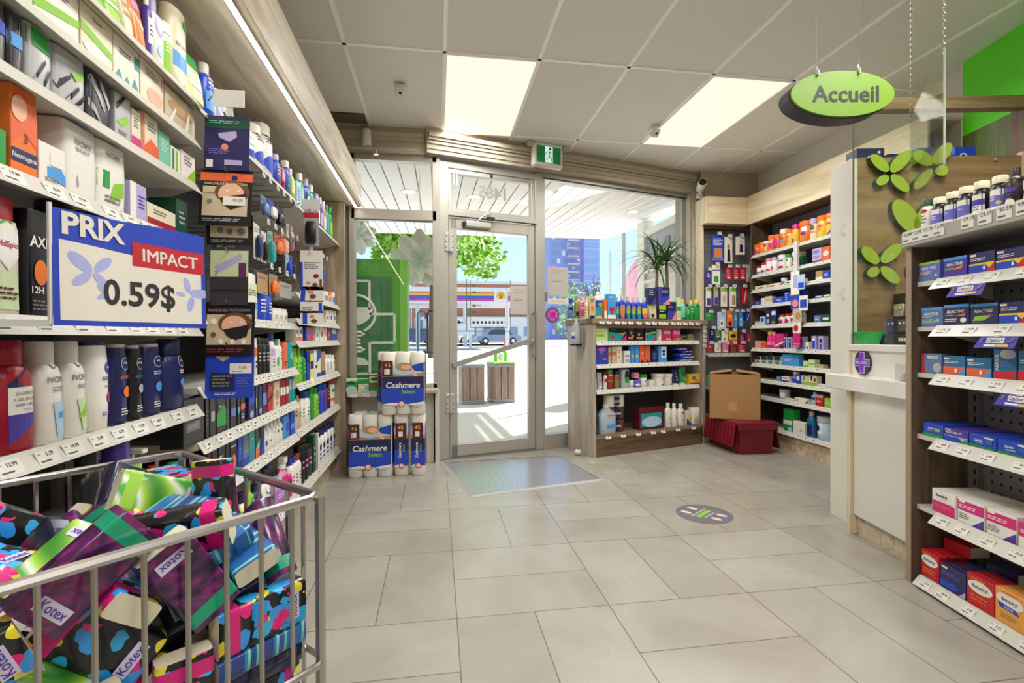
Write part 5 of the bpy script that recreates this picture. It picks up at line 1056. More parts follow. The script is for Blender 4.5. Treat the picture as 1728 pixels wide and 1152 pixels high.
('jar',0.474,0.549,0.157,.05,'gold','orange','golden jar with magenta top','r 0 .5 1 .9 magenta;p .2 .4 .8 .4 .5 .1 orange'),
('jar',0.557,0.63,0.183,.05,'gold','magenta','golden jar with magenta lid','p .6 0 1 0 1 .9 magenta;r .3 .1 .6 .3 blue'),
('jar',0.638,0.768,0.19,.06,'orange','orange','wide orange vitamin jar','r 0 .1 .4 .9 gold;r .5 .5 1 .7 white;e .6 .4 .2 .08 violet'),
('jar',0.783,0.864,0.183,.06,'cream','lavender','cream jar with brown picture','r 0 .45 1 .75 brown;r 0 .3 1 .4 orange'),
('jar',0.871,0.968,0.185,.06,'gold','orange','magenta and gold large jar','r 0 .5 1 .95 magenta;p .2 .5 .8 .5 .5 .25 orange'),
('jar',0.975,1.048,0.182,.06,'gold','orange','magenta jar next to white pillar','r 0 .5 1 .95 magenta;p .4 0 1 0 1 .3 blue'),
('@','V',1.722,'second vitamin shelf'),
('jar',0.019,0.08,0.087,.045,'white','crimson','white jar with red lid','r 0 .1 1 .3 violet'),
('jar',0.09,0.158,0.113,.045,'white','crimson','taller white jar with red lid','r 0 .1 1 .3 violet'),
('jar',0.168,0.243,0.142,.045,'white','pink','white jar with pink lid','r 0 .1 1 .25 magenta'),
('jar',0.253,0.326,0.14,.045,'white','lavender','white jar with magenta dot','e .4 .25 .3 .15 magenta'),
('jar',0.344,0.457,0.145,.055,'white','white','large white vitamin jar','r .1 .1 .8 .25 crimson;r .1 .55 .8 .65 violet'),
('jar',0.474,0.533,0.133,.045,'white','green','white jar with green lid','r .2 0 .8 .15 green;e .5 .6 .3 .1 green'),
('jar',0.541,0.653,0.139,.055,'white','cream','white jar with plum label','r 0 .15 1 .7 plum;e .6 .3 .3 .12 pink'),
('box',0.661,0.715,0.081,.05,'darkgreen','-','dark green carton on vitamin shelf','p 0 0 1 1 .8 1 0 .3 green'),
('box',0.835,0.947,0.119,.05,'lavender','-','lavender carton','l .1 .6 .9 .85 2 violet;r 0 0 1 .12 brown;l .1 .25 .9 .45 3 grey'),
('box',0.954,1.041,0.115,.05,'coral','-','coral carton with cream oval','e .5 .5 .4 .2 cream'),
('@','V',1.567,'third vitamin shelf'),
('box',0.009,0.196,0.035,.05,'cream','-','cream herbal carton','r .3 .2 .75 .55 brick'),
('box',0.234,0.397,0.035,.05,'cream','-','second cream herbal carton','r .1 .2 .55 .55 brick'),
('jar',0.406,0.466,0.073,.045,'white','white','slim white jar','r .1 .2 .9 .6 periwinkle'),
('box',0.474,0.557,0.036,.05,'white','-','white carton with navy oval','e .6 .6 .3 .2 navy;r 0 0 1 .2 lime'),
('box',0.566,0.661,0.041,.05,'white','-','white carton with green base','r 0 0 1 .35 lime;l .2 .5 .8 .7 2 grey'),
('box',0.669,0.723,0.036,.05,'white','-','white carton with green stripe','r 0 .2 1 .45 lime'),
('box',0.878,0.961,0.076,.05,'tan','-','tan and white carton','r 0 .0 1 .3 white'),
('box',0.968,1.041,0.069,.05,'blue','-','blue carton','l .2 .3 .8 .6 2 white'),
('@','V',1.408,'fourth vitamin shelf'),
('box',0.009,0.1,0.04,.05,'blue','-','low blue carton','l .2 .3 .8 .6 2 white'),
('box',0.109,0.168,0.064,.05,'white','-','plain white carton','l .2 .3 .8 .6 2 grey'),
('box',0.177,0.28,0.074,.05,'cream','-','cream carton stack','r 0 .45 1 .5 brown;l .2 .6 .8 .8 2 brick'),
('box',0.299,0.457,0.056,.05,'blue','-','wide blue carton','p 0 .4 .4 .9 0 1 red;l .4 .3 .9 .6 2 white'),
('box',0.466,0.541,0.09,.05,'blue','-','blue carton with white letters','l .3 .1 .6 .9 4 white'),
('box',0.549,0.646,0.065,.05,'blue','-','blue carton with orange top','r 0 .75 1 1 coral;l .2 .3 .8 .6 2 white'),
('box',0.669,0.73,0.093,.05,'blue','-','blue carton with orange side','r 0 0 .3 1 coral'),
('box',0.871,0.954,0.022,.05,'periwinkle','-','periwinkle lens carton past the post','r .1 .5 .9 .9 white'),
('box',0.968,1.041,0.024,.05,'white','-','white and green lens carton past the post','r 0 0 1 .4 green'),
('@','V',1.2,'fifth vitamin shelf'),
('box',0.009,0.08,0.04,.05,'palegreen','-','white green carton','r 0 .7 1 .9 green'),
('box',0.09,0.177,0.085,.05,'paleblue','-','pale blue carton','r .2 .4 .8 .8 blue'),
('box',0.187,0.262,0.158,.05,'navy','-','tall navy carton','r .2 .1 .8 .35 lavender;e .5 .6 .3 .1 white'),
('box',0.271,0.353,0.153,.05,'navy','-','tall navy carton with white panel','r .1 .6 .9 .85 white;r .1 .1 .7 .2 lime'),
('round',0.362,0.44,0.091,.045,'white','red','white bottle with red cap','p 0 .1 1 .1 .6 .6 navy;e .6 .3 .3 .1 red'),
('round',0.449,0.525,0.098,.045,'white','red','white bottle with red cap','p 0 .1 1 .1 .6 .6 navy;e .6 .3 .3 .1 red'),
('round',0.541,0.598,0.105,.045,'white','red','white bottle with blue ribbon','e .5 .35 .3 .16 blue;e .5 .35 .15 .1 red'),
('round',0.606,0.661,0.107,.045,'white','red','white bottle with blue ribbon','e .5 .35 .3 .16 blue;e .5 .35 .15 .1 red'),
('box',0.857,0.941,0.062,.05,'steel','-','steel blue carton past the post','l .2 .3 .8 .7 2 white'),
('box',0.954,1.041,0.068,.05,'darkgreen','-','dark green carton past the post','r .1 .3 .9 .6 white'),
('round',0.669,0.723,0.114,.045,'white','cream','white bottle with cream cap','e .5 .35 .3 .16 red;r 0 .5 1 .6 blue'),
('@','V',0.965,'sixth vitamin shelf'),
('box',0.009,0.109,0.073,.05,'pink','-','pink carton with gold panel','r .1 .3 .9 .6 gold'),
('box',0.119,0.177,0.067,.05,'coral','-','salmon carton','l .2 .3 .8 .6 2 magenta'),
('round',0.187,0.262,0.168,.05,'magenta','gold','pink bottle with gold cap','r .1 .2 .9 .4 pink'),
('round',0.271,0.317,0.162,.05,'magenta','pink','pink bottle with pink cap','r .1 .2 .9 .4 pink'),
('box',0.326,0.457,0.143,.05,'magenta','-','large pink carton','p 0 .1 1 .4 1 .5 0 .2 white;r .6 0 1 .25 navy'),
('box',0.466,0.508,0.109,.05,'lavender','-','white carton with navy capsule','r .2 .1 .8 .9 navy;e .5 .6 .3 .08 sky'),
('box',0.525,0.574,0.109,.05,'lavender','-','white carton with navy capsule','r .2 .1 .8 .9 navy;e .5 .6 .3 .08 sky'),
('box',0.598,0.653,0.109,.05,'lavender','-','white carton with amber capsule','r .2 .1 .8 .9 darkbrown'),
('box',0.677,0.723,0.114,.05,'lavender','-','white carton with blue capsule','r .3 .1 .8 .5 blue;r .2 .5 .8 .8 navy'),
('box',0.753,0.798,0.066,.05,'white','-','white carton with blue pouch','p .2 .4 .8 .4 .6 0 .4 0 blue'),
('box',0.828,0.885,0.119,.05,'lavender','-','white carton with blue bottle','r .2 .1 .8 .8 blue;e .5 .75 .3 .1 white'),
('box',0.913,0.968,0.118,.05,'lavender','-','white carton with blue cup','p .2 .4 .8 .4 .6 0 .4 0 blue;r .2 .5 .8 .8 navy'),
('@','V',0.806,'seventh vitamin shelf'),
('box',0.009,0.1,0.072,.05,'paleyellow','-','pale carton with navy top','r 0 .5 1 1 navy;e .5 .25 .3 .15 blue'),
('box',0.119,0.206,0.076,.05,'paleyellow','-','pale carton with navy top and drop','r 0 .5 1 1 navy;e .5 .25 .4 .2 teal'),
('box',0.215,0.308,0.08,.05,'paleyellow','-','pale carton with navy top and drop','r 0 .5 1 1 navy;e .5 .25 .4 .2 teal'),
('box',0.317,0.423,0.084,.05,'paleyellow','-','pale carton with navy top and drop','r 0 .5 1 1 navy;e .5 .25 .4 .2 teal'),
('box',0.44,0.669,0.107,.05,'sky','-','large sky blue carton','l .1 .4 .6 .6 2 white;r .6 .7 1 1 teal'),
('box',0.723,0.783,0.056,.05,'palegreen','-','pale green homeopathic carton','r 0 0 1 .35 lime'),
('box',0.79,0.871,0.07,.05,'palegreen','-','pale green double carton','r 0 .4 1 .55 lime'),
('box',0.878,0.968,0.033,.05,'beige','-','flat beige carton','l .1 .3 .9 .6 1 grey'),
('@','V',0.65,'eighth vitamin shelf'),
('box',0.353,0.423,0.046,.05,'steel','-','steel blue carton','l .2 .3 .8 .7 2 white'),
('box',0.432,0.533,0.053,.05,'white','-','white carton with red and blue','r 0 0 1 .3 blue;r .2 .6 .8 .8 red'),
('jar',0.995,1.041,0.07,.05,'white','white','small white tub beside pillar','r .1 .2 .9 .6 lime'),
('round',0.557,0.63,0.106,.05,'blue','white','white bottle with red dot','r 0 .5 1 1 white;e .4 .65 .3 .12 red'),
('box',0.638,0.692,0.084,.05,'blue','-','blue carton with white disc','e .4 .6 .4 .25 white'),
('box',0.7,0.783,0.079,.05,'cream','-','cream carton with lime base','r 0 0 1 .35 lime;r .3 .5 .6 .9 grey'),
('box',0.79,0.892,0.086,.05,'cream','-','cream carton with black figure','r 0 0 1 .3 lime;r .3 .5 .5 1 black;e .8 .6 .15 .2 brown'),
('box',0.899,0.988,0.023,.05,'white','-','flat white carton','l .1 .3 .9 .6 1 grey'),
('@','V',0.48,'ninth vitamin shelf'),
('jar',0.37,0.466,0.093,.05,'silver','silver','grey canister','r .1 .2 .9 .7 white'),
('box',0.483,0.598,0.011,.05,'white','-','flat white syringe carton','l .1 .3 .9 .6 1 grey'),
('box',0.614,0.783,0.042,.05,'white','-','flat carton with green corner','p .7 0 1 0 1 .7 green;e .2 .5 .06 .2 brown'),
('bottle',0.812,0.871,0.111,.05,'paleblue','paleblue','pale blue antiseptic bottle','r .1 .4 .9 .65 violet'),
('box',0.878,0.968,0.099,.05,'red','-','red first aid carton','r 0 .75 1 1 silver;l .2 .3 .8 .5 2 white'),
('box',0.981,1.048,0.08,.05,'lime','-','lime carton beside pillar','l .2 .4 .8 .6 2 white'),
('@','V',0.19,'base of the vitamin wall'),
('box',0.457,0.582,0.209,.08,'green','-','green dressing carton','r 0 .3 1 .5 white;r .5 0 1 .2 paleblue'),
('box',0.59,0.746,0.112,.06,'white','-','blank white dressing carton','l .6 .2 .9 .4 1 grey'),
('bottle',0.753,0.841,0.228,.06,'tealblue','silver','dark blue rinse bottle','r .1 .1 .9 .5 navy'),
('jar',0.857,0.995,0.201,.08,'paleblue','silver','clear tub with blue label','r .1 .25 .7 .7 white;e .35 .5 .2 .12 navy'),
]

stock(ROWS)

# ------------------------------------------------------------------ shelving
PRICES = ('5.29', '7.99', '3.49', '12.99', '8.79', '6.49', '17.99', '19.99', '22.29', '13.79', '28.99', '9.49')
TAGC = {}
def tag_mesh(text, w=.052, h=.030, lines=True):
    k = (text, w, h)
    if k not in TAGC:
        b = MB(); b.box((-w / 2, -.0012, -h / 2), (w / 2, 0, h / 2), TAG)
        if text: b.text(text, w * .12, h * .18, h * .38, INK, y=-.0018)
        else: b.box((0, -.0016, h * .02), (w * .34, -.0012, h * .26), INK)
        b.box((-w * .4, -.0016, -h * .34), (w * .1, -.0012, -h * .22), mat('55555c', .6)); b.box((-w * .4, -.0016, h * .2), (-w * .28, -.0012, h * .3), mat('9a9a9e', .6))
        o = b.build('price_tag'); TAGC[k] = o.data; bpy.data.objects.remove(o)
    return TAGC[k]
def shelf(parent, a0, a1, z, dep, n0=-.012, tags=True, near=False, tagpitch=.085, tilt=.32, rail_h=.036, seed=0, deck=SHELF):
    b = MB(); b.box((a0, n0 + .012, z - .022), (a1, dep, z - .0005), deck); 
    for e in (a0 + .002, a1 - .005):
        b.add([(e, n0 + .014, z - .022), (e, dep, z - .022), (e, dep, z - .09), (e, n0 + .08, z - .045)], [(0, 1, 2, 3)], SHELF)
    s = b.build('shelf', parent)
    rb = MB(); rb.add([(a0, n0 + .014, z + .003), (a1, n0 + .014, z + .003), (a1, n0 - rail_h * tilt, z - rail_h), (a0, n0 - rail_h * tilt, z - rail_h), (a0, n0 + .016, z + .003), (a1, n0 + .016, z + .003), (a1, n0 + .004 - rail_h * tilt, z - rail_h), (a0, n0 + .004 - rail_h * tilt, z - rail_h)], [(3, 2, 1, 0), (4, 5, 6, 7), (0, 1, 5, 4), (7, 6, 2, 3), (0, 4, 7, 3), (1, 2, 6, 5)], RAIL)
    rb.build('price_rail', s)
    if tags:
        rnd = random.Random(int(z * 1000) + seed); a = a0 + .05
        th = min(.030, rail_h * .88); ang = math.atan2(rail_h * tilt + .014, rail_h)
        while a < a1 - .03:
            o = bpy.data.objects.new('price_tag', tag_mesh(rnd.choice(PRICES) if near else '', .055 if near else .045, th)); COL.objects.link(o); o.parent = s
            o.location = (a, n0 + .006 - rail_h * tilt * .55, z - rail_h * .48); o.rotation_euler = (-ang * .75, 0, 0); a += tagpitch * rnd.uniform(.85, 1.25)
    return s
SOF = wood('soffit_laminate', 'e4dac8', 'a4957f', 1, .45, .55); LAM = wood('laminate_upright', 'b8a68e', '7c6b55', 2, .45, .8); LAMH = wood('laminate_kick', 'dccbb0', 'a08e74', 1, .45, .8)
def bay_root(name, label, fr): (ox, oy), t = RUN[fr]; return thing(name, label, 'shelving unit', (ox, oy, 0), t, None)
BACK = .42
def left_bay(label, a0, a1, levels, peg=None, near=False):
    t = bay_root('shelving_bay', label, 'L')
    MB().box((a0 + .002, BACK, .0), (a1 - .002, BACK + .03, 2.15), DARKPEG).build('back_panel', t)
    for a in (a0, a1 - .03): MB().box((a, BACK - .02, 0), (a + .028, BACK, 2.1), mat('8c8a88', .5)).build('upright', t)
    b = MB(); b.box((a0, .03, 0), (a1, .06, .155), LAMH); b.build('kick_board', t)
    for z, dep, tg in levels: shelf(t, a0, a1, z, dep, tags=tg, near=near, seed=int(a0 * 10))
    return t
LB1 = left_bay('white shelving bay over the wire basket by the camera', .55, 1.80, [(1.888, BACK, 0), (1.75, BACK, 0), (1.60, BACK, 0), (1.405, BACK, 1), (1.125, BACK, 1), (.858, BACK, 1), (.54, BACK, 0), (.20, BACK, 0)], near=True)
LB2 = left_bay('middle white shelving bay with razors on pegs', 1.80, 2.97, [(1.875, BACK, 0), (1.165, BACK, 1), (.914, BACK, 1), (.725, BACK, 1), (.54, BACK, 1), (.20, BACK, 1)])
LB3 = left_bay('white shelving bay ending next to the toilet paper', 2.97, 4.18, [(1.86, BACK, 0), (1.347, BACK, 0), (1.195, BACK, 0), (1.063, BACK, 0), (.815, BACK, 1), (.548, BACK, 1), (.197, BACK, 1)])
MB().box((4.185, -.055, 0), (4.235, .50, 2.19), LAM).build('end_panel', LB3)
b = MB(); b.box((-1.30, -1.5, 2.195), (-.63, 4.33, 2.445), SOF, .003); sf = b.build('trim_2'); struct(sf)
b = MB(); b.box((-.685, -1.5, 2.187), (-.66, 4.31, 2.196), mat('c8c4bc', .4)); b.build('led_profile', sf); b = MB(); b.box((-.679, -1.5, 2.181), (-.666, 4.30, 2.1875), emissive('led_strip', 'fff8ea', 12.0)); b.build('led_strip', sf)
# ------------------------------------------------------------------ hanging goods on the long wall
HOOK = mat('9a9a9c', .35, .8, 'hook_wire')
def hang_pack(name, label, loc, rz, w, h, card, inner, group=None, art='', tilt=0.0, bulge=.016, thick=.0012):
    """a carded pack hanging from a peg: loc is the hang hole, the card drops below it"""
    t = thing(name, label, 'hanging pack', loc, rz, group); b = MB(); b.M = Matrix.Rotation(tilt, 4, 'X')
    b.box((-w / 2, -thick / 2, -h), (w / 2, thick / 2, .012), mat(card, .35)); 
    artwork(b, art, lambda u, v, l: ((u - .5) * w, -thick / 2 - l, -h + v * h), False, w / h, w, h); b.build('card', t)
    if inner:
        b = MB(); b.M = Matrix.Rotation(tilt, 4, 'X'); b.loft([(-h * .94, w * .30, bulge * .5, 3), (-h * .86, w * .36, bulge, 3), (-h * .40, w * .34, bulge, 3), (-h * .28, w * .26, bulge * .4, 3)], mat(inner, .3), 12); b.v = [(x, y - bulge - .001, z) for x, y, z in b.v]; b.build('content', t)
    return t
def peg(parent, a, n, z, depth, tagged=True):           # wire hook on the pegboard with its price flag
    b = MB(); b.tube([(a, depth, z), (a, n - .02, z), (a, n - .03, z + .012)], .0028, HOOK, 6); b.tube([(a, depth, z + .022), (a, n - .045, z + .026)], .002, HOOK, 5)
    h = b.build('peg_hook', parent)
    if tagged:
        o = bpy.data.objects.new('price_tag', tag_mesh('', .036, .026)); COL.objects.link(o); o.parent = h; o.location = (a, n - .046, z + .018)
PEGS = [(2.36, 1.80), (2.45, 1.80), (2.56, 1.80), (2.66, 1.80), (2.77, 1.80), (2.87, 1.80), (2.42, 1.60), (2.52, 1.60), (2.62, 1.60), (2.71, 1.60), (2.80, 1.62), (2.90, 1.62), (2.46, 1.40), (2.58, 1.40), (2.70, 1.40), (2.83, 1.40)]
G = 'carded goods on the pegs of the middle bay'
for y0, y1, z0, z1, card, inner, lab in (
    (2.45, 2.545, 1.665, 1.745, 'steel', 'greyblue', 'grey blue razor card on the upper peg of the middle bay'), (2.56, 2.655, 1.675, 1.755, 'blue', 'white', 'bright blue razor card on the upper peg of the middle bay'),
    (2.67, 2.80, 1.67, 1.75, 'navy', 'black', 'navy razor card on the upper peg of the middle bay'), (2.36, 2.44, 1.44, 1.59, 'white', 'navy', 'white card of curved navy razors on a peg'),
    (2.45, 2.53, 1.44, 1.575, 'white', 'black', 'white card of curved black razors on a peg'), (2.54, 2.63, 1.45, 1.60, 'mint', 'teal', 'mint card with teal razor on a peg'),
    (2.64, 2.755, 1.52, 1.605, 'coral', 'orange', 'orange razor refill card on a peg'), (2.76, 2.84, 1.53, 1.64, 'salmon', 'peach', 'salmon pink card on a peg beside the orange one'),
    (2.85, 2.90, 1.57, 1.70, 'silver', 'grey', 'slim silver toothbrush card on a peg'), (2.905, 2.935, 1.57, 1.71, 'crimson', 'pink', 'slim red toothbrush card on a peg'), (2.94, 2.965, 1.58, 1.70, 'lavender', 'violet', 'slim violet toothbrush card on a peg'),
    (2.83, 2.90, 1.42, 1.53, 'paleblue', 'blue', 'pale blue card with a blue pouch near the bay joint'), (2.905, 2.96, 1.43, 1.535, 'blue', 'navy', 'small bright blue card near the bay joint'),
    (2.40, 2.55, 1.29, 1.375, 'tan', None, 'tan cardboard pack hanging above the white bottles'), (2.56, 2.70, 1.30, 1.39, 'tan', 'orange', 'tan pack with orange corner hanging above the white bottles'), (2.71, 2.95, 1.30, 1.37, 'silver', None, 'wide grey pack hanging under the toothbrushes')):
    c = {'greyblue': 'steel'}.get(inner, inner)
    hang_pack('carded_pack', lab, (*frame_xy(RUN['L'], (y0 + y1) / 2, .012), z1), R(90), (y1 - y0) * .92, z1 - z0, card, c, G, 'l .15 .8 .85 .95 2 grey', 0, .012)
for a, z in PEGS: peg(LB2, a, .012, z, BACK)
for k in range(14): MB().tube([(2.42 + .022 * k, .03, 1.27), (2.42 + .022 * k, .03, 1.40), (2.42 + .022 * k, .25, 1.42)], .0025, HOOK, 5).build('peg_divider', LB2)
for y, lab, c in ((3.62, 'small navy brush card hanging in the bay next to the window', 'navy'), (3.72, 'small blue brush card hanging in the bay next to the window', 'blue')):
    hang_pack('carded_pack', lab, (*frame_xy(RUN['L'], y, .03), 1.63), R(90), .07, .15, 'silver', c, 'carded goods beside the window'); peg(LB3, y, .03, 1.64, BACK)

def clip_strip(x, y, z0, z1, hooks, label):
    t = thing('clip_strip', label, 'clip strip', (x, y, 0)); b = MB(); b.box((-.011, .0, z0), (.011, .0015, z1), mat('d8d8d4', .2)); b.build('strip', t)
    for z in hooks: MB().tube([(0, 0, z + .004), (0, -.035, z + .004), (0, -.045, z + .012)], .003, HOOK, 5).build('clip', t)
    b = MB(); b.box((-.05, -.002, z1 - .04), (.05, .0, z1 + .02), mat('d8d8d4', .2)); b.tube([(-.06, .01, z1), (-.09, .05, z1)], .003, HOOK, 5); b.build('header', t); return t
clip_strip(-.715, 1.86, .88, 1.93, (1.84, 1.655, 1.50, 1.38, 1.20, 1.055), 'hanging strip of face mask packs at the end of the first bay')
G = 'face mask packs on the hanging strip'
SKIN = 'e .62 .64 .34 .22 brown;e .6 .6 .25 .2 peach;p .38 .52 .9 .62 .85 .38 .6 .3 .45 .4 black;e .53 .66 .04 .015 white;e .74 .66 .04 .015 white'
P0 = (-.715, 1.85)
hang_pack('mask_pack', 'blue violet mask bag with green top, uppermost on the strip', (-.715, 1.845, 1.84), 0, .145, .18, 'darkviolet', None, G, 'r 0 .82 1 1 darkgreen;p .3 .72 .7 .78 .72 .66 .55 .56 .32 .64 lavender;e .45 .45 .08 .07 salmon;l .1 .3 .6 .42 3 periwinkle;r .45 .1 .85 .2 lavender;r .05 .05 .2 .2 white;l .1 .9 .9 .97 2 mint', R(-4))
hang_pack('mask_pack', 'black mask card with red top and woman photo, second on the strip', (-.715, 1.838, 1.652), R(2), .165, .19, 'black', None, G, 'r 0 .84 1 1 coral;e .65 .91 .06 .05 navy;r .06 .18 .92 .74 beige;' + SKIN + ';t MASQUE_DE_PROTECTION .5 .785 .06 white;r .45 .38 .88 .55 white;t 10.20 .74 .48 .08 black;l .08 .06 .9 .13 2 silver;e .2 .45 .05 .04 grey;r .1 .6 .3 .62 grey', R(-9))
hang_pack('mask_pack', 'second black mask card partly hidden below the red topped one', (-.712, 1.847, 1.50), 0, .15, .095, 'black', None, G, 'r .08 .28 .9 .98 beige;e .3 .55 .07 .12 grey;e .5 .5 .07 .12 grey;e .75 .5 .09 .14 grey;l .1 .08 .9 .2 2 silver;p .4 1 .7 1 .6 .7 black')
hang_pack('mask_pack', 'clear bag with lime card and black mask, fourth on the strip', (-.71, 1.84, 1.385), R(-3), .125, .19, 'darkgrey', None, G, 'r 0 .52 1 1 palegreen;p .1 .7 .8 .95 .85 .85 .2 .58 lavender;t 2 .15 .58 .12 grey;r .75 .5 .95 .78 plum;r .05 .27 .95 .29 black', R(-3))
hang_pack('mask_pack', 'black mask card with masked woman photo, fifth on the strip', (-.71, 1.838, 1.195), R(-1), .165, .175, 'black', None, G, 'r .06 .22 .94 .82 beige;' + SKIN + ';t MASQUE_DE_PROTECTION .5 .90 .065 silver;e .2 .68 .06 .06 white;e .2 .42 .05 .05 brown;e .35 .28 .05 .05 white;e .58 .28 .05 .05 white;e .8 .28 .05 .05 white;l .08 .05 .9 .14 2 red', R(-5))
hang_pack('mask_pack', 'royal blue mask bag with price label, lowest on the strip', (-.708, 1.833, 1.05), R(2), .155, .175, 'blue', None, G, 'p .2 .9 .3 .97 .5 .92 .48 .78 .35 .72 .22 .8 beige;r .1 .15 .6 .5 navy;l .15 .2 .55 .45 4 olive;r .5 .48 .95 .68 white;t 11.81 .77 .6 .07 black;l .55 .5 .8 .54 1 grey;l .65 .2 .92 .4 4 periwinkle;l .2 .05 .7 .11 2 white', R(-4))
clip_strip(-.715, 2.985, 1.16, 1.86, (1.80, 1.56, 1.36, 1.29, 1.23), 'hanging strip of whitening kits between two bays'); G = 'white kits on the second hanging strip'
hang_pack('brush_card', 'dark electric brush card high on the second strip', (-.71, 2.97, 1.80), 0, .085, .19, 'silver', 'black', G, 'r 0 .85 1 1 red')
for z, h, lab, art in ((1.57, .215, 'tall white whitening kit on the second strip', 'r 0 0 .12 .75 blue;l .2 .55 .9 .75 4 grey;e .7 .38 .12 .06 crimson;e .35 .2 .1 .04 salmon;e .65 .15 .12 .05 brown;r .85 .05 .95 .3 brown'), (1.365, .075, 'white whitening kit second on the strip', 'p 0 0 .2 0 .25 1 .05 1 blue;e .45 .75 .15 .15 salmon;e .55 .4 .14 .18 brown'), (1.285, .06, 'white whitening kit third on the strip', 'p .8 0 .95 0 .95 1 .8 1 blue;l .1 .2 .6 .6 2 grey'), (1.225, .065, 'white whitening kit lowest on the strip', 'p .1 0 .3 0 .3 1 .1 1 blue;e .5 .7 .12 .15 salmon;e .6 .3 .14 .18 brown')):
    hang_pack('whitening_kit', lab, (-.708, 2.96, z), 0, .125, h, 'white', None, G, art)

# ------------------------------------------------------------------ price sign over the basket
p0, p1 = Vector((-.690, 1.006, 0)), Vector((-.5585, 1.2945, 0)); ang = math.atan2(p1.y - p0.y, p1.x - p0.x); L_ = (p1 - p0).length
t = thing('price_sign', 'blue edged PRIX IMPACT 0.59$ card clipped over the wire basket', 'price sign', ((p0.x + p1.x) / 2, (p0.y + p1.y) / 2, 1.105), ang)
BL = mat('2a44b8', .4, name='sign_blue'); RD = mat('c02838', .4, name='sign_red'); SW = mat('e2dcd0', .4, name='sign_white'); LV_ = mat('a9aee2', .4, name='sign_lilac')
w, h = L_, .218
def wave(x): return .004 * math.sin(x * 18 + .6) - .002 * math.sin(x * 41)
b = MB(); n = 24; vs = []
for k in range(n + 1):
    x = -w / 2 + w * k / n
    vs += [(x, wave(x) - .004, 0), (x, wave(x), h + .004 * math.sin(x * 14))]
b.add(vs, [(2 * k, 2 * k + 2, 2 * k + 3, 2 * k + 1) for k in range(n)], BL, True); b.build('blue_card', t)
def sg(x, z, l): return (x, wave(x) - .004 * (1 - z / h) - l, z)
def strip_poly(b, pts, mt, l):
    for i in range(16):
        q = clip_u(pts, -w / 2 + w * i / 16, -w / 2 + w * (i + 1) / 16)
        if q: b.poly([sg(x, z, l) for x, z in q], mt)
b = MB(); strip_poly(b, [(-w / 2 + .010, .010), (w / 2 - .010, .010), (w / 2 - .010, .140), (-w / 2 + .010, .158)], SW, .0006); b.build('white_area', t)
b = MB(); strip_poly(b, [(-.012, .128), (w / 2 - .004, .128), (w / 2 - .004, .178), (-.012, .178)], RD, .001); b.build('red_band', t)
b = MB(); f = lambda X, Z: sg(X, Z, .0016); b.text('PRIX', -.085, .187, .056, SW, fn=f, maxw=.135, bold=.035); [b.text('IMPACT', .075 + dx, .152 + dz, .038, SW, fn=(lambda X, Z, l=l: sg(X, Z, l)), maxw=.135) for dx, dz, l in ((-.0008, 0, .0012), (.0008, 0, .0014), (0, .0007, .0016), (0, -.0007, .0018))]; b.text('0.59$', .005, .066, .070, mat('2c2a2e', .5), fn=f, maxw=.17, bold=.022); b.build('lettering', t)
b = MB()
for cx, cz, parts in ((-.095, .103, ((-.020, .017, 40, .026), (.022, .018, -40, .022), (-.018, -.014, -35, .02), (.016, -.012, 40, .018))), (-.065, .068, ((-.012, .006, 45, .012), (-.010, -.008, -30, .012))), (.118, .078, ((-.004, .022, 75, .018), (.026, .004, 0, .024), (.004, -.022, -75, .018), (-.02, .0, 10, .012)))):
    for dx, dz, a, r in parts:
        c, s = math.cos(R(-a)), math.sin(R(-a)); strip_poly(b, [(cx + dx + r * math.cos(q) * c - r * .45 * math.sin(q) * s, cz + dz + r * math.cos(q) * s + r * .45 * math.sin(q) * c) for q in (2 * math.pi * i / 16 for i in range(16))], LV_, .001)
b.build('petal_print', t)
b = MB(); b.box((-w / 2 - .004, -.004, .002), (-w / 2 + .001, .002, h + .004), SW); b.bar((-w / 2, .0, .004), (-w / 2 - .055, .065, .004), .012, .012, mat('d8d8d4', .2)); b.build('sign_holder', t)

# ------------------------------------------------------------------ wire basket heaped with tissue packs
BK = ((-.4555, .672, 0), R(-44.2)); bh = .2135; ZR = .872
t = thing('wire_basket', 'square chrome wire dump basket in front of the long shelves', 'basket', *BK)
def ring(z, e, r): return MB().tube([(x, y, z) for x, y in [(q[0] * e, q[1] * e) for q in ((-1, -.94), (-.94, -1), (.94, -1), (1, -.94), (1, .94), (.94, 1), (-.94, 1), (-1, .94))]], r, CHROME, 8, closed=True)
ring(ZR, bh, .0058).build('top_rim', t); ring(.655, bh + .006, .0045).build('hoop', t); ring(.44, bh + .006, .0045).build('hoop', t); ring(.10, bh + .006, .0045).build('hoop', t)
for sx in (-1, 1):
    for sy in (-1, 1): MB().tube([(sx * bh, sy * bh, 0), (sx * bh, sy * bh, ZR)], .0065, CHROME, 8).build('corner_post', t)
for k in range(1, 11):
    q = -bh + 2 * bh * k / 11
    for sx in (-1, 1):
        MB().tube([(sx * bh, q, .30), (sx * bh, q, ZR)], .0030, CHROME, 6).build('upright_wire', t); MB().tube([(q, sx * bh, .30), (q, sx * bh, ZR)], .0030, CHROME, 6).build('upright_wire', t)
b = MB()
for k in range(9):
    q = -bh + 2 * bh * k / 8; b.tube([(q, -bh, .592), (q, bh, .592)], .0025, CHROME, 5); b.tube([(-bh, q, .588), (bh, q, .588)], .0025, CHROME, 5)
b.build('wire_tray', t)
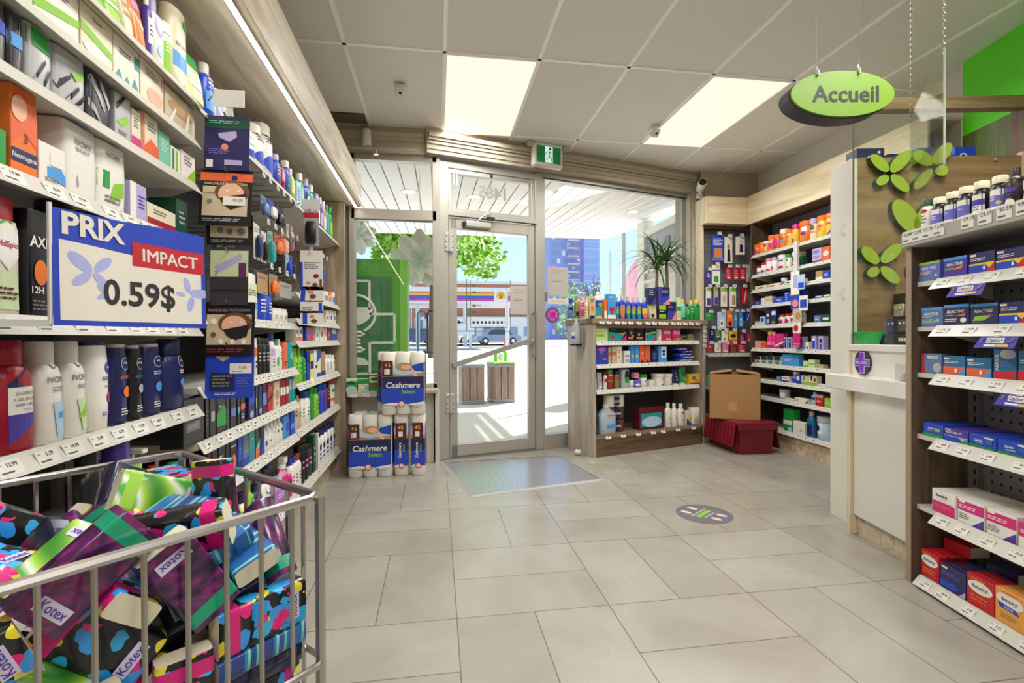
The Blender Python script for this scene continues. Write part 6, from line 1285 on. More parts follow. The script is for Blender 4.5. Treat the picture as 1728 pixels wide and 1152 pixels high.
def pack_mat(name, kind):
    m, tr, bs, N, L = nodes(name); c = N('TexCoord'); bs.inputs['Roughness'].default_value = .28; bs.inputs['Coat Weight'].default_value = .4
    if kind == 'splatter':
        prev = None; base = lin('black')
        for sc, off, col, th in ((16, 0, 'e8d830', .33), (13, 3.3, '2f9cf0', .43), (19, 7.1, 'e8207e', .30), (15, 11.7, '30b4f4', .36)):
            mp = N('Mapping'); mp.inputs['Location'].default_value = (off, off * .7, off * .3); L(c.outputs['Object'], mp.inputs[0])
            no = N('TexNoise'); no.inputs['Scale'].default_value = 45; L(mp.outputs[0], no.inputs[0]); ad = N('Mix', data_type='VECTOR'); ad.inputs[0].default_value = .018; L(mp.outputs[0], ad.inputs[4]); L(no.outputs['Color'], ad.inputs[5])
            v = N('TexVoronoi'); v.inputs['Scale'].default_value = sc * 2.2; L(ad.outputs[1], v.inputs[0]); lt = N('Math', operation='LESS_THAN'); lt.inputs[1].default_value = th; L(v.outputs['Distance'], lt.inputs[0])
            mx = N('Mix', data_type='RGBA'); L(lt.outputs[0], mx.inputs[0]); mx.inputs[7].default_value = (*lin(col), 1)
            if prev is None: mx.inputs[6].default_value = (*base, 1)
            else: L(prev, mx.inputs[6])
            prev = mx.outputs[2]
        L(prev, bs.inputs['Base Color'])
    else:
        w = N('TexWave' if kind in ('waves', 'leaf') else 'TexNoise'); L(c.outputs['Object'], w.inputs[0])
        if kind == 'waves': w.bands_direction = 'X'; w.inputs['Scale'].default_value = 9; w.inputs['Distortion'].default_value = 3; w.inputs['Detail Scale'].default_value = .35 if 'Detail Scale' in w.inputs else 1; st = (('24408a', 0), ('2a78b8', .35), ('7ad0c0', .65), ('2c5aa0', .9))
        elif kind == 'leaf': w.bands_direction = 'DIAGONAL'; w.inputs['Scale'].default_value = 7; w.inputs['Distortion'].default_value = 5; st = (('3a8a2c', 0), ('a8d848', .4), ('eef0e0', .7), ('58b040', .95))
        elif kind == 'dark': w.inputs['Scale'].default_value = 22; w.inputs['Distortion'].default_value = 2; st = (('14142c', .35), ('5a1a5c', .5), ('8a2468', .58), ('1c3060', .7))
        else: w.inputs['Scale'].default_value = 14; st = (('0e1020', .4), ('1e2244', .6), ('0c0c16', .8))
        r = N('ValToRGB'); r.color_ramp.interpolation = 'CONSTANT' if kind == 'waves' else 'LINEAR'
        for i, (col, p) in enumerate(st):
            e = r.color_ramp.elements[i] if i < 2 else r.color_ramp.elements.new(p)
            e.position = p; e.color = (*lin(col), 1)
        L(w.outputs[1 if kind in ('waves', 'leaf') else 0], r.inputs[0]); L(r.outputs[0], bs.inputs['Base Color'])
    return m
PAT = [('splatter', pack_mat('splatter_print', 'splatter'), 'magenta', 'pink banded paint splatter tissue pack'), ('dark', pack_mat('dark_print', 'dark'), '1aa27a', 'dark purple tissue pack with green band'), ('waves', pack_mat('wave_print', 'waves'), '2f6ab4', 'blue wave print tissue pack'), ('leaf', pack_mat('leaf_print', 'leaf'), 'a4d850', 'lime leaf print tissue pack'), ('ink', pack_mat('navy_print', 'ink'), '2a2c48', 'navy black tissue pack')]
PACKS = [(-0.0948,-0.1721,0.6135,0.0,0.9999,-0.0131,-0.0001), (0.0871,-0.1131,0.6135,0.8851,0.0,-0.0,0.4653), (0.1733,0.0367,0.6135,0.0,-0.7055,-0.7087,-0.0), (0.1484,-0.0706,0.628,0.2725,0.2725,0.6525,0.6525), (0.0275,-0.188,0.628,0.0,-0.0001,-0.707,-0.7072), (0.1802,0.1461,0.628,0.535,-0.535,0.4624,-0.4624), (-0.0748,0.1814,0.6402,0.0757,-0.0585,0.7873,0.6091), (0.1238,0.0862,0.6405,0.6795,0.0003,-0.0002,-0.7337), (-0.1532,-0.1735,0.6472,0.9275,-0.0,-0.3738,-0.0001), (0.1336,-0.123,0.6507,0.2392,-0.7526,0.4932,0.3649), (-0.1876,0.1694,0.654,0.0045,-0.7071,0.0045,0.7071), (0.151,-0.0321,0.655,0.6095,0.6852,-0.2794,-0.2843), (0.0804,0.1589,0.6598,0.2436,0.587,0.6638,-0.3943), (0.1579,-0.188,0.6601,0.5733,0.5733,-0.4139,0.4139), (0.146,-0.141,0.6671,0.4117,-0.8974,-0.0662,0.1441), (0.1671,0.1458,0.6695,0.0001,0.7044,-0.7098,0.0001), (0.0327,-0.1562,0.67,0.2265,0.9479,0.1822,-0.1299), (0.0956,-0.0687,0.6735,0.1602,-0.2944,0.4307,0.838), (-0.077,-0.188,0.681,0.4999,-0.4998,0.5002,0.5002), (0.188,0.0627,0.681,0.0005,0.7071,-0.0004,-0.7072), (0.188,-0.0131,0.6821,0.0494,-0.7053,-0.0494,0.7054), (0.1141,0.0738,0.6839,0.4033,-0.9006,0.1479,-0.0665), (-0.1532,-0.1735,0.6846,0.9275,-0.0001,-0.3739,0.0001), (0.0745,0.0515,0.6865,0.5878,0.3496,0.2118,-0.6982), (-0.1585,0.141,0.6951,0.4924,0.4415,-0.626,-0.4132), (-0.005,-0.1143,0.6956,0.9511,-0.2454,0.1823,0.0435), (0.1735,0.1475,0.6965,0.0001,0.7071,-0.7071,0.0002), (-0.066,0.188,0.7057,0.0287,-0.0287,0.7065,0.7065), (0.1711,-0.1186,0.7072,0.1248,-0.6962,-0.7056,0.0429), (0.1092,0.1569,0.7098,0.7035,-0.5,-0.0704,-0.5001), (0.1196,0.0323,0.7101,0.4101,-0.9074,-0.0732,0.0564), (0.0788,-0.1427,0.7143,0.6673,-0.0897,-0.2009,0.7116), (-0.188,0.0374,0.7216,0.5639,0.4267,0.5638,0.4267), (0.0922,0.111,0.7256,0.183,0.0187,-0.8719,0.4538), (-0.1745,-0.1405,0.727,0.2221,0.6713,0.5651,0.4251), (0.1178,-0.0515,0.7296,0.2843,0.5595,-0.7474,0.2179), (0.0135,0.1414,0.7343,0.6046,0.4853,-0.4848,-0.4048), (0.0756,0.1719,0.7355,0.0255,-0.3754,0.0627,0.9244), (0.188,0.1475,0.738,0.5,0.5,0.5,0.5), (0.1458,-0.1426,0.7396,0.0075,-0.1284,0.058,-0.99), (0.1457,-0.03,0.7404,0.3136,0.6647,-0.6557,0.1731), (-0.0365,-0.1708,0.7431,0.2469,0.0111,-0.9659,0.0773), (-0.0957,0.0879,0.7436,0.0438,0.0528,-0.8921,0.4467), (0.0259,-0.0751,0.7437,0.2699,0.2854,-0.7273,-0.5628), (0.0354,0.0187,0.7495,0.8796,-0.3707,-0.0217,-0.2975), (-0.0657,0.1194,0.754,0.0358,0.017,0.9021,-0.4296), (-0.1173,0.188,0.7581,0.7056,-0.7056,-0.0464,-0.0463), (-0.1451,-0.1717,0.7631,0.992,0.0782,0.0992,-0.0078), (0.0302,-0.1871,0.7637,0.6249,-0.6457,0.3052,0.3153), (0.1409,0.1128,0.7639,0.6433,-0.0442,0.2746,-0.7133), (-0.1476,-0.0552,0.766,0.8248,-0.2892,-0.23,-0.4281), (0.1532,-0.0014,0.7696,0.3806,-0.702,-0.1822,0.5737), (0.0263,-0.1283,0.7699,0.6428,0.5735,0.4197,-0.2857), (0.0996,-0.0037,0.7714,0.3799,0.3472,-0.8052,-0.2947), (-0.188,0.1682,0.7757,0.7062,-0.036,0.7062,-0.036), (-0.1465,0.161,0.7781,0.5,0.5,0.5,-0.5), (-0.1444,-0.025,0.7784,0.3235,0.6288,0.681,-0.1902), (-0.1717,0.0921,0.7798,0.6162,-0.3468,0.2469,0.6626), (0.0434,0.1717,0.7804,0.0075,-0.0969,0.0773,0.9923), (-0.055,-0.1572,0.782,0.2559,0.1632,-0.9521,0.0374), (0.0589,0.0629,0.7823,0.2774,0.1762,0.8063,-0.4918), (0.0385,-0.156,0.7839,0.533,0.6046,-0.3787,0.4549), (-0.0931,0.0253,0.7871,0.2821,-0.1058,-0.9143,-0.2708), (0.104,-0.0872,0.7881,0.168,-0.2138,0.9243,0.2678), (0.1808,-0.1113,0.7915,0.6289,-0.3626,-0.5335,0.434), (-0.1086,-0.1245,0.7937,0.1025,-0.0212,0.7898,-0.6044), (-0.0446,0.0054,0.7956,0.512,-0.8132,0.1312,0.2436), (-0.0685,0.1388,0.7958,0.9725,-0.061,0.0468,0.22), (-0.022,0.0944,0.7987,0.0352,0.193,-0.8887,-0.4144), (0.1312,0.1875,0.8008,0.3161,-0.31,-0.6401,-0.6278), (0.1735,-0.1855,0.8039,0.5113,-0.4884,-0.4884,-0.5113), (-0.188,-0.1064,0.805,0.6154,0.3482,-0.6154,-0.3482), (0.0787,-0.0996,0.8068,0.8231,0.3106,0.0588,-0.4717), (0.067,-0.1815,0.8073,0.3486,-0.2721,-0.6283,-0.6401), (0.0137,-0.0042,0.8097,0.284,-0.4485,-0.8458,0.0539), (-0.0434,0.0593,0.8097,0.3814,-0.8853,0.1694,0.2053), (-0.188,-0.0099,0.8102,0.3252,-0.6279,-0.3252,0.6279), (0.1384,0.1431,0.8109,0.1144,-0.0113,-0.9788,-0.1696), (0.064,0.0829,0.8115,0.5579,0.7417,0.3619,-0.0876), (0.1874,0.0688,0.8141,0.1789,-0.6841,0.1932,-0.6802), (0.1432,0.0142,0.8145,0.0381,-0.078,-0.3534,-0.9314), (-0.053,-0.0565,0.8169,0.9485,-0.072,0.092,0.2943), (0.1442,0.0963,0.8222,0.6986,0.0414,0.1983,-0.6863), (-0.1422,0.0988,0.8302,0.5134,-0.0556,-0.812,0.272), (0.1018,-0.1735,0.8308,0.0,0.4403,0.0,0.8978), (0.1404,-0.1242,0.8339,0.2029,0.0516,-0.1752,0.962), (-0.0047,0.188,0.8401,0.5539,0.5539,0.4395,-0.4395), (0.0247,-0.1068,0.8403,0.1187,0.0153,0.45,0.885), (0.0564,0.1141,0.8437,0.1863,-0.9723,-0.1408,-0.0001), (-0.1459,0.1734,0.8456,0.0,0.0,-0.0027,-1.0), (0.0296,0.163,0.8501,0.4218,-0.6287,0.3809,0.5308), (-0.0277,0.1135,0.8546,0.6639,0.3231,0.5105,0.4406), (0.1829,-0.017,0.8571,0.3493,0.6057,-0.2641,-0.6644), (0.1513,0.0725,0.8571,0.2849,-0.323,0.764,-0.4805)]
LAMP_PK = {}
mix = [0, 1, 0, 2, 0, 0, 3, 1, 0, 2, 0, 1, 0, 0, 2, 4, 0]
cnt = {}
bm_ = Matrix.Translation(BK[0]) @ Matrix.Rotation(BK[1], 4, 'Z')
from mathutils import Quaternion
for i, (x, y, z, qw, qx, qy, qz) in enumerate(PACKS):
    k = mix[i % len(mix)]; kind, pm, band, lab = PAT[k]
    if k not in LAMP_PK:
        l, d, h = .0535, .0276, .0133
        b = MB(); b.loft([(-l, d * .97, h * .96, 7), (-l * .96, d, h, 8), (l * .96, d, h, 8), (l, d * .97, h * .96, 7)], mat('e4dcc4', .6, name='tissue_card'), 16)
        b.v = [(v[2], v[0], v[1]) for v in b.v]
        r_ = b.build('tissue_pack')
        r_.data.materials.append(pm)
        for p in r_.data.polygons:
            if abs(p.normal.x) < .7: p.material_index = 1
        c = MB(); c.loft([(-l * .86, d * 1.006, h * 1.012, 8), (-l * .56, d * 1.006, h * 1.012, 8)], mat(band, .25), 16, top=False, bot=False); c.v = [(v[2], v[0], v[1]) for v in c.v]; c_ = c.build('colour_band', r_)
        e = MB(); 
        for s in (1, -1):
            e.add([(.030, -.017 * s, s * (h + .0006)), (.043, -.017 * s, s * (h + .0006)), (.043, .017 * s, s * (h + .0006)), (.030, .017 * s, s * (h + .0006))], [(0, 1, 2, 3)], mat('d8d0ea', .4))
            e.text('Kotex', 0, 0, .012, mat('5a3aa0', .4), maxw=.029, fn=lambda X, Z, s=s: (.0365 - Z * 1, X * s, s * (h + .001)))
        e_ = e.build('brand_tab', r_)
        LAMP_PK[k] = (r_, [c_, e_]); r = r_
    else:
        src, kids = LAMP_PK[k]; r = src.copy(); COL.objects.link(r)
        for kk in kids: c = kk.copy(); COL.objects.link(c); c.parent = r
    m = bm_ @ Matrix.Translation((x, y, z)) @ Quaternion((qw, qx, qy, qz)).to_matrix().to_4x4()
    r.matrix_world = m; r.rotation_mode = 'XYZ'; r.location = m.to_translation(); r.rotation_euler = m.to_euler()
    lvl = 'on top of the basket heap' if z > .80 else 'halfway down the basket heap' if z > .69 else 'low in the basket heap'
    side = ('camera corner' if y < 0 else 'shelf corner') if x < 0 else ('aisle corner' if y < 0 else 'door corner')
    ky = (lab, lvl, side); cnt[ky] = cnt.get(ky, 0) + 1
    tag(r, f'{lab} {lvl}, {side}' + ('' if cnt[ky] == 1 else f', {ORD[cnt[ky]]}'), 'tissue pack', 'tissue packs heaped in the wire basket')

# ------------------------------------------------------------------ toilet paper, window ledge boxes, door mat
def cashmere(label, loc, rz, wide=3):
    rw = .112; w = rw * wide; h = .485; d = .118
    t = thing('toilet_paper_pack', label, 'toilet paper', loc, rz, 'toilet paper packs by the window')
    b = MB(); tp = mat('e8e4da', .6, name='tissue_roll')
    for k in range(wide):
        b.M = Matrix.Translation(((k - (wide - 1) / 2) * rw, 0, 0)); b.loft([(0, .05, d * .42, 2.6), (.012, .056, d * .49, 3), (.10, .057, d * .5, 3.2), (.118, .0545, d * .485, 3), (.136, .057, d * .5, 3.2), (.36, .057, d * .5, 3.2), (.385, .055, d * .485, 3), (h - .015, .056, d * .49, 3), (h, .048, d * .42, 2.6)], tp, 16)
        b.lathe([(.02, h + .0005), (.021, h - .03)], mat('b8b0a4', .7), 12)
    b.M = None; b.build('rolls', t)
    b = MB(); y = -d / 2 - .0015
    def fn(u, v, l): return ((u - .5) * w, y - l - .002 * abs(math.cos(math.pi * u * wide)) , v * h)
    if wide == 3: art = ('r 0 .60 1 .80 paleblue;p .55 .72 1 .68 1 .84 .75 .80 blue;p 0 .60 1 .60 1 .67 .5 .635 0 .69 tan;e .52 .765 .19 .065 tan;e .57 .76 .11 .042 peach;p .66 .76 .74 .72 .84 .60 .8 .585 .7 .66 peach;'
        'r 0 .28 1 .61 navy;r 0 .17 1 .42 blue;r .03 .62 .27 .86 maroon;t 45 .15 .79 .085 gold;r .08 .65 .2 .73 white;l .09 .66 .19 .72 2 green;t Cashmere .5 .47 .13 white;t Select .62 .365 .09 lime;r .96 .6 1 .84 maroon;p 0 .17 .25 .20 .6 .17 .3 .15 white;p .6 .17 1 .21 1 .15 .7 .15 white;e .46 .175 .075 .05 red;e .46 .175 .055 .036 white;t 15 .46 .175 .03 navy;l .06 .09 .3 .12 1 paleblue;l .62 .1 .95 .12 1 sky')
    else: art = 'r 0 .6 1 .8 paleblue;r 0 .6 1 .67 tan;r 0 .28 1 .61 navy;r 0 .17 1 .42 blue;r .1 .6 .85 .86 maroon;t 45 .45 .78 .09 gold;r .3 .64 .6 .72 white;T Cashmere .40 .42 .26 white;T Select .66 .45 .20 lime;e .5 .17 .2 .045 red;e .5 .17 .14 .03 white;t 15 .5 .17 .03 navy;p 0 .17 .3 .2 .3 .15 white'
    artwork(b, art, fn, True, w / h, w, h); b.build('printed_wrap', t)
    b = MB()                                              # print continues round the back and the sides
    for s in (1, -1):
        for z0, z1, c in ((.17, .42, 'blue'), (.42, .6, 'navy'), (.6, .67, 'tan'), (.67, .8, 'paleblue')):
            xs = s * (w / 2 + .0018); b.add([(xs, -d * .36, z0 * h), (xs, d * .36, z0 * h), (xs, d * .36, z1 * h), (xs, -d * .36, z1 * h)], [(0, 1, 2, 3) if s > 0 else (3, 2, 1, 0)], mat(c, .4))
        b.add([(s * (w / 2 + .0024), -d * .3, .6 * h), (s * (w / 2 + .0024), 0, .6 * h), (s * (w / 2 + .0024), 0, .86 * h), (s * (w / 2 + .0024), -d * .3, .86 * h)], [(0, 1, 2, 3) if s > 0 else (3, 2, 1, 0)], mat('maroon', .4))
    b.build('side_print', t); return t
cashmere('wide toilet paper pack standing on the floor next to the shelving end panel', (-.518, 3.99, 0), 0)
cashmere('narrow toilet paper pack on the floor between the wide and the other narrow one', (-.282, 4.0, 0), R(1), 1)
cashmere('narrow toilet paper pack on the floor by the door frame', (-.148, 3.99, 0), R(-3), 1)
cashmere('toilet paper pack on top of the lower packs, facing the aisle', (-.262, 3.96, .487), R(0))
cashmere('toilet paper pack on top, half hidden behind the front one', (-.305, 4.085, .487), R(0))
cashmere('toilet paper pack lying behind the wide floor pack', (-.50, 4.12, 0), R(0))
for x, w, h, art, lab in ((-.70, .085, .10, 'r 0 .3 1 .8 green;e .5 .7 .4 .12 darkgreen;e .5 .25 .4 .2 paleblue', 'green and white carton with blue oval on the window ledge'), (-.605, .085, .10, 'r 0 .6 1 1 green;r .1 .3 .9 .55 white;l .3 .35 .7 .5 1 grey;e .8 .3 .15 .2 mint', 'green carton with white band on the window ledge'), (-.51, .09, .135, 'r 0 .9 1 1 red;r 0 0 1 .5 green;e .5 .72 .4 .1 darkgreen;r .1 .3 .9 .45 red', 'taller green and red carton on the window ledge')):
    b = MB(); b.box((-w / 2, -.04, 0), (w / 2, .04, h), mat('palegreen', .4), .0015); artwork(b, art, lambda u, v, l, w=w, h=h: ((u - .5) * w, -.04 - l, v * h), False, 1, w, h); tag(b.build('carton', None, (x, 4.245, .6455), 0), lab, 'carton', 'green cartons on the window ledge')
t = thing('ledge_rail', 'white price rail along the front of the window ledge', 'price rail', (-.58, 4.195, .63)); MB().box((-.15, -.006, -.03), (.12, 0, .012), RAIL).build('rail', t)
for x in (-.1, .0, .09): o = bpy.data.objects.new('price_tag', tag_mesh('', .05, .028)); COL.objects.link(o); o.parent = t; o.location = (x, -.008, -.02); o.rotation_euler = (-.25, 0, 0)
mc = [(.018, 4.283), (.223, 3.324), (1.243, 3.561), (1.10, 4.36)]
m_, tr, bs, N, L = nodes('ribbed_mat'); c = N('TexCoord'); w = N('TexWave'); w.bands_direction = 'X'; w.inputs['Scale'].default_value = 16; mp = N('Mapping'); mp.inputs['Rotation'].default_value = (0, 0, -R(13)); L(c.outputs['Object'], mp.inputs[0]); L(mp.outputs[0], w.inputs[0])
w2 = N('TexWave'); w2.bands_direction = 'Y'; w2.inputs['Scale'].default_value = 16; L(mp.outputs[0], w2.inputs[0]); mu = N('Math', operation='MULTIPLY'); L(w.outputs[1], mu.inputs[0]); L(w2.outputs[1], mu.inputs[1])
r = N('ValToRGB'); r.color_ramp.elements[0].color = (*lin('8a8c94'), 1); r.color_ramp.elements[1].color = (*lin('d4d4da'), 1); L(mu.outputs[0], r.inputs[0]); L(r.outputs[0], bs.inputs['Base Color']); bs.inputs['Roughness'].default_value = .22; bs.inputs['Metallic'].default_value = .4
t = thing('door_mat', 'grey ribbed door mat on the tiles inside the entrance', 'door mat', (0, 0, 0))
b = MB(); cx = sum(p[0] for p in mc) / 4; cy = sum(p[1] for p in mc) / 4; inn = [(cx + (x - cx) * .95, cy + (y - cy) * .95) for x, y in mc]
b.poly([(x, y, .010) for x, y in inn], m_); b.build('ribbed_carpet', t)
b = MB(); vs = [(x, y, .001) for x, y in mc] + [(x, y, .012) for x, y in inn] + [(x, y, .0095) for x, y in inn]
b.add(vs, [(i, (i + 1) % 4, 4 + (i + 1) % 4, 4 + i) for i in range(4)], mat('a9a9ac', .35)); b.build('edge', t)
# ------------------------------------------------------------------ wooden display by the window
WD = wood('display_laminate', 'c8bcac', '958676', 2, .45, .9); WDX = wood('display_top_laminate', '9c8a72', '6c5a46', 0, .4, .9); WDB = wood('display_base_laminate', '7d664c', '4a3826', 0, .4, .8)
t = bay_root('wooden_display', 'low wooden display unit standing in front of the big window', 'D')
MB().box((-.0, 0, 0), (.032, .43, 1.205), WD, .002).build('side_panel', t); MB().box((1.345, 0, 0), (1.377, .43, 1.205), WD, .002).build('side_panel', t)
MB().box((-.012, -.022, 1.205), (1.39, .45, 1.2495), WDX, .003).build('top', t); MB().box((.032, .0, 1.165), (1.345, .02, 1.205), WDX).build('apron', t)
MB().box((.032, .41, 0), (1.345, .43, 1.205), DARKPEG).build('back_panel', t); b = MB(); b.box((.032, .004, 0), (1.345, .03, .165), WDB); b.build('kick_board', t); MB().box((.032, .0, .165), (1.345, .41, .1995), WDX).build('base_deck', t)
for z, n in ((1.044, 3), (.836, 5), (.604, 8)): shelf(t, .036, 1.29, z, .41, n0=-.002, rail_h=.036, tilt=.2, tagpitch=.085, seed=n)
rnd = random.Random(4)
for z, y, n, a in ((1.215, -.024, 15, -.3), (.172, -.004, 7, -.5)):
    for k in range(n):
        o = bpy.data.objects.new('price_tag', tag_mesh('', .055, .034)); COL.objects.link(o); o.parent = t; o.location = (.06 + 1.25 * (k + rnd.uniform(.1, .6)) / n, y, z); o.rotation_euler = (a, 0, 0)
for k in range(5): o = bpy.data.objects.new('price_tag', tag_mesh('', .05, .034)); COL.objects.link(o); o.parent = t; o.location = (1.362, -.004, 1.185 - .048 * k)
for k, (x, z, c1) in enumerate(((.20, .2005, 0), (.20, .3155, 0), (.20, .4305, 1))):                  # stacked bathroom rolls on the base
    nm = ('lowest', 'middle', 'uppermost')[k]
    xx, yy = frame_xy(RUN['D'], .30, .10); q = thing('tissue_roll_pack', f'{nm} wrapped tissue roll pack stacked on the base of the wooden display', 'tissue pack', (xx, yy, z), RUN['D'][1], 'tissue roll packs on the wooden display')
    b = MB(); 
    for s in (-1, 1): b.M = Matrix.Translation((s * .055, 0, 0)); b.lathe([(.045, 0), (.054, .008), (.054, .104), (.045, .112), (.02, .112)], mat('e8e4da', .6, name='tissue_roll') if k == 2 else mat('5a3a3a', .5), 16)
    b.M = None; b.build('rolls', q); b = MB(); b.loft([(.02, .045, .058, 3), (.095, .045, .058, 3)], mat('navy', .4), 14, top=False, bot=False); b.text('Scotties', 0, .058, .035, mat('white'), y=-.0595, maxw=.08); b.build('printed_band', q)
for k in range(5):                                       # blue pads packs piled on the middle shelf
    xx, yy = frame_xy(RUN['D'], 1.16 + (k % 2) * .02 - .05 * (k == 4), .10); q = thing('wipes_pack', f'{ORD[k + 1]} blue wipes packet up the pile on the wooden display', 'packet', (xx, yy, .8365 + .028 * k), RUN['D'][1] + R(-3 + 2 * k), 'blue wipes packets piled on the wooden display')
    b = MB(); w = .105 if k < 3 else .08
    b.loft([(0, w * .92, .05, 4), (.008, w, .06, 3.5), (.018, w, .06, 3.5), (.0265, w * .9, .05, 4)], mat('blue', .25), 18); b.build('packet', q)
    b = MB(); b.extrude([(-w * .8, .006), (-w * .1, .012), (w * .3, .007), (w * .7, .014), (w * .65, .018), (w * .2, .013), (-w * .2, .018), (-w * .8, .011)], -.0615, -.058, mat('white', .4)); b.build('white_swoosh', q)
xx, yy = frame_xy(RUN['D'], -.012, .20)
t = thing('sanitizer_pump', 'clear hand gel pump bottle in a bracket on the display side', 'hand gel', (xx, yy, 1.02), RUN['D'][1] - R(90))
b = MB(); b.loft([(0, .040, .028, 3), (.01, .043, .030, 3), (.16, .043, .030, 3), (.20, .02, .018, 2), (.215, .013, .013, 2)], mat('c8ccd0', .12, Alpha=.75), 18); b.v = [(x, y - .035, z) for x, y, z in b.v]; b.build('bottle_body', t)
b = MB(); b.box((-.026, -.068, .05), (.026, -.0665, .11), mat('e8e8ea', .4)); b.box((-.026, -.069, .05), (.026, -.068, .075), mat('blue', .4)); b.build('label', t)
b = MB(); b.tube([(0, -.035, .215), (0, -.035, .25)], .008, mat('white', .3)); b.tube([(0, -.035, .245), (-.035, -.05, .24)], .006, mat('white', .3)); b.build('pump_head', t)
b = MB(); b.box((-.05, -.004, -.04), (.07, .0, .16), mat('a89c8c', .4), .002); b.box((-.05, -.07, -.015), (.05, 0, -.002), RUBBER); b.build('bracket', t)
b = MB(); b.M = Matrix.Translation((*frame_xy(RUN['D'], -.06, .16), .0)); b.ellipsoid((0, 0, .028), (.035, .03, .028), mat('dcd8d0', .4), 14, 8); r = b.build('door_wedge'); tag(r, 'small white door stop on the tiles at the display corner', 'door stop')
b = MB(); b.M = Matrix.Translation((*frame_xy(RUN['D'], -.06, .16), .0)); b.lathe([(.014, .0565), (.010, .0575)], mat('7a6ac0', .4), 12); b.build('purple_dot', r)

# ------------------------------------------------------------------ plants
def strap_plant(x, y, z):
    random.seed(12); t = thing('ponytail_palm', 'big strap leaved plant in a pot on the wooden display', 'plant', (x, y, z)); LG = leaf_mat('strap_leaves', '1f3a1c', '4f7a34'); TK = mat('6a5842', .8, name='palm_bark')
    b = MB(); b.lathe([(.05, 0), (.06, .005), (.07, .11), (.062, .112), (.055, .1)], mat('3a3632', .5), 20); b.build('pot', t)
    crowns = [((-.04, .0, .54), .5, 40), ((.075, .02, .62), .44, 34)]
    for (cx, cy, cz), L0, n in crowns:
        b = MB(); b.tube([(cx * .5, 0, .09), (cx * .8, cy, .2), (cx * 1.1, cy, .38), (cx, cy, cz)], [.032, .024, .017, .013], TK, 10); b.build('trunk', t)
    b = MB()
    for (cx, cy, cz), L0, n in crowns:
        for k in range(n):
            a = 2.4 * k + random.uniform(-.3, .3); e = R(random.uniform(15, 80)); L_ = L0 * random.uniform(.65, 1.2); p = Vector((cx, cy, cz)); w0 = random.uniform(.009, .014)
            d = Vector((math.cos(a) * math.cos(e), math.sin(a) * math.cos(e) * .45, math.sin(e))); side = Vector((-math.sin(a), math.cos(a), 0)); vs = []; m = 10
            for i in range(m + 1):
                u = i / m; w_ = w0 * (1 - u) ** .6 * (.6 + min(u * 4, .4)) + .0004
                vs += [p - side * w_ - Vector((0, 0, w_ * .25)), p + Vector((0, 0, 0)), p + side * w_ - Vector((0, 0, w_ * .25))]
                p = p + d * L_ / m; d = (d + Vector((0, 0, -.30 * (1.1 - .4 * math.sin(e))))).normalized()
            b.add(vs, [(3 * i + j, 3 * i + j + 1, 3 * i + j + 4, 3 * i + j + 3) for i in range(m) for j in (0, 1)], LG, True)
    b.build('foliage', t)
strap_plant(*frame_xy(RUN['D'], 1.09, .33), 1.25)
random.seed(21); x, y = frame_xy(RUN['D'], .24, .34)
t = thing('leafy_houseplant', 'small dark leaved plant rising behind the cream pump bottle', 'plant', (x, y, 1.25)); b = MB(); b.lathe([(.045, 0), (.06, .1), (.052, .1)], mat('3a3632', .5), 16); b.build('pot', t)
b = MB(); st = []
for k in range(9):
    a = k * 2.3; tip = (.13 * math.cos(a) * random.uniform(.3, 1), .05 * math.sin(a), random.uniform(.28, .46)); mid = (tip[0] * .35, tip[1] * .4, tip[2] * .55); b.tube([(0, 0, .08), mid, tip], [.004, .003, .0015], mat('4a4030', .8), 5); st.append((mid, tip))
b.build('stem', t); b = MB(); LG2 = leaf_mat('dark_leaves', '1c2c1c', '41583a')
for mid, tip in st:
    for i in range(26):
        u = random.uniform(.1, 1.05); p = Vector(mid).lerp(Vector(tip), u) + Vector((random.gauss(0, .012), random.gauss(0, .01), random.gauss(0, .012))); d = Vector((random.gauss(0, 1), random.gauss(0, .6), random.gauss(-.2, .7))).normalized(); q = d.orthogonal().normalized(); s = random.uniform(.012, .022)
        b.add([p, p + d * s * .5 + q * s * .28, p + d * s * 1.1, p + d * s * .5 - q * s * .28], [(0, 1, 2, 3)], LG2, True)
b.build('foliage', t)

# ------------------------------------------------------------------ corner peg unit
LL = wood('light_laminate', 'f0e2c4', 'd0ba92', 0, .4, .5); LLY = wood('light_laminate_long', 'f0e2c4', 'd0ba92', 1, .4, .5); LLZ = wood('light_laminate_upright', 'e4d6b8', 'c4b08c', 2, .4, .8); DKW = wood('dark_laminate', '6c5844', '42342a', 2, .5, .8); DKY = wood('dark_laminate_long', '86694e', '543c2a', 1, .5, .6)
t = thing('corner_peg_unit', 'corner pegboard unit with wooden side and header', 'shelving unit', (0, 0, 0))
MB().box((2.79, 4.902, 0), (2.822, 5.03, 2.55), LLZ, .003).build('side_panel', t); MB().box((2.77, 5.035, 0), (2.79, 5.05, 2.36), WD).build('back_strip', t)
MB().box((2.822, 4.80, 2.272), (3.262, 4.90, 2.555), LL, .003).build('header', t); b = MB(); b.box((2.79, 4.80, 2.272), (2.8215, 4.90, 2.555), LLZ, .003); b.build('header_end', t)
PG = mat('84848c', .5, .2, 'peg_grey'); MB().box((2.822, 4.985, .20), (3.51, 4.998, 2.24), PG).build('pegboard', t)
b = MB()
for i in range(22):
    for j in range(13): b.box((2.85 + .033 * j - .004, 4.9835, 1.0 + .055 * i), (2.85 + .033 * j + .004, 4.986, 1.008 + .055 * i), mat('3c3c42', .7))
b.build('peg_holes', t)['kind'] = 'stuff'
MB().box((2.822, 4.90, 2.235), (3.262, 4.998, 2.272), DKW).build('header_underside', t)
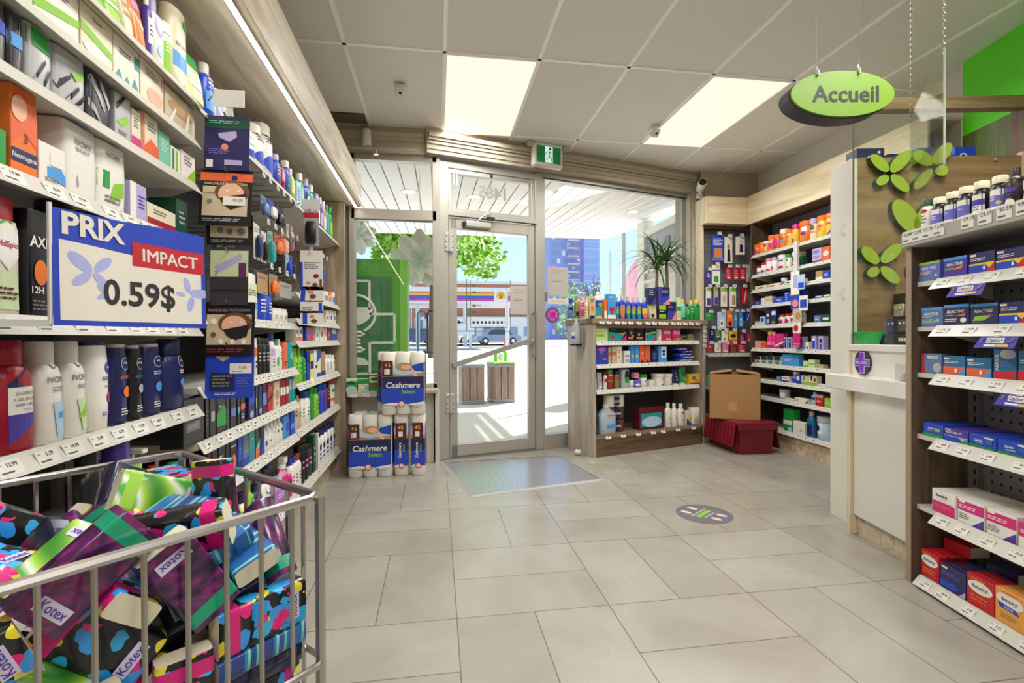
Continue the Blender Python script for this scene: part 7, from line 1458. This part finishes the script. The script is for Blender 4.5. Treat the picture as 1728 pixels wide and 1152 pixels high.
def corner_shelf(z, d): 
    s = MB().box((2.824, 4.985 - d, z - .02), (3.40, 4.985, z), SHELF).build('shelf', t); MB().box((2.824, 4.980 - d, z - .035), (3.40, 4.985 - d, z + .004), RAIL).build('price_rail', s)
    for k in range(5): o = bpy.data.objects.new('price_tag', tag_mesh('', .06, .032)); COL.objects.link(o); o.parent = s; o.location = (2.88 + .08 * k, 4.979 - d, z - .016)
corner_shelf(.905, .16); corner_shelf(.55, .16)
PEGS = [('blue', 2.966, 2.156, .15, .262, 'box', 'tall royal blue brace carton'), ('white', 3.089, 2.135, .096, .265, 'sleeve', 'white card showing a black elbow brace'), ('white', 3.228, 2.144, .111, .182, 'knee', 'white card showing a navy knee brace'),
 ('violet', 2.86, 1.776, .061, .131, '', 'violet hot pack'), ('white', 2.945, 1.834, .096, .188, 'green', 'white card with green square'), ('red', 3.089, 1.812, .068, .12, 'lines', 'red card second peg row, middle'), ('red', 3.175, 1.813, .062, .12, 'lines', 'red card second peg row, next one'), ('red', 3.255, 1.815, .07, .121, 'lines', 'red card second peg row, by the dark panel'), ('silver', 3.339, 1.848, .084, .178, 'redline', 'silver card with red line'),
 ('white', 2.86, 1.6, .061, .195, 'purple', 'lime topped white card with purple foot'), ('silver', 2.945, 1.601, .054, .183, 'purple', 'grey card with navy foot'), ('white', 3.038, 1.602, .075, .196, 'limeb', 'lime topped white insole card'), ('white', 3.141, 1.603, .076, .197, 'beigeb', 'lime topped card with beige insole'), ('red', 3.262, 1.604, .098, .171, 'pen', 'red and blue thermometer card'),
 ('paleblue', 3.01, 1.336, .103, .171, 'clip', 'pale blue blister card'), ('orange', 3.106, 1.349, .076, .159, 'dome', 'orange card with navy dome'), ('sky', 3.172, 1.336, .041, .159, '', 'slim sky blue card'), ('sky', 3.235, 1.337, .049, .147, 'clip', 'sky blue card with clip'), ('blue', 3.304, 1.343, .083, .089, 'pen', 'tilted blue card'), ('green', 2.87, 1.329, .095, .069, '', 'green tube pack on edge'),
 ('navy', 2.90, 1.158, .055, .12, '', 'navy card fifth peg row'), ('green', 2.965, 1.146, .068, .076, 'lines', 'bright green card fifth peg row'), ('white', 3.044, 1.133, .076, .115, 'clip', 'white card fifth peg row'), ('gold', 3.141, 1.133, .103, .141, 'pinkb', 'yellow and pink card'), ('maroon', 3.248, 1.12, .069, .122, 'lines', 'maroon card fifth peg row'), ('red', 3.342, 1.113, .08, .084, 'lines', 'flat red pack near the dark panel'),
 ('white', 2.965, 1.007, .075, .09, 'clip', 'white card lowest peg row'), ('pink', 3.054, 1.0, .068, .085, 'lines', 'pink card lowest peg row'), ('brown', 3.144, 1.0, .069, .085, 'redline', 'brown and red card lowest peg row'), ('red', 3.247, 1.0, .097, .085, 'lines', 'red card lowest peg row'), ('red', 2.875, 1.0, .061, .075, '', 'small red card lowest peg row')]
ARTS = dict(box='r .15 .12 .85 .5 tan;e .5 .3 .3 .1 orange;l .1 .6 .9 .9 5 white;r 0 0 1 .12 periwinkle', sleeve='p .3 .05 .75 .05 .7 .55 .35 .6 black;e .5 .65 .2 .12 tan', knee='p .4 .15 .8 .15 .75 .6 .4 .6 navy;e .55 .75 .18 .1 peach', green='r .2 .1 .8 .45 green;r 0 .75 1 .8 navy', lines='l .1 .3 .9 .9 4 pink;r .2 .1 .8 .25 white', redline='p .1 0 .3 0 .9 .6 .8 .7 red', purple='r 0 .85 1 1 lime;r .1 .05 .9 .45 violet', limeb='r 0 .82 1 1 lime;e .5 .4 .3 .25 beige', beigeb='r 0 .82 1 1 lime;r .3 .1 .9 .6 tan', pen='r 0 0 .2 1 navy;p .5 .1 .65 .1 .9 .9 .8 .9 white', clip='r .3 .1 .7 .6 white;e .5 .35 .12 .1 black', dome='e .5 .2 .3 .18 navy;l .2 .6 .8 .8 2 white', pinkb='r 0 0 1 .4 rose;e .5 .7 .35 .15 black')
for c, x, z, w, h, a, lab in PEGS:
    hang_pack('carded_pack', f'{lab} on the corner pegboard', (x, 4.88, z), R(random.uniform(-4, 4)), w * .9, h, c, None, 'carded goods on the corner pegboard', ARTS.get(a, 'l .2 .5 .8 .85 3 white'), 0, thick=.014)
    b = MB(); b.tube([(x, 4.985, z + .004), (x, 4.862, z + .004), (x, 4.855, z + .014)], .0028, HOOK, 5); b.tube([(x, 4.985, z + .026), (x, 4.845, z + .03)], .002, HOOK, 5); hk = b.build('peg_hook', t); o = bpy.data.objects.new('price_tag', tag_mesh('', .045, .03)); COL.objects.link(o); o.parent = hk; o.location = (x, 4.844, z + .022)
for k, c in enumerate(('mint', 'white', 'palegreen')):
    b = MB(); b.box((-.03, -.04, 0), (.03, .04, .12), mat(c), .0015); tag(b.build('carton', None, (2.87 + .075 * k, 4.90, .5505), 0), f'{("mint", "white", "pale green")[k]} carton on the low shelf of the corner unit', 'carton', 'cartons low on the corner unit')

# ------------------------------------------------------------------ vitamin wall
t = bay_root('vitamin_shelving', 'long vitamin shelves along the wall past the white pillar', 'V'); VB = mat('4e4a4c', .6, .1, 'slatted_back')
MB().box((-.035, .235, 0), (2.0, .249, 2.26), VB).build('back_panel', t); b = MB()
for k in range(56): b.box((-.03 + .022 * k, .230, 1.9), (-.018 + .022 * k, .236, 2.25), mat('7c7c86', .5))
b.build('back_slats', t)['kind'] = 'stuff'
MB().box((-.06, -.0, 0), (-.036, .249, 2.262), DKW).build('end_panel', t); MB().box((-.036, .012, 0), (2.0, .03, .165), LAMH).build('kick_board', t)
for z, s in ((1.93, 1), (1.722, 2), (1.567, 3), (1.408, 4), (1.20, 5), (.965, 6), (.806, 7), (.65, 8), (.48, 9), (.19, 10)): shelf(t, -.03, 1.98, z, .23, n0=-.006, tilt=.35, rail_h=.034, tagpitch=.095, seed=s)
b = MB(); b.box((.655, -.035, .98), (.70, -.012, 1.94), mat('d8d4cc', .3)); b.build('divider_post', t)
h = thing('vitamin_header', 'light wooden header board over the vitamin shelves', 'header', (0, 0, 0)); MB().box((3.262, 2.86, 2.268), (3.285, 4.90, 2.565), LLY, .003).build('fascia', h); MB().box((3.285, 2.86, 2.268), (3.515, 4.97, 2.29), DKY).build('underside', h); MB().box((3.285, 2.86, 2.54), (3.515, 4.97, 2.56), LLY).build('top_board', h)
for a, z, w, hh, c, art, lab in ((.69, 1.66, .085, .20, 'white', 'r .3 .3 .8 .9 lavender', 'white card with lilac tube'), (.77, 1.62, .07, .12, 'paleblue', 'r .1 .1 .9 .5 blue', 'pale blue clip card'), (.695, 1.44, .09, .11, 'blue', 'e .5 .45 .35 .3 salmon', 'blue card with pink oval'), (.80, 1.43, .08, .12, 'white', 'r .1 .2 .9 .8 blue', 'white card with blue panel'), (.72, 1.32, .09, .11, 'beige', 'e .6 .5 .3 .3 tan', 'beige cotton card'), (.715, 1.20, .08, .09, 'white', 'e .4 .5 .3 .35 red', 'white card with red diamond'), (.71, 1.10, .07, .10, 'magenta', 'r .1 .1 .9 .2 pink', 'bright pink card')):
    hang_pack('carded_pack', f'{lab} on the strip dividing the vitamin shelves', (*frame_xy(RUN['V'], a, -.045), z), RUN['V'][1] + R(14), w, hh, c, None, 'cards on the strip of the vitamin wall', art, thick=.008)
    b = MB(); b.tube([(a, .0, z + .004), (a, -.055, z + .004)], .0025, HOOK, 5); b.build('peg_hook', t)

# ------------------------------------------------------------------ red totes and cardboard box
TR = mat('7c1626', .4, name='red_plastic')
t = thing('plastic_tote', 'dark red lidded plastic tote on the floor below the cardboard box', 'crate', (2.72, 4.12, 0))
b = MB(); b.add([(.02, .02, .0), (.33, .02, .0), (.33, .53, .0), (.02, .53, .0), (0, 0, .27), (.35, 0, .27), (.35, .55, .27), (0, .55, .27)], [(3, 2, 1, 0), (0, 1, 5, 4), (1, 2, 6, 5), (2, 3, 7, 6), (3, 0, 4, 7)], TR); b.box((.01, .01, .255), (.34, .54, .262), TR)
for k in range(9): b.box((-.002 - .004, .04 + .055 * k, .06), (.012, .055 + .055 * k, .26), TR)
b.build('tote_body', t); b = MB(); b.box((-.02, -.02, .265), (.37, .57, .30), TR, .008); b.box((-.02, -.024, .225), (.37, -.0, .27), TR, .004); b.build('rim', t)
b = MB(); b.M = Matrix.Translation((-.022, .02, .275)) @ Matrix.Rotation(R(8), 4, 'Y'); b.box((-.012, 0, -.2), (0, .50, 0), TR, .003)
for k in range(8): b.box((-.022, .03 + .058 * k, -.18), (-.012, .045 + .058 * k, -.01), TR)
b.build('lid_flap', t); b = MB(); b.M = Matrix.Translation((.372, .02, .275)) @ Matrix.Rotation(R(-10), 4, 'Y'); b.box((0, 0, -.24), (.012, .50, 0), TR, .003); b.build('lid_flap', t)
b = MB(); b.box((.12, .012, .155), (.24, .014, .165), mat('c8b8b0', .5)); 
for k in range(4): b.box((.12, .0125 + .004 - .001 * k, .08 + .018 * k), (.20 + .01 * (k % 2), .0165, .086 + .018 * k), mat('c8b8b0', .5))
b.box((.26, .006, .19), (.32, .012, .2), mat('d8d0c8', .5)); b.build('white_stencil', t)
CB = mat('a67c4e', .75, name='corrugated_card'); CBI = mat('8a6640', .8, name='card_inside')
t = thing('cardboard_box', 'brown cardboard box with a half open flap on the red tote', 'box', (2.95, 4.15, .3015), R(-32))
W_, D_, H_ = .44, .40, .425; b = MB()
b.box((-W_, 0, 0), (0, .006, H_), CB); b.box((-W_, D_ - .006, 0), (0, D_, H_), CB); b.box((-W_, 0, 0), (-W_ + .006, D_, H_), CB); b.box((-.006, 0, 0), (0, D_, H_), CB); b.box((-W_, 0, 0), (0, D_, .006), CB); b.build('box_body', t)
b = MB(); b.add([(-.0, 0, H_), (0, D_, H_), (-.20, D_ - .0, H_ + .03), (-.20, .02, H_ + .026)], [(0, 1, 2, 3)], CB); b.add([(-W_, 0, H_), (-W_, D_, H_), (-W_ + .2, D_, H_ + .03), (-W_ + .2, .03, H_ + .03)], [(3, 2, 1, 0)], CB); b.build('top_flap', t); b = MB(); b.add([(-W_ + .02, D_ - .01, H_ - .02), (-.02, D_ - .01, H_ - .02), (-.02, .2, H_ - .03), (-W_ + .02, .2, H_ - .03)], [(0, 1, 2, 3)], CBI); b.build('inner_flap', t)
b = MB(); 
for k, (y0_, y1_, z_) in enumerate(((.06, .16, .10), (.06, .16, .075), (.06, .14, .05), (.22, .34, .11), (.22, .34, .085), (.24, .30, .05))): b.box((.0, y0_, z_), (.0015, y1_, z_ + .012), mat('5a3c24', .7))
b.box((0, .05, .24), (.0015, .075, .40), mat('7a5636', .7)); b.box((-.27, -.0015, .08), (-.20, .0, .16), mat('b8905e', .5)); b.build('printed_marks', t)
# ------------------------------------------------------------------ pharmacy counter, butterfly partition
def RL(name, label, cat): (ox, oy), tt = RUN['R']; return thing(name, label, cat, (ox, oy, 0), tt)
GLW = mat('dedad0', .12, name='white_gloss'); WPIL = mat('e0dccf', .35, name='white_pillar_panel'); BRN = wood('smoked_panel', 'a48a62', '786042', 1, .2, .5); GRN = mat('a0bc40', .35, name='petal_green'); GDK = mat('39452c', .5, name='petal_edge')
t = RL('white_pillar', 'tall white end panel beside the pharmacy counter', 'pillar'); MB().box((-.855, .147, 0), (-.665, .185, 2.09), WPIL, .002).build('panel', t)
b = MB()
for cx, cz in ((-.75, 1.70), (-.75, 1.33)):
    for dx, dz, c in ((-.02, .0, 'e8cfd8'), (.015, .022, 'c4dcc4'), (.015, -.025, 'c4d0e0')): disc(b, (cx + dx, cz + dz), .018, .014, mat(c, .3), .1455, .147, 16)
b.build('faint_petals', t)
t = RL('butterfly_partition', 'brown glossy partition carrying the green butterflies behind the counter', 'partition'); MB().box((-.70, .186, 0), (-.675, 1.10, 2.10), BRN, .002).build('panel', t); MB().box((-.705, 1.10, 0), (-.67, 1.13, 2.12), LLZ).build('edge_post', t)
for v in (.27, .62, .95): b = MB(); b.M = Matrix.Translation((-.675, v, 2.075)) @ Matrix.Rotation(R(90), 4, 'Y'); b.lathe([(.009, 0), (.009, .01), (.004, .012)], ZINC, 12); b.build('stud', t)
def petal(parent, v, z, a, bb, deg, d=.035):
    b = MB(); c, s = math.cos(R(deg)), math.sin(R(deg)); n = 28
    pts = [(v + a * math.cos(q) * c - bb * math.sin(q) * s, z + a * math.cos(q) * s + bb * math.sin(q) * c) for q in (2 * math.pi * i / n for i in range(n))]
    x0, x1 = -.674, -.674 + d; A = [(x0, *p) for p in pts]; B = [(x1, *p) for p in pts]
    b.add(B, [tuple(range(n))], GRN); b.add(A + B, [(i, (i + 1) % n, n + (i + 1) % n, n + i) for i in range(n)], GDK, True); return b.build('petal', parent)
for lab, ps in (('green butterfly high on the brown partition beside the white pillar', ((0.290, 2.055, 0.066, 0.031, -44), (0.405, 2.062, 0.079, 0.035, 46), (0.306, 1.958, 0.038, 0.026, 30), (0.401, 1.941, 0.066, 0.031, -43))),
                ('green butterfly seen through the hanging clear screen', ((0.526, 2.079, 0.063, 0.036, -30), (0.633, 2.102, 0.073, 0.035, 50), (0.529, 1.961, 0.073, 0.028, 48), (0.630, 2.008, 0.036, 0.030, 10))),
                ('large green heart shaped pair of petals on the brown partition', ((0.435, 1.754, 0.109, 0.056, -55), (0.555, 1.754, 0.109, 0.056, 55))),
                ('green butterfly low on the brown partition over the earring rack', ((0.239, 1.536, 0.063, 0.033, -45), (0.353, 1.546, 0.073, 0.035, 42), (0.255, 1.442, 0.036, 0.028, 30), (0.347, 1.425, 0.066, 0.031, -42))),
                ('green butterfly half hidden behind the allergy shelving', ((0.483, 1.459, 0.056, 0.030, 80), (0.575, 1.486, 0.066, 0.033, 45), (0.581, 1.392, 0.059, 0.030, -40)))):
    t = RL('butterfly_ornament', lab, 'butterfly decoration'); t['group'] = 'green butterflies on the brown partition'
    for v, z, a, bb, g in ps: petal(t, v, z, a, bb, g)      # across and up the partition, half sizes, tilt
t = RL('pharmacy_counter', 'white gloss pharmacy counter with wooden post and kick board', 'counter')
MB().box((-.705, .028, .787), (-.031, .30, .868), GLW, .004).build('worktop', t); MB().box((-.66, .14, .868), (-.031, .16, 1.0), GLW).build('riser', t); MB().box((-.66, .125, 1.0), (-.031, .62, 1.036), GLW, .003).build('upper_ledge', t)
MB().box((-.535, .078, .11), (-.031, .098, .787), GLW, .002).build('front_panel', t); MB().box((-.535, .10, 0), (-.031, .12, .11), LAMH).build('kick_board', t); MB().box((-.565, .06, 0), (-.537, .13, .787), LLZ, .002).build('post', t); MB().box((-.662, .135, .868), (-.645, .165, 1.0), LLZ).build('end_trim', t); MB().box((-.66, .3, 0), (-.031, .62, 1.0), GLW).build('back_cabinet', t)
t = RL('cross_sign', 'small oval sign with purple cross standing on the counter', 'sign'); b = MB(); disc(b, (-.545, .936), .064, .066, mat('2a2630', .4), .131, .138); b.build('oval_plate', t); b = MB(); PU = mat('7a2ac0', .4)
b.box((-.565, .128, .877), (-.525, .131, .995), mat('d8c8ea')); b.box((-.603, .128, .916), (-.487, .131, .956), mat('d8c8ea')); b.box((-.561, .126, .881), (-.529, .1285, .991), PU); b.box((-.599, .126, .920), (-.491, .1285, .952), PU); b.text('MALADIES', -.545, .936, .022, mat('white'), y=.125, maxw=.1); b.build('purple_cross', t)
t = RL('acrylic_dispenser', 'small clear dispenser box at the shelving end of the counter', 'dispenser'); b = MB(); b.box((-.19, .045, .869), (-.09, .12, .95), mat('c8c4c0', .2, Alpha=.35), .002); b.build('clear_box', t); b = MB(); 
for k in range(4): b.box((-.18 + .022 * k, .055, .8695), (-.163 + .022 * k, .11, .90 + .01 * (k % 2)), mat(('white', 'silver', 'salmon', 'white')[k]), .003)
b.build('sample_packs', t)
t = RL('green_bowl', 'bright green square bowl on the upper counter ledge', 'bowl'); b = MB(); gb = mat('22b455', .3, name='green_plastic'); o_ = [(-.70, .07), (-.66, .05)]
b.M = Matrix.Translation((-.60, .197, 1.0365)); b.loft([(0, .044, .044, 4), (.068, .066, .062, 4), (.068, .062, .058, 4), (.006, .040, .040, 4)], gb, 24); b.build('bowl', t)
t = RL('earring_rack', 'dark earring display rack on the counter ledge behind the green bowl', 'display rack'); DK = mat('1e1a1c', .5, name='rack_black')
b = MB(); b.M = Matrix.Translation((-.495, .335, 1.0365)); b.box((-.16, -.06, 0), (.20, .10, .05), DK, .003); b.box((-.16, .04, .05), (.20, .08, .28), DK, .003); b.box((-.12, -.02, .05), (.20, .06, .14), DK); b.build('stand', t)
b = MB(); b.M = Matrix.Translation((-.495, .335, 1.0365)); b.extrude([(.06 + .14 * math.cos(q), .27 + .10 * math.sin(q)) for q in (math.pi * i / 16 for i in range(17))], .05, .056, mat('8a8088', .2)); b.build('arched_header', t)
b = MB(); b.M = Matrix.Translation((-.495, .335, 1.0365)); b.box((-.08, .036, .225), (.2, .04, .265), mat('2c2426', .5)); 
for k in range(16): b.box((-.06 + .016 * k, .034, .235), (-.05 + .016 * k, .036, .255), mat('d8d0c8', .5))
for k in range(9): b.box((.02 + .018 * k, -.063, .016), (.032 + .018 * k, -.06, .034), mat('d8d0c8', .5))
b.build('header_lettering', t)
for k in range(8):
    b = MB(); b.M = Matrix.Translation((-.495, .335, 1.0365)); r_, c_ = divmod(k, 4); x0 = -.13 + .083 * c_; z0 = .15 - .085 * r_
    b.box((x0, .02 - .04 * r_, z0), (x0 + .072, .032 - .04 * r_, z0 + .07), mat(('c8b8a0', 'c8b098', 'b8a890', 'c0b0a0', 'violet', 'b8a0b0', 'crimson', 'lavender')[k], .4), .004)
    for q in (.02, .05): b.ellipsoid((x0 + q, .018 - .04 * r_, z0 + .045), (.007, .004, .007), mat('e8d8a0', .3, .6), 8, 5)
    b.build('earring_card', t)
for k, c in enumerate(('violet', 'crimson', 'beige')):
    b = MB(); b.M = Matrix.Translation((-.495, .335, 1.0365)); b.box((-.01 + .06 * k, .042, .28), (.04 + .06 * k, .049, .345), mat('e4dce4', .4), .003); b.box((-.005 + .06 * k, .040, .285), (.035 + .06 * k, .042, .34), mat(c, .5)); b.build('top_card', t)
t = RL('counter_screen', 'tall clear pane standing on the pharmacy counter ledge', 'clear screen'); MB().box((-.62, .128, 1.037), (-.035, .134, 2.26), PLEXI).build('pane', t); b = MB(); b.box((-.6215, .127, 1.037), (-.619, .135, 2.26), mat('5a6a58', .2)); b.build('pane_edge', t)
A_, B_ = Vector((1.875, 1.581, 0)), Vector((2.289, 2.094, 0)); an = math.atan2(B_.y - A_.y, B_.x - A_.x); L_ = (B_ - A_).length
t = thing('hanging_screen', 'clear acrylic screen hanging on chains over the allergy shelving', 'clear screen', (A_.x, A_.y, 1.72), an); MB().box((0, -.003, 0), (L_, .003, .43), PLEXI).build('pane', t); b = MB(); b.box((-.003, -.0035, 0), (.0, .0035, .43), mat('a8b4a0', .2)); b.build('pane_edge', t)
for x in (.012, L_ - .012):
    b = MB(); z = .415
    b.tube([(x + .012 * math.cos(q), 0, z + .012 + .012 * math.sin(q)) for q in (2 * math.pi * i / 10 for i in range(10))], .0018, CHROME, 5, closed=True); z += .024
    k = 0
    while z < CEIL - 1.72 - .01:
        e = (lambda q: (x + .004 * math.cos(q), 0, z + .009 + .009 * math.sin(q))) if k % 2 else (lambda q: (x, .004 * math.cos(q), z + .009 + .009 * math.sin(q)))
        b.tube([e(2 * math.pi * i / 8) for i in range(8)], .0012, CHROME, 4, closed=True); z += .0145; k += 1
    b.build('chain', t)
# hanging oval sign
rt = Vector((math.cos(.1507), -math.sin(.1507), 0)); c0 = Vector((1.870, 2.051, 2.207))
t = thing('hanging_oval_sign', 'green oval Accueil sign hanging over the counter', 'sign', c0, -.1507); b = MB(); AG = mat('7ca42e', .4, name='sign_green')
disc(b, (0, 0), .240, .106, AG, -.012, .0, 64); b.build('green_face', t); b = MB(); disc(b, (-.004, -.004), .243, .109, mat('37303a', .5, name='sign_dark'), .0, .085, 64); b.build('dark_board', t)
b = MB(); b.text('Accueil', .012, -.006, .105, mat('22282c', .5), y=-.0135, maxw=.31, bold=.018); b.build('lettering', t)
for x in (-.118, .075):
    b = MB(); zt = .106 * math.sqrt(1 - (x / .24) ** 2); b.tube([(x, -.006, zt + .02), (x * 1.1, -.006, CEIL - 2.207)], .0012, mat('8a8880', .4, .6), 5); b.build('wire', t)
    b = MB(); b.tube([(x, -.018, zt - .012), (x, -.018, zt + .012), (x, .0, zt + .022)], .005, ZINC, 8); b.tube([(x, -.006, zt + .0), (x, -.006, zt + .035)], .004, ZINC, 6); b.build('clip', t)
# storage behind the partition, wall and beam at the back
WDK = wood('brown_wall_panel', '7a5c40', '4c3624', 2, .5, .7); GW_ = mat('5ee01c', .5, name='green_wall'); OLV = wood('olive_panel', '6a7a2a', '3c4a18', 2, .4, .9)
b = MB(); d_ = Vector((-.218, -.976, 0)); n_ = Vector((.976, -.218, 0)); P_ = Vector((3.452, 2.80, 0))
def wseg(b, s0, s1, z0, z1, th, mt, off=0): p = [P_ + d_ * s + n_ * o for s, o in ((s0, off), (s1, off), (s1, off + th), (s0, off + th))]; b.add([(q.x, q.y, z0) for q in p] + [(q.x, q.y, z1) for q in p], [(3, 2, 1, 0), (4, 5, 6, 7), (0, 1, 5, 4), (1, 2, 6, 5), (2, 3, 7, 6), (3, 0, 4, 7)], mt)
wseg(b, .0, 2.3, 2.40, CEIL, .08, GW_); r = b.build('wall_right_green'); struct(r)
b = MB(); wseg(b, .0, .36, 0, 2.40, .08, OLV); wseg(b, .36, 2.3, 0, 2.40, .08, WDK, -.01); b.build('lower_panel', r)
t = RL('wooden_beam', 'wooden beam crossing above the butterfly partition', 'beam'); MB().box((-.72, .05, 2.362), (-.66, 1.13, 2.432), wood('beam_wood', 'b89c78', '7c6248', 1, .5, .7), .003).build('board', t)
b = MB(); b.box((-1.05, .30, 0), (-.76, 1.0, 2.07), WPIL, .004); (ox, oy), tt = RUN['R']; r = b.build('storage_cabinet', None, (ox, oy, 0), tt); tag(r, 'white tall cabinet standing behind the brown partition', 'cabinet'); 
MB().box((-1.04, .285, .05), (-.77, .30, 2.05), GLW, .003).build('cabinet_door', r)
for v, w, h, c, art, lab in ((.335, .16, .12, 'darkviolet', 'e .8 .8 .06 .06 white;e .3 .3 .05 .05 white;e .6 .5 .04 .05 lime', 'night blue carton with white dots on the tall cabinet'), (.52, .17, .085, 'navy', 'l .1 .2 .9 .8 2 steel', 'long navy carton on the tall cabinet'), (.655, .085, .12, 'blue', 't Q-Tips .5 .5 .35 white', 'blue swab carton with white letters on the tall cabinet'), (.75, .09, .10, 'beige', 'l .2 .3 .8 .7 2 brown', 'beige carton on the tall cabinet'), (.88, .12, .12, 'blue', 't Q .4 .5 .5 white', 'second blue carton on the tall cabinet')):
    b = MB(); b.box((-w / 2, -.05, 0), (w / 2, .05, h), mat(c), .0015); artwork(b, art, lambda u, vv, l, w=w, h=h: ((u - .5) * w, -.05 - l, vv * h), False, 1, w, h); x_, y_ = frame_xy(RUN['R'], -.83, v); tag(b.build('carton', None, (x_, y_, 2.0705), RUN['R'][1] + R(90)), lab, 'carton', 'cartons on top of the tall cabinet')

# ------------------------------------------------------------------ allergy shelving
t = bay_root('allergy_shelving', 'shelving run of allergy cartons at the aisle end of the counter', 'R'); PLM = wood('endcap_laminate', '75624f', '4a3b30', 2, .45, .8); TOPG = mat('aaa69c', .45, name='grey_top'); PEGG = mat('98989c', .5, .2, 'peg_back')
b = MB(); b.box((-.027, -.02, 0), (-.002, .27, 1.535), PLM, .002); b.build('end_panel', t); b = MB(); b.box((-.029, -.024, 0), (-.0, -.02, 1.535), mat('a08c76', .5, name='edge_band_brown')); b.build('edge_band', t)
MB().box((-.029, -.046, 1.466), (1.30, .27, 1.5295), TOPG, .003).build('top_board', t); MB().box((-.002, .245, 0), (1.3, .26, 1.47), PEGG).build('back_panel', t); MB().box((-.001, .22, .05), (.045, .245, 1.465), mat('8a8a8c', .4)).build('upright', t)
b = MB()
for i in range(28):
    for j in range(14): b.M = Matrix.Translation((.085 + .04 * j, .244, .16 + .044 * i)) @ Matrix.Rotation(R(90), 4, 'X'); b.lathe([(.0065, 0), (.0, .0008)], INK, 8)
b.M = None; b.build('peg_holes', t)['kind'] = 'stuff'
b = MB()
for i in range(30): b.box((.028, .2185, .08 + .045 * i), (.037, .2205, .105 + .045 * i), INK)
b.build('upright_slots', t)['kind'] = 'stuff'
for z, s in ((1.314, 1), (1.12, 2), (.922, 3), (.655, 4), (.348, 5)): 
    sh = shelf(t, .112, 1.28, z, .22, n0=-.018, near=True, tilt=.55, rail_h=.042, tagpitch=.105, seed=s + 3); MB().box((.002, .002, z - .02), (.112, .22, z - .0005), SHELF).build('shelf_end', t)
shelf(t, .025, 1.28, .048, .22, n0=-.018, near=True, tilt=.5, rail_h=.036, tagpitch=.10, seed=30); 
MB().box((.002, .05, .0), (1.28, .24, .03), SHELF).build('plinth', t)
for k, (a, pr) in enumerate(((-.002, '16.99'), (.05, '12.99'), (.105, '13.79'), (.162, '13.79'), (.29, '29.19'), (.36, '29.19'), (.432, '30.59'), (.5, '19.99'))):
    o = bpy.data.objects.new('price_tag', tag_mesh(pr, .054, .052)); COL.objects.link(o); o.parent = t; o.location = (a + .012, -.0475, 1.508)
for k, (a, z) in enumerate(((.30, 1.314), (.42, 1.12), (.50, .922))):
    x_, y_ = frame_xy(RUN['R'], a, -.045); s_ = thing('shelf_talker', ('purple brand strip under the upper allergy shelf', 'purple brand strip under the second allergy shelf', 'purple brand strip under the middle allergy shelf')[k], 'shelf strip', (x_, y_, z - .043), RUN['R'][1], 'purple strips clipped under the allergy shelves')
    b = MB(); b.M = Matrix.Rotation(R(-14), 4, 'X'); b.add([(-.065, 0, 0), (.075, 0, 0), (.068, 0, -.042), (-.085, 0, -.042)], [(0, 3, 2, 1)], mat('4a38b0', .4)); b.box((-.038, -.001, -.024), (.028, -.0004, -.005), mat('e8e4ea', .4)); b.text('Option+', -.005, -.0145, .019, mat('2c2a6a'), y=-.0016, maxw=.058)
    for k2, (p, q) in enumerate((((.04, -.022), (.055, -.016)), ((.055, -.016), (.062, -.006)), ((-.058, -.022), (-.055, -.014)), ((-.055, -.014), (-.05, -.008)))): b.bar((p[0], -.001, p[1]), (q[0], -.001, q[1]), .002, .006, mat('lime', .4), up=(0, 1, 0))
    b.box((-.045, -.001, -.037), (.0, -.0004, -.029), mat('e8e4ea')); b.box((.002, -.001, -.037), (.045, -.0004, -.029), mat('gold')); b.build('printed_strip', s_)
    b = MB(); b.box((-.01, -.004, -.002), (.01, .03, .004), mat('d8d8d4', .2)); b.build('clip', s_)
b = MB(); b.box((-.12, -.04, 0), (.10, .03, .09), mat('d8d6ce', .5), .002); x_, y_ = frame_xy(RUN['R'], .44, .16); tag(b.build('carton', None, (x_, y_, 1.3145), RUN['R'][1]), 'plain white carton behind the violet ones on the upper shelf', 'carton')
for a, d2, c, lab in ((.07, .105, 'red', 'red carton lying flat across the bottom shelf row'), (.25, .12, 'darkviolet', 'dark blue carton lying across the bottom shelf row')):
    b = MB(); b.box((-.055, -.045, 0), (.055, .045, .045), mat('e4ded2'), .0015); b.box((-.0555, -.0455, .0452), (.0555, .0455, .046), mat(c)); b.box((-.0558, -.0458, 0), (.0558, -.0452, .045), mat(c)); x_, y_ = frame_xy(RUN['R'], a, d2 + .05); tag(b.build('carton', None, (x_, y_, .163 if a < .1 else .137), RUN['R'][1] + R(8)), lab, 'carton')
# floor sticker
t = thing('floor_sticker', 'round grey purple floor sticker with lime word near the counter', 'sticker', (1.605, 2.79, .0012), R(35))
b = MB(); n = 48; b.poly([(.165 * math.cos(2 * math.pi * k / n), .165 * math.sin(2 * math.pi * k / n), 0) for k in range(n)], mat('6c6470', .5, name='sticker_grey')); b.build('disc', t)
b = MB(); 
def fl(x0, y0, x1, y1, c): b.add([(x0, y0, .0005), (x1, y0, .0005), (x1, y1, .0005), (x0, y1, .0005)], [(0, 1, 2, 3)], mat(c, .5))
for k in range(7): fl(-.075 + .022 * k, -.012, -.057 + .022 * k, .018, 'lime')
for k in range(9): fl(-.09 + .02 * k, .028, -.075 + .02 * k, .042, 'silver')
for k in range(6): fl(-.06 + .02 * k, -.04, -.045 + .02 * k, -.028, 'silver')
for cx, cy in ((-.05, .09), (.04, .095), (-.03, -.09), (.05, -.085)): b.add([(cx + .018 * math.cos(q), cy + .035 * math.sin(q), .0006) for q in (2 * math.pi * i / 14 for i in range(14))], [tuple(range(14))], mat('cfc8b4', .5))
b.build('printed_marks', t)
